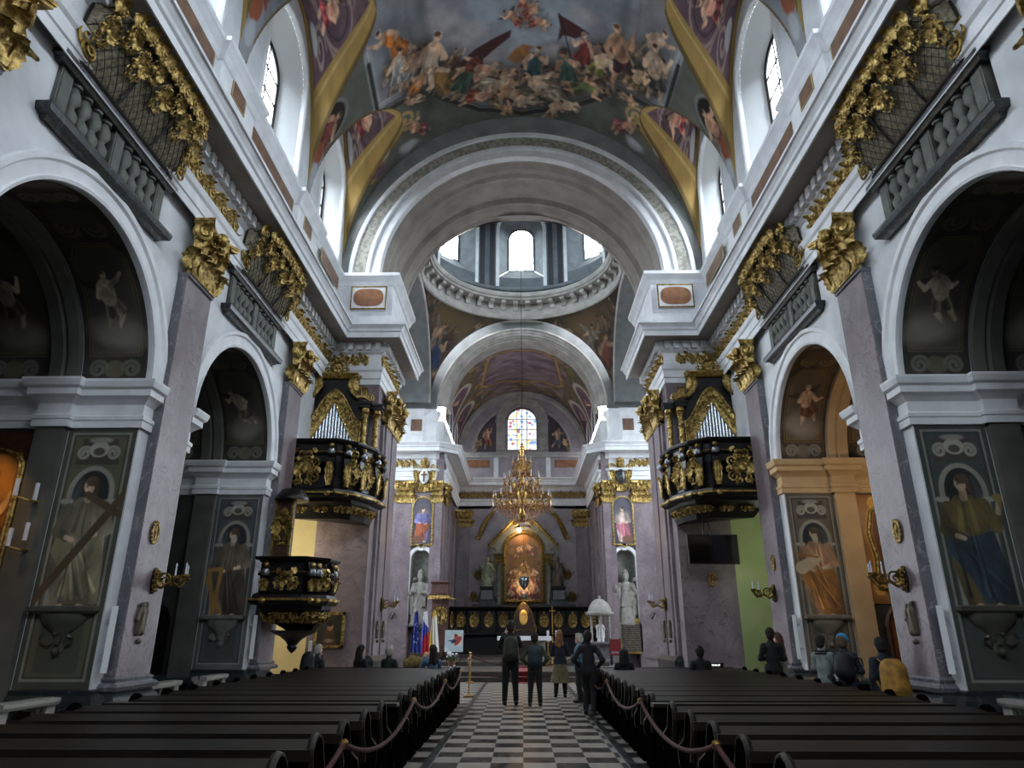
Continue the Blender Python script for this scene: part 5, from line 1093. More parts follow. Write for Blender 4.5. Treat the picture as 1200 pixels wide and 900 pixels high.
# black inscription tablet below the right statue, framed
t = thing('inscription_tablet', 'black inscription tablet with gilt frame under the right bishop niche', 'plaque', (5.22, Y3 - .01, 1.42))
MB().box(-.58, .58, -.05, 0, -.72, .72).obj('gilt_frame', 'old_gold', t); MB().box(-.49, .49, -.07, -.05, -.62, .62).obj('tablet', 'dark_marble', t)
l = MB(); rg = random.Random(4)
for r in range(11):
    x = -.4 + .05 * rg.random()
    while x < .36: w_ = rg.uniform(.03, .09); l.box(x, x + w_, -.075, -.07, .5 - r * .1, .525 - r * .1); x += w_ + .025
l.obj('lettering', 'old_gold', t)
MB().box(-.5, .5, -.06, 0, .74, .86).obj('top_moulding', 'old_gold', t)
# ---------------------------------------------------------------- high altar
AY = YE - .05
t = thing('high_altar', 'grey marble high altar retable with gilt broken pediment and arched gold-framed painting', 'altar', (0.05, AY, 0))
m = MB(); m.box(-3.0, 3.0, -1.1, 0, .5, 3.1).box(-3.1, 3.1, -1.15, 0, 3.1, 3.22); m.obj('base', 'dark_marble', t)
m = MB(); m.box(-1.6, 1.6, -.3, 0, 3.2, 6.4).box(-1.9, -1.5, -.45, 0, 3.2, 6.0).box(1.5, 1.9, -.45, 0, 3.2, 6.0); m.prism([(-1.6, 6.4)] + [(1.6 * math.cos(PI - PI * i / 20), 6.4 + 1.5 * math.sin(PI * i / 20)) for i in range(21)], 'Y', -.28, 0); m.obj('surround', mat('altar_marble', '83847a', .45, col2='686960', scale=3), t)
w_, hb, ha = 1.06, 3.5, 6.35
def aout(g, n=24): return [(-w_ - g, hb - g), (-w_ - g, ha)] + [(-(w_ + g) * math.cos(PI * i / n), ha + (w_ + g) * math.sin(PI * i / n)) for i in range(1, n)] + [(w_ + g, ha), (w_ + g, hb - g)]
f = MB()
for g, r, y in ((.2, .06, -.36), (.1, .07, -.4), (.02, .04, -.36)): f.tube([(x, y, z) for x, z in aout(g) + [aout(g)[0]]], r, 6)
f.prism(aout(.22), 'Y', -.33, -.28); fo = f.obj('gilt_frame', 'gold', t, 40)
b = MB(); o_ = aout(.1)
for i in range(len(o_)):
    a_, c_ = o_[i], o_[(i + 1) % len(o_)]; n = max(1, int(math.dist(a_, c_) / .06))
    for k in range(n): b.ball((a_[0] + (c_[0] - a_[0]) * k / n, -.45, a_[1] + (c_[1] - a_[1]) * k / n), .05, 6, 4)
b.obj('beading', 'gold', fo, 50)
nu, nv = 110, 190; u, v = np.meshgrid(np.linspace(-w_, w_, nu), np.linspace(0, 1, nv)); u = u.ravel(); v = v.ravel(); z = hb + v * (ha - hb + np.sqrt(np.clip(w_ ** 2 - u ** 2, 0, None)))
p = Paint(u, z, '7d5630'); p.px = .015; p.noise('9a7238', 2, .4, .6, 4, .8); p.noise('4f321e', 3, .5, .65, 9, .7); p.ell(0, 5.7, .5, .9, 'b08a42', soft=.4, amt=.8); p.ell(.5, 4.2, .6, .7, 'a8493c', soft=.3, amt=.7); p.ell(-.6, 4.1, .5, .6, '9c4a34', soft=.3, amt=.7); p.ell(0, 4.7, .35, .5, 'e0c8a0', soft=.25, amt=.8)
for k, (a, b_, h, c) in enumerate([(-.6, 4.0, .9, '8c2f22'), (.6, 4.0, .9, '95402a'), (-.25, 4.3, .8, 'c8b08a'), (.3, 4.35, .7, 'b09060'), (0, 4.0, .9, '3f4a6a'), (-.7, 5.0, .6, '6d4a2a'), (.7, 5.0, .6, '70502c'), (-.3, 6.4, .6, '8a5a30'), (.35, 6.5, .6, '94442e'), (0, 5.4, .7, '9a7a3a'), (-.75, 3.8, .6, '6a2a20'), (.8, 3.8, .6, '7a3a24')]): p.figure(a, b_, h * 1.5, .25 * (-1) ** k, c, 'e0b48c', seed=k, nude=.5)
p.ell(0, 7.1, .4, .25, '9a6a3c', soft=.1)
mesh_np('canvas', np.stack((u, np.full_like(u, -.345), z), 1), gridF(nu, nv), 'canvas', t, True, p.C)
for sx in (-1, 1):
    c = MB(); c.lathe([(.2, 3.22), (.2, 3.4), (.15, 3.5), (.14, 5.6), (.17, 5.65)], (sx * 1.55, -.55, 0), 14); c.obj('column', 'altar_marble', t, 40)
    put_capital(t, loc=(sx * 1.55, -.45, 5.6), sc=(.42, .6, .5))
    c = MB(); c.box(sx * 1.6 - .32, sx * 1.6 + .32, -.8, 0, 6.2, 6.35); pts = [(sx * 2.0, 6.35), (sx * 1.95, 6.75), (sx * 1.2, 7.55), (sx * .62, 8.15), (sx * .4, 8.2), (sx * .45, 7.95), (sx * 1.0, 7.3), (sx * 1.35, 6.75), (sx * 1.4, 6.35)]; c.prism(pts, 'Y', -.55, 0); c.obj('pediment', 'altar_marble', t)
    g = MB(); g.tube([(sx * 2.05, -.6, 6.72), (sx * 1.25, -.6, 7.6), (sx * .6, -.6, 8.25)], [.07, .09, .06], 6); g.merge(spiral(sx * .5, 8.1, .18, .05, -.6, sx))
    for k in range(6): q = k / 5; g.merge(leaf(.4, .2, .15, nu=5, nv=7), Matrix.Translation((sx * (2.0 - 1.3 * q), -.55, 6.6 + 1.35 * q)) @ Matrix.Rotation(sx * .5, 4, 'Y'))
    g.obj('gilt_scroll', 'gold', t, 50)
    c = MB(); c.ball((sx * 1.95, -.4, 6.0), .32, 10, 8, (.8, .8, 1.4)); c.merge(cartouche(.6, .9, 4), Matrix.Translation((sx * 1.9, -.55, 6.3))); c.obj('putto_group', 'statue_stone', t, 50)
for sx in (-1, 1):
    t2 = thing('altar_statue', 'dark bronze statue on a tall pedestal, %s of the altar painting' % ('left' if sx < 0 else 'right'), 'statue', (sx * 2.15, AY - .75, 3.22), 0, 'altar statues')
    m = MB(); m.mold([(-.36, .3), (-.36, -.3), (.36, -.3), (.36, .3)], [(-.3, 0), (.12, 0), (.12, .2), (.02, .28), (-.02, .8), (.06, .9), (.08, 1.02), (-.3, 1.03)], side=-1); m.obj('pedestal', 'dark_marble', t2)
    for q in (-1, 1): v = MB(); v.merge(spiral(q * .48, .25, .16, .05, 0, q, PI / 2)); v.tube([(q * .45, 0, .4), (q * .36, 0, .75)], .05, 6); v.obj('scroll', 'dark_marble', t2, 50)
    o = statue(t2, 1.85, 'green_bronze' if sx < 0 and 'green_bronze' in M else mat('green_bronze', '98a088', .5, .1, col2='7d866c', scale=4) if sx < 0 else mat('bronze', '5a5245', .45, .4), False, 'bless', 5 + sx, .025); o.location = (0, 0, 1.03)
# gilded drapery festoons and capitals on the end wall
for s in (-1, 1):
    t2 = thing('gilded_festoon', 'gilded hanging festoon on the apse wall, %s of the altar pediment' % ('left' if s < 0 else 'right'), 'ornament', (s * 2.4, YE - .05, 8.0), 0, 'apse festoons')
    g = MB(); g.tube([(-.7 * s, -.1, .95), (-.2 * s, -.12, .5), (.15 * s, -.12, -.2), (.3 * s, -.1, -.9)], [.06, .12, .16, .05], 7)
    for k in range(8): q = k / 7; g.merge(leaf(.34, .2, .12, nu=5, nv=7), Matrix.Translation((s * (-.6 + .9 * q), -.15, .9 - 1.7 * q ** 1.3)) @ Matrix.Rotation(s * (2.4 - q), 4, 'Y'))
    g.obj('garland', 'old_gold', t2, 50)
    t2 = thing('pilaster', 'marble corner pilaster with gilt capital on the apse wall, %s of the altar' % ('left' if s < 0 else 'right'), 'pilaster', (s * 3.72, YE, 0), 0, 'apse pilasters'); MB().box(-.38, .38, -.1, 0, .5, 7.95).obj('shaft', 'pink_marble', t2); put_capital(t2, loc=(0, -.1, 7.9), sc=(.95, .8, .9))
    t2 = thing('pilaster', 'grooved marble corner pilaster with gilt capital at the %s chancel corner' % ('left' if s < 0 else 'right'), 'pilaster', (s * 4.12, Y3 + .9, 0), -s * PI / 2, 'chancel corner pilasters'); MB().box(-.7, .7, -.06, 0.1, .5, 7.95).obj('shaft', 'pink_marble', t2); put_capital(t2, loc=(0, -.06, 7.9), sc=(1.1, .8, .9))
t = thing('gilded_frieze', 'gilded scrollwork frieze across the apse wall behind the chandelier', 'frieze', (0, YE - .03, 9.72))
for k in range(13):
    o = ub.copy(); COL.objects.link(o); o.parent = t; o.rotation_euler = (0, 0, 0); o.location = (-4.03 + .62 * k, 0, 0)
for s in (-1, 1):
    t = thing('gilded_frieze', 'gilded scrollwork frieze over the %s bishop niche' % ('left' if s < 0 else 'right'), 'frieze', (0, Y3 - .06, 9.72))
    for k in range(3): o = ub.copy(); COL.objects.link(o); o.parent = t; o.rotation_euler = (0, 0, 0); o.location = (s * (5.55 + .62 * k) - (.62 if s < 0 else 0), 0, 0)
# hanging spotlight over the altar painting and sanctuary lamp
t = thing('altar_spotlight', 'bright round bulb glowing above the altar painting', 'lamp', (-.22, AY - .75, 7.62)); b = MB(); b.ball((0, 0, 0), .13, 14, 10); b.obj('bulb', 'bulb', t, 60); b = MB(); b.tube([(0, 0, .12), (0, .3, .3), (0, .7, .35)], .025, 6); b.obj('bracket', 'iron', t)
lamp('altar_light', 'POINT', (-.22, AY - 1.1, 7.55), 34, (1, .66, .32), .15)
t = thing('sanctuary_lamp', 'silver hanging sanctuary lamp before the altar painting', 'lamp', (.06, 38.0, 3.75)); b = MB(); b.lathe([(.001, 0), (.05, .05), (.22, .25), (.3, .5), (.24, .55), (.3, .6), (.2, .7), (.001, .7)], (0, 0, 0), 16); b.obj('bowl', 'organ_tin', t, 50)
b = MB()
for k in range(3): a = k * 2.1; b.tube([(.27 * math.cos(a), .27 * math.sin(a), .6), (0, 0, 1.5)], .012, 4)
b.tube([(0, 0, 1.5), (0, 0, 13.26)], .008, 4); b.obj('chains', 'iron', t)
lamp('altar_fill_light', 'SPOT', (.05, AY - 2.2, 3.3), 170, (1, .7, .4), .06, (math.radians(122), 0, 0), 46)  # unseen spot added to brighten the lower part of the altar painting
lamp('statue_light', 'POINT', (-1.75, AY - .35, 4.9), 10, (.75, 1, .45), .05); lamp('statue_light', 'POINT', (1.85, AY - .35, 4.9), 8, (1, .85, .5), .05)
# wall sconces of the apse
for s in (-1, 1):
    for k, (x, z) in enumerate(((2.75, 5.0), (3.0, 3.7))):
        t2 = thing('candle_sconce', 'gilt branching candle sconce on the apse wall, %s, %s one' % ('left' if s < 0 else 'right', ('upper', 'lower')[k]), 'sconce', (s * x, YE - .02, z), 0, 'apse sconces')
        b = MB(); b.merge(cartouche(.5, .7, 3), Matrix.Translation((0, -.02, 0)))
        for q in (-1, 0, 1): b.tube([(0, -.05, -.1), (q * .2, -.25, -.15), (q * .4, -.3, .1)], .02, 5); b.lathe([(.02, 0), (.07, .03), (.02, .04)], (q * .4, -.3, .1), 8)
        b.obj('bracket', 'old_gold', t2, 50)
        for q in (-1, 0, 1): c = MB(); c.lathe([(.022, 0), (.022, .25), (.001, .26)], (q * .4, -.3, .14), 8); c.obj('candle', 'white_marble', t2)
# ---------------------------------------------------------------- choir screen with gold ovals and tabernacle
t = thing('choir_screen', 'black carved choir screen with a row of gold oval medallions behind the altar table', 'screen', (0, 41.5, .5))
m = MB(); m.box(-4.2, 4.2, -.06, .1, 0, 2.35); m.mold([(-4.2, .1), (-4.2, -.08), (4.2, -.08), (4.2, .1)], [(0, 2.3), (.06, 2.34), (.12, 2.44), (.14, 2.52), (0, 2.55)], side=-1); m.obj('panelling', 'dark_wood', t)
xs = [-4.05, -3.55, -2.78, -1.95, -1.12, 1.2, 2.02, 2.83, 3.55, 4.05]
for a in [-4.2, -3.85, -3.18, -2.36, -1.54, -.78, .82, 1.6, 2.43, 3.2, 3.85, 4.2]:
    c = MB(); c.lathe([(.07, 1.1), (.07, 1.2), (.045, 1.25), (.04, 2.15), (.07, 2.2), (.08, 2.3)], (a, -.14, 0), 8); c.obj('colonnette', 'dark_wood', t, 50)
c = MB(); c.mold([(-4.2, -.06), (4.2, -.06)], [(0, .95), (.2, .95), (.24, 1.02), (.2, 1.08), (0, 1.1)], side=-1); c.obj('dado_rail', 'dark_wood', t)
for x in xs:
    g = MB(); sw = .12 if abs(x) > 4 else .24; g.lathe([(.001, .0), (1, .02), (1.08, .05), (1.12, 0)], (0, 0, 0), 24)
    o = MB(); o.v = [(x + a * sw, -.08 - c_ * 1.2, 1.78 + b_ * .36) for a, b_, c_ in g.v]; o.f = g.f; o.ball((x, -.1, 1.78), .13, 10, 6, (sw / .24, .25, 1.7))
    for k in range(12): a = k * PI / 6; o.ball((x + sw * math.cos(a), -.13, 1.78 + .36 * math.sin(a)), .035, 6, 4)
    o.merge(cartouche(sw * 1.3, .45, 3), Matrix.Translation((x, -.1, 1.78))); o.ball((x, -.1, 2.22), .06, 6, 5); o.obj('gold_medallion', 'gold', t, 50)
t = thing('tabernacle', 'bell shaped red and gold tabernacle gable with a glowing gold oval relief', 'tabernacle', (0.03, 41.1, .5))
pts = [(-.62, 0), (-.7, 1.25), (-.78, 1.35), (-.6, 1.6), (-.52, 2.0), (-.4, 2.35), (-.2, 2.62), (0, 2.75)]; pts = pts + [(-x, z) for x, z in pts[-2::-1]]
m = MB(); m.prism(pts, 'Y', -.2, .2); m.obj('body', 'brown_wood', t); g = MB(); g.tube([(x, -.22, z) for x, z in pts], .035, 6); g.merge(spiral(-.62, 1.42, .13, .03, -.22, 1)); g.merge(spiral(.62, 1.42, .13, .03, -.22, -1)); g.tube([(-.6, -.24, 1.2), (-.2, -.24, 1.3), (0, -.24, 1.24), (.2, -.24, 1.3), (.6, -.24, 1.2)], .03, 6); g.obj('gilt_border', 'gold', t, 50)
g = MB(); g.ball((0, -.22, 1.95), .28, 18, 10, (.85, .3, 1.45)); g.merge(cartouche(.45, .75, 6), Matrix.Translation((0, -.3, 1.95))); g.obj('oval_relief', mat('lit_gold', 'e8bd6a', .35, .6, emit=.22), t, 60)  # emission added to the gold stands in for its lit glow
c = MB(); c.box(-.03, .03, -.03, .03, 2.75, 3.1).box(-.1, .1, -.03, .03, 2.92, 2.98); c.obj('cross', 'gold', t)
lamp('tabernacle_light', 'SPOT', (.03, 39.9, 3.9), 220, (1, .72, .36), .05, (math.radians(46), 0, 0), 30)
# steps, carpet, altar table
struct(MB().box(-3.6, 3.6, 31.2, YE - 1, .32, .48), 'floor_altar', 'step_stone')
t = thing('altar_table', 'stone altar table under a white cloth in front of the choir screen', 'altar', (.05, 33.4, .48))
m = MB(); m.box(-1.15, 1.15, -.45, .45, .92, 1.0); m.obj('slab', 'white_marble', t)
for x in (-.75, .75): MB().mold([(x - .2, .25), (x - .2, -.25), (x + .2, -.25), (x + .2, .25)], [(-.2, 0), (.06, 0), (.06, .1), (0, .15), (0, .78), (.08, .92), (-.2, .92)], side=-1).obj('support', 'altar_marble', t)
def cloth_fn(u, v):
    x = (u - .5) * 2.44; d = (v - .5) * 1.3; y = max(-.5, min(.5, d)); dr = max(0, abs(d) - .5); return (x, y - (0.01 if d < 0 else -.01) * (1 if dr else 0), 1.01 - dr * 1.2 + .005 * math.sin(x * 9) * (dr > 0))
c = MB(); c.grid(cloth_fn, 40, 30); c.obj('altar_cloth', mat('white_cloth', 'c9cbd2', .8), t, 50)
rc = MB(); rc.box(-.42, .42, -.02, 3.4, .0, .01); rc.add([(-.42, -.02, .01), (.42, -.02, .01), (.42, -.02, -.48), (-.42, -.02, -.48)], [(0, 1, 2, 3)])
mat('red_carpet', '5e1216', .9, col2='6d181c', scale=30)
cp = MB(); cp.box(.0 - .42, .42, CH0 - .62, CH0 - .01, .0, .012).box(-.42, .42, CH0 - .012, CH0 + .5, .16, .172).box(-.42, .42, CH0 - .014, CH0 - .002, .0, .172).box(-.42, .42, CH0 + .486, 31.2, .32, .332).box(-.42, .42, CH0 + .484, CH0 + .498, .16, .332)
o = cp.obj('carpet_runner', 'red_carpet', label='narrow red carpet runner climbing the chancel steps to the altar table', cat='carpet')
# ---------------------------------------------------------------- chancel furniture
t = thing('processional_cross', 'tall thin gilt standing cross before the altar table', 'cross', (1.24, 31.0, .32)); b = MB(); b.lathe([(.001, 0), (.2, 0), (.2, .05), (.05, .12), (.02, .2), (.018, 1.9), (.03, 1.95), (.015, 2.0)], (0, 0, 0), 10); b.obj('staff', 'brass', t, 50); MB().box(-.02, .02, -.02, .02, 1.95, 2.4).box(-.13, .13, -.02, .02, 2.18, 2.23).obj('cross', 'brass', t)
for x in (1.05, 1.42):
    t = thing('candle_stand', 'white altar candle on slim brass stand, %s of the tall cross' % ('left' if x < 1.2 else 'right'), 'candle', (x, 31.2, .32), 0, 'altar candles'); b = MB(); b.lathe([(.001, 0), (.16, 0), (.16, .04), (.04, .1), (.025, .9), (.09, .95), (.09, .98), (.001, .98)], (0, 0, 0), 10); b.obj('stand', 'brass', t, 50); b = MB(); b.lathe([(.05, .98), (.05, 1.4), (.001, 1.41)], (0, 0, 0), 10); b.obj('candle', 'white_cloth', t)
t = thing('baptismal_font', 'small marble temple with dome and columns over a white figure at the right chancel edge', 'font', (3.55, 33.6, .32))
b = MB(); b.mold([(-.55, .4), (-.55, -.4), (.55, -.4), (.55, .4)], [(-.4, 0), (.06, 0), (.06, .15), (0, .2), (0, .7), (.1, .85), (.1, .92), (-.4, .93)], side=-1); b.obj('base', 'grey_marble', t)
for k in range(6): a = k * PI / 3 + .5; c = MB(); c.lathe([(.07, .93), (.05, 1.0), (.045, 1.95), (.07, 2.05)], (.46 * math.cos(a), .36 * math.sin(a), 0), 10); c.obj('column', 'white_marble', t, 50)
b = MB(); b.lathe([(.001, 2.05), (.6, 2.05), (.66, 2.12), (.66, 2.2), (.56, 2.24), (.5, 2.42), (.36, 2.64), (.18, 2.78), (.08, 2.8), (.06, 2.9), (.001, 2.95)], (0, 0, 0), 20, sy=.8); b.obj('dome', 'statue_stone', t, 30)
o = statue(t, 1.0, 'reveal_white_left', False, 'bless', 9, .02); o.location = (0, 0, .93)
t = thing('bishop_throne', 'red marble bishop throne with gilt canopy at the left chancel corner', 'throne', (-4.05, 34.2, .0))
b = MB(); b.box(-.3, .5, .2, .35, 0, 3.9).box(-.35, .55, -.3, .35, 0, .5); b.obj('back', mat('red_marble', '3f231d', .4, col2='553831', scale=4), t); b = MB(); b.mold([(-.3, .4), (-.3, -.3), (.5, -.3), (.5, .4)], [(-.3, 3.25), (.06, 3.25), (.08, 3.35), (0, 3.4), (-.03, 3.8), (.04, 3.9), (-.3, 4.0)], side=-1); b.obj('canopy', 'red_marble', t)
b = MB()
for k in range(6): b.merge(leaf(.25, .22, .06, nu=5, nv=7), Matrix.Translation((-.3 + .16 * k, -.38, 3.3)) @ Matrix.Rotation(PI, 4, 'Y'))
b.merge(cartouche(.7, .9, 4), Matrix.Translation((.1, .18, 2.4))); b.tube([(-.4, -.4, 3.22), (.9, -.45, 3.12)], .04, 6); b.obj('gilt_ornament', 'gold', t, 50)
b = MB(); b.box(-.2, .4, -.35, .1, .5, .58).box(-.24, -.16, -.35, .2, .58, .9).box(.36, .44, -.35, .2, .58, .9); b.obj('seat', 'dark_wood', t)
# chair
t = thing('chair', 'red upholstered chair behind the font at the right chancel edge', 'chair', (4.05, 32.2, .32)); MB().box(-.25, .25, -.25, .25, .4, .48).obj('seat', 'red_carpet', t); MB().box(-.24, .24, .2, .26, .55, 1.05).obj('backrest', 'red_carpet', t)
for x in (-.22, .22):
    for y in (-.22, .23): MB().box(x - .025, x + .025, y - .025, y + .025, 0, .4 if y < 0 else 1.1).obj('leg', 'dark_wood', t)
# flags
def flag(x, y, label, cols, sd, stars=False):
    t = thing('flag', label, 'flag', (x, y, .1)); b = MB(); b.tube([(0, 0, 0), (.04, 0, 2.45)], .018, 6); b.lathe([(.001, 0), (.14, 0), (.14, .03), (.02, .06)], (0, 0, -.1), 12); b.ball((.04, 0, 2.48), .04, 8, 6); b.obj('pole', 'brass', t, 50)
    nu, nv = 46, 60; u, v = np.meshgrid(np.linspace(0, 1, nu), np.linspace(0, 1, nv)); u = u.ravel(); v = v.ravel()
    wd = .12 + .26 * v; X = .04 + (u - .35) * wd * 1.25; Y = -.02 + .06 * np.sin(u * 17 + sd) * (.35 + .65 * v) - .05; Z = 2.42 - 1.75 * v + .1 * np.abs(u - .35)
    p = Paint(u, v, cols[0]); p.px = .015
    if stars:
        rg = random.Random(2)
        for k in range(9): a = k * .7; p.ell(.5 + .32 * math.cos(a), .52 + .24 * math.sin(a), .05, .022, 'd8d4c0')
    elif len(cols) == 3: p.poly([(0, .18), (.5, .3), (1, .42), (1, 1), (0, 1)], cols[1]); p.poly([(0, .5), (.3, .6), (1, .5), (1, 1.1), (0, 1.1)], cols[2]); p.poly([(-.1, .35), (.2, .5), (.2, 1), (-.1, 1)], cols[1])
    else: p.poly([(.0, .2), (.45, .12), (1, .1), (1, 1.1), (.55, 1.1), (.25, .6)], cols[1])
    mesh_np('cloth', np.stack((X, Y, Z), 1), gridF(nu, nv), 'fresco', t, True, p.C); return t
flag(-4.92, 33.0, 'dark blue flag with a ring of pale stars, hanging on a pole', ['1d2f7e'], 0, True); flag(-4.5, 33.0, 'white blue and red flag hanging on a pole between two other flags', ['d4d4da', '2a3f9c', 'a81f2a'], 2); flag(-4.1, 33.0, 'yellow and white flag hanging on a pole beside the throne', ['c9a83c', 'd5d3cc'], 4)
# easel with picture
t = thing('easel_poster', 'pale square poster with an abstract red figure on an easel left of the altar', 'poster', (-2.93, 31.0, .32))
nu, nv = 60, 60; u, v = np.meshgrid(np.linspace(-.37, .37, nu), np.linspace(.58, 1.4, nv)); u = u.ravel(); v = v.ravel(); p = Paint(u, v, 'a9bcc4'); p.px = .015; p.noise('c5cfd0', 3, .45, .6, 3, .8); p.ell(.12, 1.05, .2, .25, 'd4c4b4', .5); p.ell(.17, 1.0, .22, .1, 'a8342c', .9); p.ell(.1, 1.12, .1, .14, '8c4a44'); p.ell(-.02, .98, .12, .08, '26364e', .3); p.ell(.06, 1.22, .05, .06, '4a2a24'); p.ell(-.15, 1.0, .1, .03, '2a4a6a')
mesh_np('picture', np.stack((u, -.03 + (v - .58) * .1, v), 1), gridF(nu, nv), 'fresco', t, True, p.C); MB().prism([(-.02, .56), (.0, .56), (.1, 1.42), (.08, 1.42)], 'X', -.39, .39).obj('board', 'white_cloth', t)
for x in (-.3, .3): MB().tube([(x, .02, 0), (x * .3, .1, 1.6)], .018, 5).obj('leg', 'brown_wood', t)
MB().tube([(0, .6, 0), (0, .12, 1.5)], .018, 5).obj('leg', 'brown_wood', t)
t = thing('flower_pot', 'bunch of white and green flowers in a pot below the easel poster', 'flowers', (-2.95, 30.5, .32)); b = MB(); b.lathe([(.001, 0), (.12, 0), (.17, .25), (.15, .25), (.001, .24)], (0, 0, 0), 12); b.obj('pot', 'brown_panel', t); b = MB(); rg = random.Random(3)
for k in range(26): b.merge(leaf(.3, .09, .1, nu=4, nv=5), Matrix.Translation((0, 0, .22)) @ Matrix.Rotation(rg.random() * 6.3, 4, 'Z') @ Matrix.Rotation(rg.uniform(-.9, .9), 4, 'X'))
b.obj('leaves', mat('leaf_green', '3c5a2a', .6), t, 50); b = MB()
for k in range(16): b.ball((rg.uniform(-.22, .22), rg.uniform(-.2, .2), .38 + rg.random() * .15), .045, 6, 4)
b.obj('blossoms', 'white_cloth', t, 60)
# chandelier
t = thing('chandelier', 'large gilt crystal chandelier hanging on a long cable under the dome', 'chandelier', (-.02, 30.0, 6.1))
b = MB(); b.tube([(0, 0, 3.7), (.02, 0, 27.95)], .014, 5); b.obj('cable', 'iron', t)
b = MB(); b.lathe([(.001, .1), (.1, .15), (.18, .35), (.1, .5), (.08, .9), (.2, 1.15), (.24, 1.4), (.12, 1.6), (.07, 2.0), (.16, 2.3), (.1, 2.6), (.05, 2.9), (.1, 3.2), (.03, 3.5), (.02, 3.7)], (0, 0, 0), 14); b.obj('stem', 'brass', t, 50)
arm_o = {}
for tier, (n, r, z, zr) in enumerate(((16, 1.25, .95, 1.2), (10, .8, 1.75, 1.3), (8, .42, 2.5, 1.0))):
    for k in range(n):
        a = 2 * PI * k / n + tier * .2
        if tier not in arm_o:
            m = MB(); m.tube([(.08, 0, z), (r * .35, 0, z - .22), (r * .7, 0, z - .25), (r * .95, 0, z - .05), (r, 0, z + .12)], .024, 6); m.lathe([(.02, 0), (.09, .03), (.03, .05), (.03, .1)], (r, 0, z + .1), 8); m.merge(spiral(r * .55, z - .1, .12, .016, 0, 1)); o = m.obj('arm', 'brass', t, 50)
            c = MB(); c.lathe([(.018, .2), (.018, .42), (.001, .45)], (r, 0, z), 6); c.obj('candle', 'white_cloth', o)
            d = MB(); rg = random.Random(tier)
            for q in range(10): f = .3 + .75 * q / 9; d.lathe([(.001, -.09), (.035, -.02), (.001, .03)], (r * f, .04 * (-1) ** q, z - .3 - .05 * (q % 3)), 5)
            for q in range(7): d.lathe([(.001, -.07), (.03, -.02), (.001, .03)], (r, .05 * math.cos(q), z + .02 - .07 * q * .6), 5)
            d.obj('crystal_drops', mat('crystal', '9c7350', .12, .6) if 'crystal' not in M else 'crystal', o, kind='stuff'); arm_o[tier] = o
        else: o = copy_tree(arm_o[tier], t)
        o.rotation_euler = (0, 0, a)
b = MB()
for (r1, z1, r2, z2, n) in ((1.2, .85, .1, .05, 16), (.6, .6, .12, .12, 12), (1.2, 1.1, .15, 2.1, 16), (.75, 1.9, .1, 2.9, 12), (.4, 2.6, .05, 3.5, 10)):
    for k in range(n):
        a = 2 * PI * (k + .5) / n
        for q in range(12): f = q / 11; r = r1 + (r2 - r1) * f; z = z1 + (z2 - z1) * f - .18 * math.sin(PI * f); b.lathe([(.001, -.035), (.028, 0), (.001, .035)], (r * math.cos(a), r * math.sin(a), z), 4)
b.obj('crystal_chains', 'crystal', t, kind='stuff')
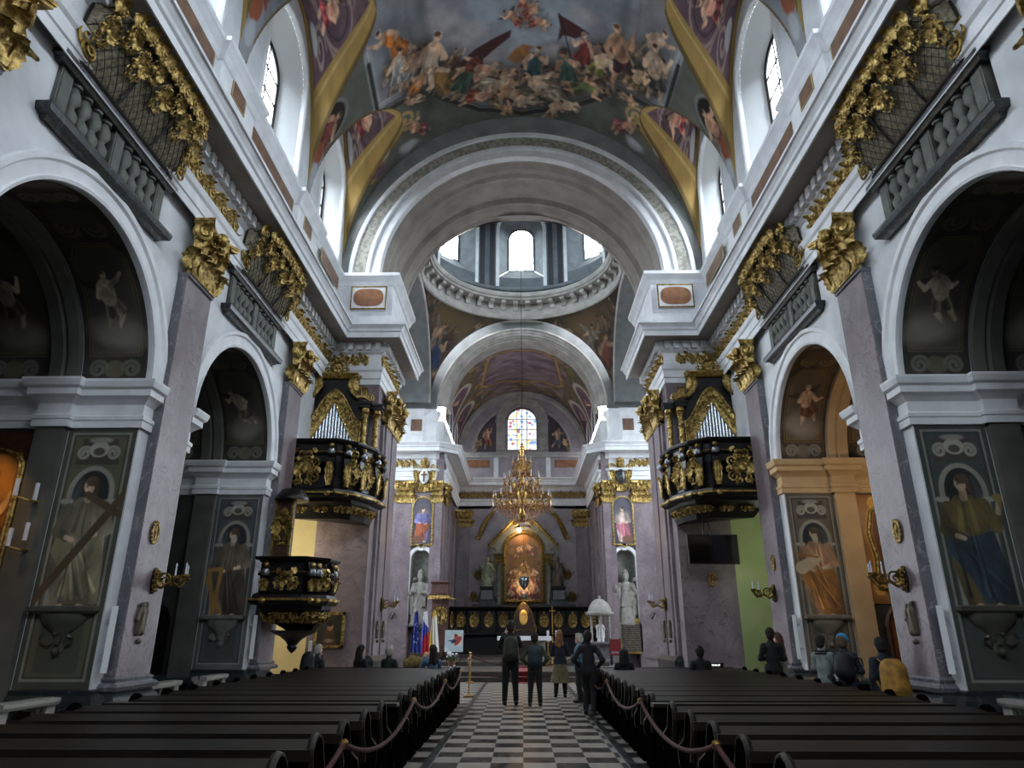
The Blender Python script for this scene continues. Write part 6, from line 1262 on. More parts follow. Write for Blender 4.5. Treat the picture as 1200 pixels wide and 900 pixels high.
# ---------------------------------------------------------------- chapel paintings, consoles, rails
SCHEME = {(-1, 0): ('4a493e', '55543f', '6f6852', '5f594a', 'cross', None), (-1, 1): ('5b5f60', '454c50', '3f372c', '544b3e', 'harp', 'beard'), (1, 0): ('3f4640', '3d4540', '2b363e', '544a2a', 'cup', None), (1, 1): ('6a5f52', '5f564a', '8c5f2c', '8a6a50', 'bundle', 'beard')}
for (s, k), (base, inner, robe, under, at, bd) in SCHEME.items():
    a = (11.45, 17.6)[k]; side = 'left' if s < 0 else 'right'; near = ('near', 'far')[k]
    def pf(p, s=s, k=k):
        x = s * p.X  # distance from the nave outwards, 6.7 .. 7.9
        q = Paint(x, p.Y, base); q.px = p.px; cx = 7.3
        q.noise('2c2d28', 1.5, .4, .6, 7 + k, .35); q.poly([(6.8, .95), (7.8, .95), (7.8, 4.9), (6.8, 4.9)], inner)
        q.line([(6.8, .95), (7.8, .95), (7.8, 4.9), (6.8, 4.9)], .018, '7d7d74', True); q.line([(6.84, .99), (7.76, .99), (7.76, 4.86), (6.84, 4.86)], .01, '2b2c28', True)
        q.poly([(6.92, 4.35), (7.0, 4.8), (7.6, 4.8), (7.68, 4.35)], '403a35'); q.scroll(7.05, 4.55, .13, .025, '8c887c', 1); q.scroll(7.55, 4.55, .13, .025, '8c887c', -1, PI); q.ell(7.3, 4.62, .17, .14, '9a958a'); q.ell(7.3, 4.58, .1, .07, '4a463e'); q.ell(7.3, 4.78, .2, .05, '86827a')
        q.poly([(6.9, 1.98), (6.9, 3.85)] + [(7.3 - .4 * math.cos(PI * i / 16), 3.85 + .48 * math.sin(PI * i / 16)) for i in range(17)] + [(7.7, 1.98)], '868479')
        q.poly([(6.99, 1.98), (6.99, 3.85)] + [(7.3 - .31 * math.cos(PI * i / 16), 3.85 + .4 * math.sin(PI * i / 16)) for i in range(17)] + [(7.61, 1.98)], '20242a' if k else '1c1f1d')
        q.poly([(7.48, 2.0), (7.61, 2.0), (7.61, 3.8), (7.5, 4.05)], '59605c', soft=.1, amt=.7)
        q.line([(6.86, 3.72), (7.0, 3.72)], .04, '8f8d82'); q.line([(7.6, 3.72), (7.74, 3.72)], .04, '8f8d82')
        saint(q, cx, 2.03, 2.15, robe, under, 11 + k + s, 'b49c82', at, 1 if s < 0 else -1)
        if bd: q.ell(cx, 2.03 + 2.15 * .85, .07, .1, 'a49c90')
        q.poly([(6.95, 1.05), (7.65, 1.05), (7.65, 1.9), (6.95, 1.9)], '3a3b35', amt=.6); p.C = q.C
    lo, hi = sorted((s * 6.7, s * 7.9)); z = lambda u, v, a=a: (u, np.full_like(u, a - .012), v)
    grid_paint('fresco_saint', z, 130, 330, lo, hi, .82, 4.99, base, pf, label='painted saint %s in a niche, %s wall of the %s chapel' % ({'cross': 'holding a large cross', 'harp': 'with a harp', 'cup': 'raising a chalice', 'bundle': 'carrying a bundle'}[at], side, near), cat='fresco')
    t = thing('console', 'carved stone console bracket under the painted saint in the %s %s chapel' % (side, near), 'bracket', (s * 7.3, a - .012, 1.35), 0, 'painted niche consoles')
    m = 'lamplit_stone' if (s, k) == (1, 1) else 'olive_stone_%d' % k  # right far chapel console: lamp warmth put into the stone colour
    if m not in M: mat(m, {'lamplit_stone': '7d7262', 'olive_stone_0': '4c4b40', 'olive_stone_1': '6b6c66'}[m], .7, col2={'lamplit_stone': '6a6053', 'olive_stone_0': '3c3c33', 'olive_stone_1': '565752'}[m], scale=4)
    MB().mold([(-.48, 0), (-.48, -.1), (.48, -.1), (.48, 0)], [(-.05, .58), (.02, .58), (.06, .62), (.06, .68), (-.05, .7)], side=-1).obj('shelf', m, t)
    MB().lathe([(.001, -.02), (.06, 0), (.09, .08), (.06, .14), (.1, .2), (.16, .3), (.32, .42), (.38, .5), (.38, .58)], (0, 0, 0), 18, PI, 2 * PI, sy=.42).obj('bowl', m, t, 40)
    g = MB()
    for q in (-1, 0, 1): g.merge(leaf(.24, .12, .05, nu=5, nv=7), Matrix.Translation((q * .12, -.06, .12)) @ Matrix.Rotation(q * .7, 4, 'Y'))
    g.ball((0, -.07, .02), .06, 8, 6); g.obj('carving', m, t, 50)
    # barrel fresco
    yc = BAYC[k]; warm = (s, k) == (1, 1)  # right far chapel: the lamp's orange light is painted into its fresco colours
    for part, (x0, x1) in enumerate(((6.74, 7.9), (8.45, 9.86))):
        def vf(p, part=part, warm=warm, s=s, k=k, x0=x0, x1=x1):
            u, v = np.abs(p.X), p.Y; q = Paint(u, v, '4a3c2e' if warm else '2b2922'); q.px = p.px; m_ = (x0 + x1) / 2; w = (x1 - x0) / 2 - .13
            q.noise('5d4a38' if warm else '3a372d', 2.5, .4, .6, 5 + k, .7); q.noise('23201b', 3.5, .5, .65, 8, .6)
            for v0 in (.0, 3.5):
                v1 = v0 + 3.4
                q.poly([(m_ - w, v0 + .55), (m_ + w, v0 + .55), (m_ + w, v0 + 2.3), (m_ + w * .6, v0 + 2.6), (m_ - w * .6, v0 + 2.6), (m_ - w, v0 + 2.3)], '6b5d4a' if warm else '45433b', amt=.8)
                for wd, c in ((.035, '7d6438' if warm else '5a5138'), (.012, '25221c')): q.line([(m_ - w, v0 + .55), (m_ + w, v0 + .55), (m_ + w, v0 + 2.3), (m_ + w * .6, v0 + 2.6), (m_ - w * .6, v0 + 2.6), (m_ - w, v0 + 2.3)], wd, c, True)
                q.cloud(m_ - .1, v0 + 1.0, .5, ('57524a', '6b655a', '7d766a') if not warm else ('6b5f50', '85776a', '9a8a78'), 3 + k)
                q.figure(m_ + .03, v0 + 1.55, 1.15, .25 * s, '7a4a30' if warm else '575044', 'c4a386' if warm else '9a8e78', seed=21 + 3 * k + part + s, nude=1, wings='4a3a2e' if warm else '2c2b27')
                q.ell(m_, v0 + .28, .2, .16, '6f6450' if warm else '55503f'); q.scroll(m_ - .3, v0 + .28, .17, .03, '7b7468' if warm else '5d5b52', 1); q.scroll(m_ + .3, v0 + .28, .17, .03, '7b7468' if warm else '5d5b52', -1, PI)
                q.scroll(m_ - .25, v0 + 2.95, .2, .03, '77654a' if warm else '4f4a3c', -1); q.scroll(m_ + .25, v0 + 2.95, .2, .03, '77654a' if warm else '4f4a3c', 1, PI); q.ell(m_, v0 + 3.2, .4, .25, '5d4a3a' if warm else '3c3930')
            p.C = q.C
        lo, hi = sorted((s * x0, s * x1))
        fn = lambda u, v, yc=yc: (u, yc + 2.185 * np.cos(v / 2.2), ZS + 2.185 * np.sin(v / 2.2))
        grid_paint('fresco_vault', fn, 100, 420, lo, hi, .02, PI * 2.2 - .02, '2b2922', vf, label='dark frescoed vault with a putto, %s part of the %s %s chapel' % (('front', 'rear')[part], side, near), cat='fresco')
    # dark inner wall faces of the chapels
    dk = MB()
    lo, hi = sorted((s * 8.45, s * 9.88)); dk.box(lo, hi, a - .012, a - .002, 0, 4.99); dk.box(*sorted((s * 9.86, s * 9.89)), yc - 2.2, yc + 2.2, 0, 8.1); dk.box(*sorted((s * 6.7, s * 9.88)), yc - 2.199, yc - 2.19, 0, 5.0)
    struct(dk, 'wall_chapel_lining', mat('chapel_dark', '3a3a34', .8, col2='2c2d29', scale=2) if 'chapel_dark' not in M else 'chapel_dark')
    # low marble communion rails
    for q, (y0, y1) in enumerate(((yc - 2.1, yc - .55), (yc + .55, yc + 1.75))):
        t = thing('communion_rail', 'low marble balustrade at the %s %s chapel, %s side of its opening' % (side, near, ('near', 'far')[q]), 'railing', (s * 6.98, (y0 + y1) / 2, 0), -s * PI / 2, 'communion rails')
        L = (y1 - y0) / 2; MB().box(-L, L, -.12, .12, 0, .14).obj('base', 'white_marble', t); MB().mold([(-L, -.02), (L, -.02)], [(0, .66), (.12, .66), (.14, .7), (.14, .75), (0, .76)], side=-1).mold([(-L, .02), (L, .02)], [(0, .66), (.12, .66), (.14, .7), (.14, .75), (0, .76)], side=1).obj('top_rail', 'white_marble', t)
        for x in (-L + .1, L - .1): MB().box(x - .1, x + .1, -.1, .1, .14, .67).obj('post', 'white_marble', t)
        n = 4 if L > .7 else 3
        for i in range(n): MB().lathe([(.07, 0), (.04, .06), (.08, .2), (.04, .38), (.07, .52)], (-L + .28 + (2 * L - .56) * i / (n - 1), 0, .145), 10).obj('baluster', 'grey_stone', t, 50)
# altar painting of the left near chapel, lit by its own lamp
t = thing('chapel_altar_painting', 'gilt framed altar painting glowing warm in the left near chapel, at the frame edge', 'painting', (-9.05, 11.43, 1.7))
MB().box(-.62, .62, -.06, 0, 0, 3.2).obj('dark_surround', 'brown_wood', t); f = MB()
for g in (.5, .56): f.tube([(-g, -.08, .25), (g, -.08, .25), (g, -.08, 2.6)] + [(g * math.cos(PI * i / 12), -.08, 2.6 + .3 * math.sin(PI * i / 12)) for i in range(1, 13)] + [(-g, -.08, .25)], .035, 6)
f.obj('gilt_frame', 'gold', t); nu, nv = 50, 110
def ap(p): p.noise('b07a34', 2, .4, .6, 4, .8); p.noise('5a3416', 3, .5, .65, 6, .7); p.figure(0, 1.4, 1.6, .1, '9a5a24', 'd8aa70', seed=5)
u, v = np.meshgrid(np.linspace(-.5, .5, nu), np.linspace(.25, 2.85, nv)); u = u.ravel(); v = v.ravel(); p = Paint(u, v, '8f5f26'); ap(p); mesh_np('canvas', np.stack((u, np.full_like(u, -.07), v), 1), gridF(nu, nv), 'canvas', t, True, p.C)
lamp('chapel_lamp', 'SPOT', (-9.0, 9.9, 5.1), 90, (1, .55, .2), .08, (math.radians(38), 0, 0), 62)
t = thing('candle_bracket', 'white electric candles on a bracket beside the glowing chapel painting', 'candles', (-8.05, 11.3, 3.4))
b = MB(); b.tube([(0, .1, .3), (-.1, -.1, .3), (-.25, -.25, .35)], .02, 5); b.tube([(0, .1, -.5), (-.05, -.1, -.5), (-.2, -.2, -.45)], .02, 5); b.obj('arm', 'brass', t)
for c in ((-.25, -.25, .35), (.0, -.12, .3), (-.2, -.2, -.45), (-.02, -.1, -.35)): MB().lathe([(.035, 0), (.035, .28), (.001, .29)], c, 8).obj('candle', 'white_cloth', t)
# right far chapel: gilt frame, wooden door
t = thing('chapel_altar_painting', 'warm lit painting in a scrolled orange gilt frame inside the right far chapel', 'painting', (8.95, 17.56, 2.3))
nu, nv = 60, 110; u, v = np.meshgrid(np.linspace(-.48, .9, nu), np.linspace(0, 2.65, nv)); u = u.ravel(); v = v.ravel(); p = Paint(u, v, '8a5f38'); p.px = .02; p.noise('a5774a', 2, .4, .6, 3, .7); p.poly([(-.2, .5), (.8, .5), (.8, 2.3), (.3, 2.5), (-.2, 2.3)], '6a4638'); p.figure(.3, 1.3, 1.3, .1, '8a3f34', 'd0a078', seed=4); p.figure(.5, .8, .8, -.4, '5f6a86', 'd0a078', seed=9)
for wd, c in ((.08, 'c08a3c'), (.03, 'e0b870')): p.line([(-.3, .4), (-.22, 1.1), (-.32, 1.7), (-.2, 2.2), (.1, 2.45), (.5, 2.5)], wd, c); p.line([(-.3, .4), (.1, .3), (.7, .35)], wd, c)
p.scroll(-.25, .35, .16, .04, 'd0a050'); p.scroll(-.05, 2.45, .18, .04, 'd0a050', -1)
mesh_np('canvas', np.stack((u, np.full_like(u, .0), v), 1), gridF(nu, nv), 'canvas', t, True, p.C); fb = MB(); fb.tube([(-.3, -.03, .4), (-.22, -.03, 1.1), (-.32, -.03, 1.7), (-.2, -.03, 2.2), (.1, -.03, 2.45), (.5, -.03, 2.5), (.85, -.03, 2.3), (.88, -.03, .4), (.2, -.03, .3), (-.3, -.03, .4)], .05, 6); fb.obj('gilt_frame', 'gold', t, 50)
pd = MB(); o = [(8.72, 0), (8.72, 1.75)] + [(9.25 - .53 * math.cos(PI * i / 14), 1.75 + .5 * math.sin(PI * i / 14)) for i in range(15)] + [(9.78, 0)]
d = MB().prism(o, 'Y', 17.5, 17.58).obj('door_1', 'door_wood', kind='structure'); f = MB(); f.tube([(x - .0, 17.5, z) for x, z in [(8.68, 0), (8.68, 1.78)] + [(9.25 - .58 * math.cos(PI * i / 14), 1.78 + .55 * math.sin(PI * i / 14)) for i in range(15)] + [(9.82, 0)]], .07, 6); f.obj('door_frame', 'brown_wood', d)
k_ = MB(); k_.box(9.0, 9.02, 17.48, 17.5, .2, 2.0).box(9.25, 9.27, 17.48, 17.5, .2, 2.1).box(9.5, 9.52, 17.48, 17.5, .2, 2.0); k_.obj('door_boards', 'brown_wood', d)
pt = lamp('chapel_lamp', 'POINT', (9.0, 15.4, 4.6), 55, (1, .74, .45), .15)
o = [(-8.6, 0), (-8.6, 1.9)] + [(-9.2 + .6 * math.cos(PI * i / 14), 1.9 + .5 * math.sin(PI * i / 14)) for i in range(15)] + [(-9.8, 0)]
d = MB().prism(o, 'Y', 17.52, 17.585).obj('door_2', 'dark_wood', kind='structure')
# ---------------------------------------------------------------- things fixed to the pilasters
SC0 = {}
def sconce(label, x, y, z, s, group):
    t = thing('wall_sconce', label, 'sconce', (x, y, z), -s * PI / 2, group)
    b = MB(); b.lathe([(.001, 0), (.05, 0), (.05, .02)], (0, 0, 0), 10); b2 = MB(); b2.prism([(.09 * math.cos(2 * PI * i / 16), .22 * math.sin(2 * PI * i / 16)) for i in range(16)], 'Y', -.04, 0); b2.obj('back_plate', 'iron', t)
    g = MB(); g.merge(cartouche(.22, .46, 3), Matrix.Translation((0, -.03, 0)))
    g.merge(spiral(0, 0, .12, .02, 0, 1, 0), Matrix.Translation((0, -.2, .02)) @ Matrix.Rotation(PI / 2, 4, 'Z')); g.merge(spiral(0, 0, .09, .018, 0, -1, PI), Matrix.Translation((0, -.42, .0)) @ Matrix.Rotation(PI / 2, 4, 'Z'))
    g.tube([(0, -.03, -.05), (0, -.15, -.12), (0, -.3, -.02), (0, -.45, -.08), (0, -.55, .05)], [.03, .028, .024, .02, .018], 6)
    for q in (-1, 1): g.tube([(0, -.3, -.05), (q * .15, -.42, -.1), (q * .22, -.48, .02)], .015, 5); g.lathe([(.01, 0), (.06, .02), (.065, .05), (.01, .04)], (q * .22, -.48, .02), 8)
    g.lathe([(.01, 0), (.07, .02), (.075, .06), (.01, .05)], (0, -.55, .05), 8); g.obj('arm', 'old_gold', t, 50)
    for q in ((0, -.55, .08), (-.22, -.48, .05), (.22, -.48, .05)): MB().lathe([(.016, 0), (.016, .14), (.012, .16), (.02, .19), (.001, .24)], q, 8).obj('candle', 'white_cloth', t)
def medallion(label, x, y, z, s, rz=None):
    t = thing('consecration_medallion', label, 'medallion', (x, y, z), -s * PI / 2 if rz is None else rz, 'oval consecration medallions')
    b = MB(); b.prism([(.09 * math.cos(2 * PI * i / 20), .15 * math.sin(2 * PI * i / 20)) for i in range(20)], 'Y', -.02, 0); b.obj('oval', 'brown_panel', t)
    g = MB(); pts = [(.1 * math.cos(2 * PI * i / 24), -.025, .165 * math.sin(2 * PI * i / 24)) for i in range(25)]; g.tube(pts, .016, 5)
    for i in range(16): a = 2 * PI * i / 16; g.ball((.125 * math.cos(a), -.025, .19 * math.sin(a)), .022, 6, 4)
    g.box(-.012, .012, -.04, -.02, -.1, .1).box(-.045, .045, -.04, -.02, .02, .045); g.obj('gilt_wreath', 'gold', t, 50)
def relief(label, x, y, z, s):
    t = thing('station_relief', label, 'relief', (x, y, z), -s * PI / 2, 'dark bronze reliefs'); V, F = sdf_mesh([((-.08, 0, -.22), (-.06, -.02, .1), .06, .07), ((.07, 0, -.22), (.06, -.02, .12), .06, .065), ((-.06, -.03, .1), (-.05, -.03, .2), .04, .045), ((.06, -.03, .12), (.07, -.03, .22), .04, .045), ((-.12, -.02, .05), (-.17, -.03, -.02), .03, .03), ((0, 0, -.2), (0, 0, .1), .07, .06), ((-.1, -.02, .22), (.12, -.02, .26), .02, .02)], .014, .03)
    mesh_np('figures', V, F, 'bronze', t); MB().ball((.0, -.03, -.36), .05, 8, 6).obj('boss', 'bronze', t, 60)
def column_speaker(label, x, y, s):
    t = thing('column_speaker', label, 'loudspeaker', (x, y, 1.55), -s * PI / 2 - s * .5, 'white column loudspeakers'); MB().box(-.06, .06, -.09, 0, -.5, .5).obj('cabinet', 'reveal_white_left', t); MB().box(-.045, .045, -.095, -.09, -.46, .46).obj('grille', mat('grille_white', '9a9ca0', .6) if 'grille_white' not in M else 'grille_white', t); MB().box(-.02, .02, 0, .05, -.3, -.24).obj('bracket', 'grille_white', t); MB().box(-.02, .02, 0, .05, .24, .3).obj('bracket', 'grille_white', t)
for s in (-1, 1):
    side = 'left' if s < 0 else 'right'; xf = s * (WX - .198)
    sconce('gilt candle sconce on the %s pilaster between the chapels' % side, xf, 12.4 if s < 0 else 12.2, 2.5, s, 'pilaster sconces'); medallion('gilt oval medallion on the %s pilaster between the chapels' % side, xf, 12.15, 3.3, s); relief('dark bronze relief on the %s pilaster between the chapels' % side, xf, 12.2, 1.87, s)
    if s > 0: sconce('gilt candle sconce on the right pilaster beside the green lit passage', xf, 18.6, 2.6, s, 'pilaster sconces'); medallion('gilt oval medallion on the right pilaster beside the green lit passage', xf, 18.4, 3.35, s)
    sconce('gilt candle sconce on the %s crossing pier' % side, s * 4.59, 23.2, 2.5, s, 'pier sconces'); relief('dark bronze relief on the %s crossing pier' % side, s * 4.57, 23.7, 1.75, s); relief('dark bronze relief on the near edge of the %s crossing pier' % side, s * 4.57, 22.75, 1.75, s)
    column_speaker('white column loudspeaker on the %s near chapel pier' % side, s * (WX - .06), 11.53, s); column_speaker('white column loudspeaker on the %s far chapel pier' % side, s * (WX - .06), 17.72, s)
    t = thing('wall_ornament', 'dark iron wall bracket on the pink wall beside the %s bishop niche' % side, 'bracket', (s * 6.3, Y3 - .02, 2.4), 0, 'iron wall brackets'); MB().merge(cartouche(.4, .5, 3)).tube([(-.1, 0, -.2), (0, -.15, 0), (.1, 0, .2)], .03, 5).obj('ironwork', 'iron', t, 50)
medallion('gilt oval medallion on the right pier front below the television', 5.69, Y1 - .005, 3.15, 1, 0)
t = thing('television', 'black flat television hanging under the right organ gallery', 'television', (5.52, 20.5, 3.92), .06); MB().box(-.74, .74, -.03, .04, -.42, .42).obj('housing', mat('tv_black', '0a0a0b', .35), t); MB().box(-.71, .71, -.034, -.03, -.39, .39).obj('screen', mat('tv_screen', '040405', .12), t)
b = MB(); b.tube([(-.25, .03, .4), (-.2, .05, .9)], .018, 5); b.tube([(0, .03, .4), (-.1, .05, .9)], .018, 5); b.box(-.3, .1, .0, .08, .86, .92); b.obj('mount', 'iron', t)
t = thing('framed_painting', 'dark portrait in a gold frame on the left pier under the organ gallery', 'painting', (-5.72, Y1 - .01, 1.72)); f = MB(); f.box(-.44, .44, -.05, 0, -.5, -.42).box(-.44, .44, -.05, 0, .42, .5).box(-.44, -.36, -.05, 0, -.5, .5).box(.36, .44, -.05, 0, -.5, .5); f.obj('gilt_frame', 'gold', t)
u, v = np.meshgrid(np.linspace(-.37, .37, 40), np.linspace(-.43, .43, 44)); u = u.ravel(); v = v.ravel(); p = Paint(u, v, '2a2a22'); p.px = .02; p.noise('3a3a30', 4, .4, .6, 4, .7); p.cap((0, -.4), (0, -.05), .25, .14, '4a3026'); p.ell(.02, .1, .09, .12, '9a7458'); p.ell(0, .17, .11, .08, '2a1c14'); p.ell(0, -.3, .12, .05, '8a8272')
mesh_np('canvas', np.stack((u, np.full_like(u, -.03), v), 1), gridF(40, 44), 'canvas', t, True, p.C)
# passage behind the organ bays: lamps, paper notices
lamp('passage_lamp', 'POINT', (-7.6, 20.6, 3.9), 190, (1, .88, .6), .2); lamp('passage_lamp', 'POINT', (7.7, 20.8, 3.9), 60, (.95, 1, .74), .2)
t = thing('paper_notice', 'white paper notice taped on the green lit wall behind the visitors', 'notice', (8.15, 23.19, 1.7)); MB().box(-.2, .2, -.012, 0, -.28, .28).obj('sheet', 'white_cloth', t); l = MB()
for r, (a, b_) in enumerate(((-.12, .06), (-.14, .13), (-.1, .12), (-.14, .05))): l.box(a, b_, -.016, -.012, .14 - r * .1, .17 - r * .1)
l.obj('printed_lines', 'iron', t)
t = thing('blue_notice', 'small blue notice on the green lit wall near the pilaster', 'notice', (8.75, 23.19, 1.7)); MB().box(-.16, .16, -.012, 0, -.14, .14).obj('sheet', mat('notice_blue', '1f3f8a', .6), t); MB().box(-.1, -.02, -.016, -.012, -.08, .08).box(.02, .1, -.016, -.012, -.02, .08).obj('pictogram', 'white_cloth', t)
# ---------------------------------------------------------------- pews
def end_outline():
    pts = [(-.42, 0), (-.42, .1), (-.36, .14), (-.3, .45), (-.36, .62), (-.44, .72), (-.46, .8), (-.42, .87), (-.34, .9), (-.26, .88), (-.2, .82), (-.16, .72), (-.08, .62), (.08, .56), (.2, .52), (.26, .44), (.22, .36), (.14, .3), (.14, .14), (.2, .1), (.2, 0)]
    return pts
def pew(L):
    # aisle end at x=0, running to x=L; faces +y, its back towards -y; origin at the floor under the back
    t = thing('pew', 'x', 'pew')
    q = 1 if L > 0 else -1; x0, x1 = sorted((0, L))
    MB().box(x0 + .03, x1 - .03, -.14, .28, .42, .46).obj('seat', 'pew_wood', t)
    b = MB(); b.prism([(-.28, .12), (-.24, .12), (-.16, .8), (-.2, .8)], 'X', x0 + .03, x1 - .03)
    for k in range(5): a = x0 + .3 + (x1 - x0 - .6) * k / 4; b.box(a - .04, a + .04, -.3, -.2, .14, .74)
    b.obj('backrest', 'pew_wood', t)
    b = MB(); b.prism([(-.48, .78), (-.17, .83), (-.17, .86), (-.48, .81)], 'X', x0 + .02, x1 - .02); b.box(x0 + .02, x1 - .02, -.5, -.47, .75, .83); b.obj('book_ledge', 'pew_wood', t)
    b = MB(); b.prism([(-.75, .18), (-.52, .22), (-.52, .26), (-.75, .22)], 'X', x0 + .1, x1 - .1); b.box(x0 + .1, x1 - .1, -.56, -.5, 0, .2); b.obj('kneeler', 'pew_wood', t)
    for x in (0, L):
        e = MB(); a, c = sorted((x, x + (.06 if x == 0 else -.06) * q)); e.prism(end_outline(), 'X', a, c); o = e.obj('end_panel', 'pew_end', t)
        if x == 0:
            m = MB(); m.tube([((0 if q > 0 else 0) + .03 * q, y, z) for y, z in end_outline()[3:17]], .034, 6); m.obj('scroll_moulding', 'pew_wood', o, 50)
    return t
ORD = ['nearest', 'second', 'third', 'fourth', 'fifth', 'sixth', 'seventh', 'eighth', 'ninth', 'tenth', 'eleventh', 'twelfth', 'thirteenth', 'fourteenth', 'fifteenth', 'sixteenth', 'seventeenth', 'eighteenth']
PEWY = [3.55 + .88 * k for k in range(7)] + [10.15 + .84 * k for k in range(10)]
for s in (-1, 1):
    base = None
    for k, y in enumerate(PEWY):
        if base is None: base = pew(s * 3.55); t = base
        else: t = copy_tree(base)
        t['label'] = 'dark wooden pew in the %s block, %s row from the viewer' % ('left' if s < 0 else 'right', ORD[k]); t['group'] = 'pews of the %s block' % ('left' if s < 0 else 'right')
        t.location = (s * 1.58 + (.04 if s > 0 else 0), y, 0)
    # front prie-dieu panel closing the block
    t = thing('kneeling_desk', 'dark panelled kneeling desk closing the %s block towards the chancel' % ('left' if s < 0 else 'right'), 'kneeling desk', (s * 3.35, PEWY[-1] + .75, 0), 0); MB().box(-1.78, 1.78, -.03, .03, 0, .8).obj('panel', 'pew_wood', t); MB().box(-1.8, 1.8, -.2, .08, .8, .84).obj('book_ledge', 'pew_wood', t)
    for k in range(6): MB().box(-1.6 + .58 * k - .03, -1.6 + .58 * k + .03, .03, .06, .02, .78).obj('stile', 'pew_wood', t)
# closed panel in front of the nearer group of rows
for s in (-1, 1):
    t = thing('kneeling_desk', 'dark panelled kneeling desk closing the nearer rows of the %s block at the cross passage' % ('left' if s < 0 else 'right'), 'kneeling desk', (s * 3.35, PEWY[6] + .42, 0), 0); MB().box(-1.78, 1.78, -.03, .03, 0, .8).obj('panel', 'pew_end', t); MB().box(-1.8, 1.8, -.12, .08, .8, .84).obj('book_ledge', 'pew_wood', t)
t = thing('lit_sign', 'small dark sign with tiny white lit characters on the right pew front', 'sign', (4.62, PEWY[-1] + .72, .84)); MB().box(-.32, .32, -.02, .02, 0, .1).obj('housing', 'tv_black', t); l = MB(); rg = random.Random(8)
for a, n in ((-.29, 5), (-.07, 5), (.1, 4)):
    for k in range(n): x = a + .034 * k; l.box(x, x + .022, -.026, -.02, .03, .06 + .02 * rg.random())
l.obj('characters', emis('led_white', 'f0f2f0', 1.4), t)
t = thing('candle_stand', 'thick white candle on a dark stand at the yellow lit passage on the left', 'candle', (-6.05, 18.9 + 1.9, 0)); MB().lathe([(.001, 0), (.18, 0), (.18, .04), (.04, .1), (.03, .95), (.08, 1.0), (.001, 1.0)], (0, 0, 0), 10).obj('stand', 'dark_wood', t, 50); MB().lathe([(.05, 1.0), (.05, 1.42), (.001, 1.43)], (0, 0, 0), 10).obj('candle', 'white_cloth', t)
# aisle border strips on the floor
for s in (-1, 1): struct(MB().box(*sorted((s * 1.3 + .06, s * 1.42 + .06)), 0, CH0 - .7, 0, .012), 'trim_aisle_border', 'dark_marble')
# ropes looped along the pew ends
mat('rope_red', '4c1a18', .8, col2='351212', scale=40)
def rope(a, b, sag, label, group):
    t = thing('rope', label, 'rope', a, 0, group); n = 22; d = Vector(b) - Vector(a)
    pts = [tuple(d * (i / n) + Vector((0, 0, -4 * sag * (i / n) * (1 - i / n)))) for i in range(n + 1)]
    MB().tube(pts, .022, 7).obj('cord', 'rope_red', t, 60)
    for p in (pts[0], pts[-1]): MB().ball(p, .04, 8, 6).obj('brass_hook', 'brass', t, 60)
for s in (-1, 1):
    ys = (2.6, 6.2, 10.0, 13.9, 17.5)
    for k in range(4):
        x = s * 1.5 + .03
        rope((x, ys[k], .8), (x, ys[k + 1], .8), .24, 'dark red rope looped along the %s pew ends, %s swag' % ('left' if s < 0 else 'right', ('nearest', 'second', 'third', 'farthest')[k]), 'pew end ropes')
# rope barrier before the chancel
for k, x in enumerate((-1.85, -1.5, 1.9)):
    t = thing('barrier_post', ('brass barrier post before the chancel steps, at the left edge of the aisle', 'brass barrier post at the front of the left pews, inner one', 'brass barrier post before the chancel steps, behind the visitors on the right')[k], 'post', (x, (25.9, 20.5, 25.9)[k], 0), 0, 'barrier posts'); MB().lathe([(.001, 0), (.16, 0), (.16, .03), (.03, .07), (.022, .1), (.022, .92)], (0, 0, 0), 12).obj('stand', 'brass', t, 50); MB().ball((0, 0, .96), .045, 10, 8).obj('knob', 'brass', t, 60)
rope((-1.85, 25.9, .86), (1.9, 25.9, .86), .35, 'red barrier rope hanging across the aisle before the chancel steps', None); rope((-1.85, 25.9, .3), (1.9, 25.9, .3), .12, 'lower thin barrier rope near the floor across the aisle', None)
rope((-1.85, 25.9, .86), (-1.5, 20.5, .86), .3, 'red barrier rope from the left pews to the chancel barrier', None)
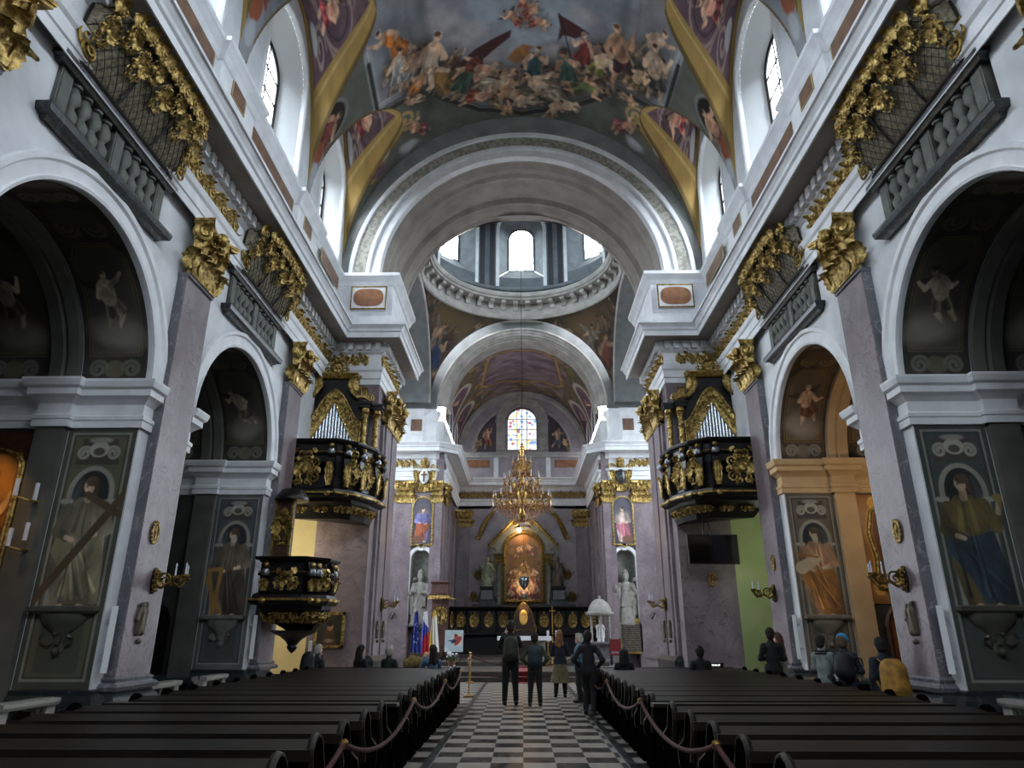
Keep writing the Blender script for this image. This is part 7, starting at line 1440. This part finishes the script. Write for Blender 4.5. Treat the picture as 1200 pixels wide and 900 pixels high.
# ---------------------------------------------------------------- people
def person(label, x, y, rz, H=1.72, pose='stand', coat='1b1c20', legs='15161a', hair='1c1512', arms='down', skin='b98f78', longhair=False, hood=False, cap=None, skirt=None, shoes='14100e', lean=0.0, z=0, stripes=None):
    t = thing('person', label, 'person', (x, y, z), rz); k = H / 1.75; S = lambda p: tuple(c * k for c in p)
    sit = pose == 'sit'; hz = .5 if sit else .93; dz = hz - .93; ln = lean
    B = lambda x_, y_, z_: (x_, y_ + ln * max(0, z_ - .95), z_ + dz)
    body = []; coatp = []; legp = []; A = lambda L, a, b, ra, rb: L.append((S(a), S(b), ra * k, rb * k))
    # torso, neck, head
    A(body, B(0, 0, .95), B(0, 0, 1.2), .12, .11); A(body, B(0, .0, 1.2), B(0, 0, 1.38), .12, .1); A(body, B(-.15, 0, 1.4), B(.15, 0, 1.4), .055, .055); A(body, B(0, -.01, 1.42), B(0, .01, 1.53), .05, .048)
    A(body, B(0, .02, 1.57), B(0, .0, 1.66), .07, .094); A(body, B(0, .075, 1.6), B(0, .1, 1.585), .016, .018); A(body, B(0, .07, 1.54), B(0, .075, 1.53), .035, .03)
    for q in (-1, 1): A(body, B(q * .088, .0, 1.61), B(q * .092, -.005, 1.585), .018, .014); A(body, B(q * .032, .085, 1.635), B(q * .04, .083, 1.635), .012, .012)
    A(body, B(-.025, .085, 1.555), B(.025, .085, 1.555), .012, .012)
    A(coatp, B(0, 0, .9), B(0, 0, 1.15), .14, .13); A(coatp, B(-.05, 0, .9), B(.05, 0, .9), .135, .135); A(coatp, B(0, 0, 1.15), B(0, 0, 1.36), .14, .115); A(coatp, B(-.14, 0, 1.38), B(.14, 0, 1.38), .07, .07); A(coatp, B(0, -.02, 1.44), B(0, -.02, 1.5), .075, .065)
    if sit: hipk = [((q * .1, 0, hz + .0), (q * .13, .42, .5), (q * .13, .44, .06)) for q in (-1, 1)]
    elif pose == 'walk': hipk = [((-.09, 0, .93), (-.1, .16, .5), (-.1, .06, .06)), ((.09, 0, .93), (.1, .02, .48), (.1, -.24, .1))]
    else: hipk = [((q * .09, 0, .93), (q * .11, .015, .5), (q * .13, -.01 + .02 * q, .06)) for q in (-1, 1)]
    for (h, kn, f) in hipk:
        A(body, h, kn, .085, .055); A(body, kn, f, .055, .038); A(body, (f[0], f[1] - .03, .04), (f[0] * 1.08, f[1] + .15, .035), .04, .032)
        A(legp, h, kn, .105, .075); A(legp, kn, (f[0], f[1], .1), .075, .06)
    A(legp, (-.06, 0, hz + .03), (.06, 0, hz + .03), .12, .12)
    hands = []
    for q in (-1, 1):
        sh = B(q * .175, 0, 1.39)
        if arms == 'down': el = B(q * .225, -.02, 1.12); wr = B(q * .225, .06, .88)
        elif arms == 'photo': el = B(q * .24, .16, 1.24); wr = B(q * .09, .33, 1.5)
        elif arms == 'fold': el = B(q * .25, .04, 1.13); wr = B(q * .05, .24, 1.12)
        elif arms == 'one': el, wr = (B(.25, .12, 1.18), B(.14, .34, 1.36)) if q > 0 else (B(-.25, -.02, 1.12), B(-.25, .06, .88))
        elif arms == 'hips': el = B(q * .34, -.08, 1.14); wr = B(q * .2, .06, .98)
        sh_, el_, wr_ = Vector(sh), Vector(el), Vector(wr)
        A(body, sh, el, .05, .04); A(body, el, wr, .04, .027); A(coatp, sh, el, .062, .053); A(coatp, el, tuple(el_.lerp(wr_, .9)), .053, .043)
        d = (wr_ - el_).normalized(); side = d.cross(Vector((0, 0, 1)) if abs(d.z) < .8 else Vector((0, 1, 0))).normalized(); nrm = d.cross(side)
        pm = wr_ + d * .09; A(body, tuple(wr_), tuple(pm), .028, .034)
        for i in range(4):
            o = side * ((i - 1.5) * .019); L = (.07, .08, .075, .058)[i]; a0 = pm + o; a1 = a0 + d * L * .55 + nrm * .008; a2 = a1 + d * L * .4 + nrm * .025
            A(body, tuple(a0), tuple(a1), .0105, .0098); A(body, tuple(a1), tuple(a2), .0098, .0085)
        th = wr_ + d * .03 + side * (-.025 * q); t1 = th + d * .035 - side * (.025 * q); A(body, tuple(th), tuple(t1), .013, .011); A(body, tuple(t1), tuple(t1 + d * .03 + nrm * .01), .011, .009)
        hands.append(pm)
    mk = lambda c, r=.85: mat('cloth_' + c, c, r, col2=''.join('%02x' % int(int(c[i:i + 2], 16) * .75) for i in (0, 2, 4)), scale=9, bump=.15, bscale=14) if 'cloth_' + c not in M else 'cloth_' + c
    if 'skin_' + skin not in M: mat('skin_' + skin, skin, .55)
    sdf_obj('body', body, .0125, 'skin_' + skin, t, .018 * k); sdf_obj('coat', coatp, .022, mk(coat), t, .05 * k); sdf_obj('trousers', legp, .022, mk(legs), t, .035 * k)
    if skirt: b = MB(); b.lathe([(.15, .98), (.19, .85), (.24, .6), (.29, .38), (.27, .38)], (0, 0, 0), 18, sy=.8); b.v = [S(v) for v in b.v]; b.obj('skirt', mk(skirt), t, 60)
    for (h, kn, f) in hipk: sdf_obj('shoe', [(S((f[0], f[1] - .04, .045)), S((f[0] * 1.08, f[1] + .16, .04)), .052 * k, .04 * k)], .015, mk(shoes, .5), t, .02)
    hp = [(B(0, -.03, 1.66), B(0, -.045, 1.61), .104, .09), (B(0, .01, 1.71), B(0, -.02, 1.7), .085, .085)]
    if longhair: hp += [(B(-.05, -.06, 1.58), B(-.09, -.07, 1.38), .06, .04), (B(.05, -.06, 1.58), B(.09, -.07, 1.38), .06, .04), (B(0, -.08, 1.6), B(0, -.1, 1.36), .07, .06)]
    hp = [(S(a), S(b), ra * k, rb * k) for a, b, ra, rb in hp]
    if hood: sdf_obj('hood', [(S(B(0, -.03, 1.66)), S(B(0, -.04, 1.55)), .12 * k, .12 * k), (S(B(0, -.02, 1.5)), S(B(0, -.02, 1.45)), .12 * k, .14 * k)], .02, mk(coat), t, .03)
    else: sdf_obj('hair', hp, .014, mk(hair), t, .02)
    if cap:
        c = sdf_obj('cap', [(S(B(0, -.01, 1.7)), S(B(0, -.02, 1.675)), .1 * k, .105 * k), (S(B(-.04, .08, 1.685)), S(B(.04, .17, 1.665)), .035 * k, .02 * k), (S(B(.04, .08, 1.685)), S(B(-.03, .17, 1.665)), .035 * k, .02 * k)], .014, mk(cap), t, .02)
    if stripes:
        b = MB()
        for q in (0, 1): b.lathe([(.15, 0), (.152, .02), (.15, .035)], B(0, -.01, 1.4 + .05 * q), 18, sy=.75)
        b.v = [S(v) for v in b.v]; b.obj('collar_stripe', mk(stripes), t, 60)
    return t, [t.matrix_basis @ Vector(h) for h in hands] if False else None
def backpack(label, x, y, z, rz, col, col2, w=.32, h=.46):
    t = thing('backpack', label, 'backpack', (x, y, z), rz)
    mk = lambda c: mat('pack_' + c, c, .7, col2=''.join('%02x' % int(int(c[i:i + 2], 16) * .7) for i in (0, 2, 4)), scale=8, bump=.2, bscale=18) if 'pack_' + c not in M else 'pack_' + c
    sdf_obj('bag', [((q * w * .2, -.02, -h * .28), (q * w * .17, -.01, h * .22), .13, .12) for q in (-1, -.3, .3, 1)] + [((-w * .1, -.0, h * .3), (w * .1, 0, h * .3), .12, .12), ((0, -.05, h * .1), (0, -.06, -h * .2), .13, .14)], .016, mk(col), t, .05)
    sdf_obj('front_pocket', [((-w * .16, -.13, -h * .25), (w * .16, -.13, -h * .25), .06, .06), ((-w * .14, -.13, -h * .1), (w * .14, -.13, -h * .1), .055, .055)], .015, mk(col2), t, .04)
    for q in (-1, 1): MB().tube([(q * .11, .06, h * .38), (q * .14, .14, h * .48), (q * .16, .27, h * .36), (q * .17, .28, .0), (q * .15, .1, -h * .36)], .018, 6, flat=.5).obj('strap', mk(col2), t, 60)
def hgt(y, z): return z
# visitors in the aisle, seen from behind
person('tall person in black with an olive backpack standing in the aisle, holding up a phone', -.33, 18.3, .1, 1.9, coat='17181b', legs='121317', hair='2a211b', arms='photo'); backpack('olive grey backpack worn by the tall person in black', -.31, 18.08, 1.28, .1, '33352a', '2a2c24', .3, .55)
person('person in a green jacket with a teal backpack standing in the middle of the aisle', .27, 18.0, -.05, 1.62, coat='3f4a3c', legs='1d2020', hair='1c1613', arms='hips'); backpack('teal backpack worn by the person in the green jacket', .265, 17.8, 1.1, -.05, '16333f', '122a34', .26, .42)
person('blond person in navy top and long khaki skirt standing in the aisle', 1.0, 20.4, -.2, 1.68, coat='1a2230', legs='1b1c1c', hair='8a5f3a', arms='fold', skirt='6b6a4a', longhair=True)
person('white haired person in a light blue jacket turned to the right in the aisle', 1.42, 18.9, 1.2, 1.6, coat='5f8ea3', legs='20201f', hair='c9c6c0', arms='fold')
backpack('dusty pink bag on the shoulder of the white haired person', 1.6, 18.8, 1.15, 1.2, '7d5a58', '5d4342', .2, .34)
person('person in a dark plum jacket leaning at the front of the right pews', 1.42, 16.3, -.2, 1.66, coat='1b161b', legs='121214', hair='161210', arms='hips', pose='walk')
# left pews
person('elderly bald man in a dark coat seated at the far left of the front pew', -5.0, 17.88, -.6, 1.72, pose='sit', coat='1f2524', legs='191a1c', hair='9a938a', arms='fold', z=.05); backpack('black backpack worn by the bald man in the front left pew', -5.14, 17.62, .98, -.6, '101114', '17181b', .26, .4)
person('woman with long black hair in a black coat seated in the front left pew', -3.95, 17.88, -.7, 1.7, pose='sit', coat='101013', legs='121214', hair='0e0b0a', arms='fold', longhair=True, z=.05)
person('white haired person in a dark green jacket seated in the front left pew', -3.25, 17.88, -.5, 1.7, pose='sit', coat='1e2a24', legs='1b1c1e', hair='a5a09a', arms='fold', z=.05)
person('woman in a blue denim jacket raising her hands, front left pew', -2.2, 17.88, .5, 1.7, pose='sit', coat='50708c', legs='22262c', hair='241813', arms='photo', longhair=True, z=.05)
t = thing('cloth_bag', 'rumpled tan cloth bag lying on the pew front ledge beside the woman in denim', 'bag', (-2.75, PEWY[-1] + .72, .84)); sdf_obj('bag', [((-.16, 0, .1), (.16, 0, .1), .1, .12), ((-.05, 0, .18), (.1, 0, .16), .1, .09), ((-.18, 0, .06), (.2, 0, .06), .06, .06)], .015, mat('tan_canvas', '94804e', .9, col2='786538', scale=10, bump=.6, bscale=16), t, .04); MB().tube([(-.1, -.05, .24), (-.04, -.09, .33), (.06, -.09, .32), (.12, -.05, .22)], .012, 5).obj('handle', 'tan_canvas', t, 60)
# right pews
person('hooded person in a black coat seated alone by the aisle in the right pews', 2.3, 17.05, 0, 1.62, pose='sit', coat='0e0f12', legs='101113', hood=True, arms='fold', z=.05)
person('dark haired person in black seated at the front of the right pews before the pier', 4.05, 17.05, -.1, 1.7, pose='sit', coat='111113', legs='121214', hair='120e0c', arms='fold', z=.05)
# right side aisle
person('dark haired man in a black suit standing at the right pew ends', 5.42, 16.2, -.2, 1.72, coat='0f0f12', legs='0f0f12', hair='17110e', arms='fold')
person('woman with brown hair in a light jacket standing behind the man in the black suit', 5.75, 16.7, .7, 1.62, coat='a5a39d', legs='3a3a3c', hair='4a3226', arms='down', longhair=True)
person('person in a pale grey hooded jacket with striped collar in the right side aisle', 5.52, 13.75, -.9, 1.58, coat='7d8a88', legs='2a2e34', hair='1a1512', arms='fold', stripes='1d2226')
person('person in a bright blue cap and navy jacket in the right side aisle', 5.5, 12.75, -.9, 1.6, coat='1a2836', legs='20242c', hair='5a4634', arms='fold', cap='2f86b5'); backpack('small black backpack worn by the person in the blue cap', 5.4, 12.58, 1.12, -.9, '12161c', '1f2a34', .16, .3)
person('person with a big mustard backpack and navy jacket in the right side aisle', 5.62, 11.7, -.1, 1.55, coat='18202e', legs='1b1d22', hair='12100f', arms='down'); backpack('big mustard yellow backpack worn by the person in the navy jacket', 5.62, 11.43, .98, -.1, 'a5782a', '946a24', .42, .58)
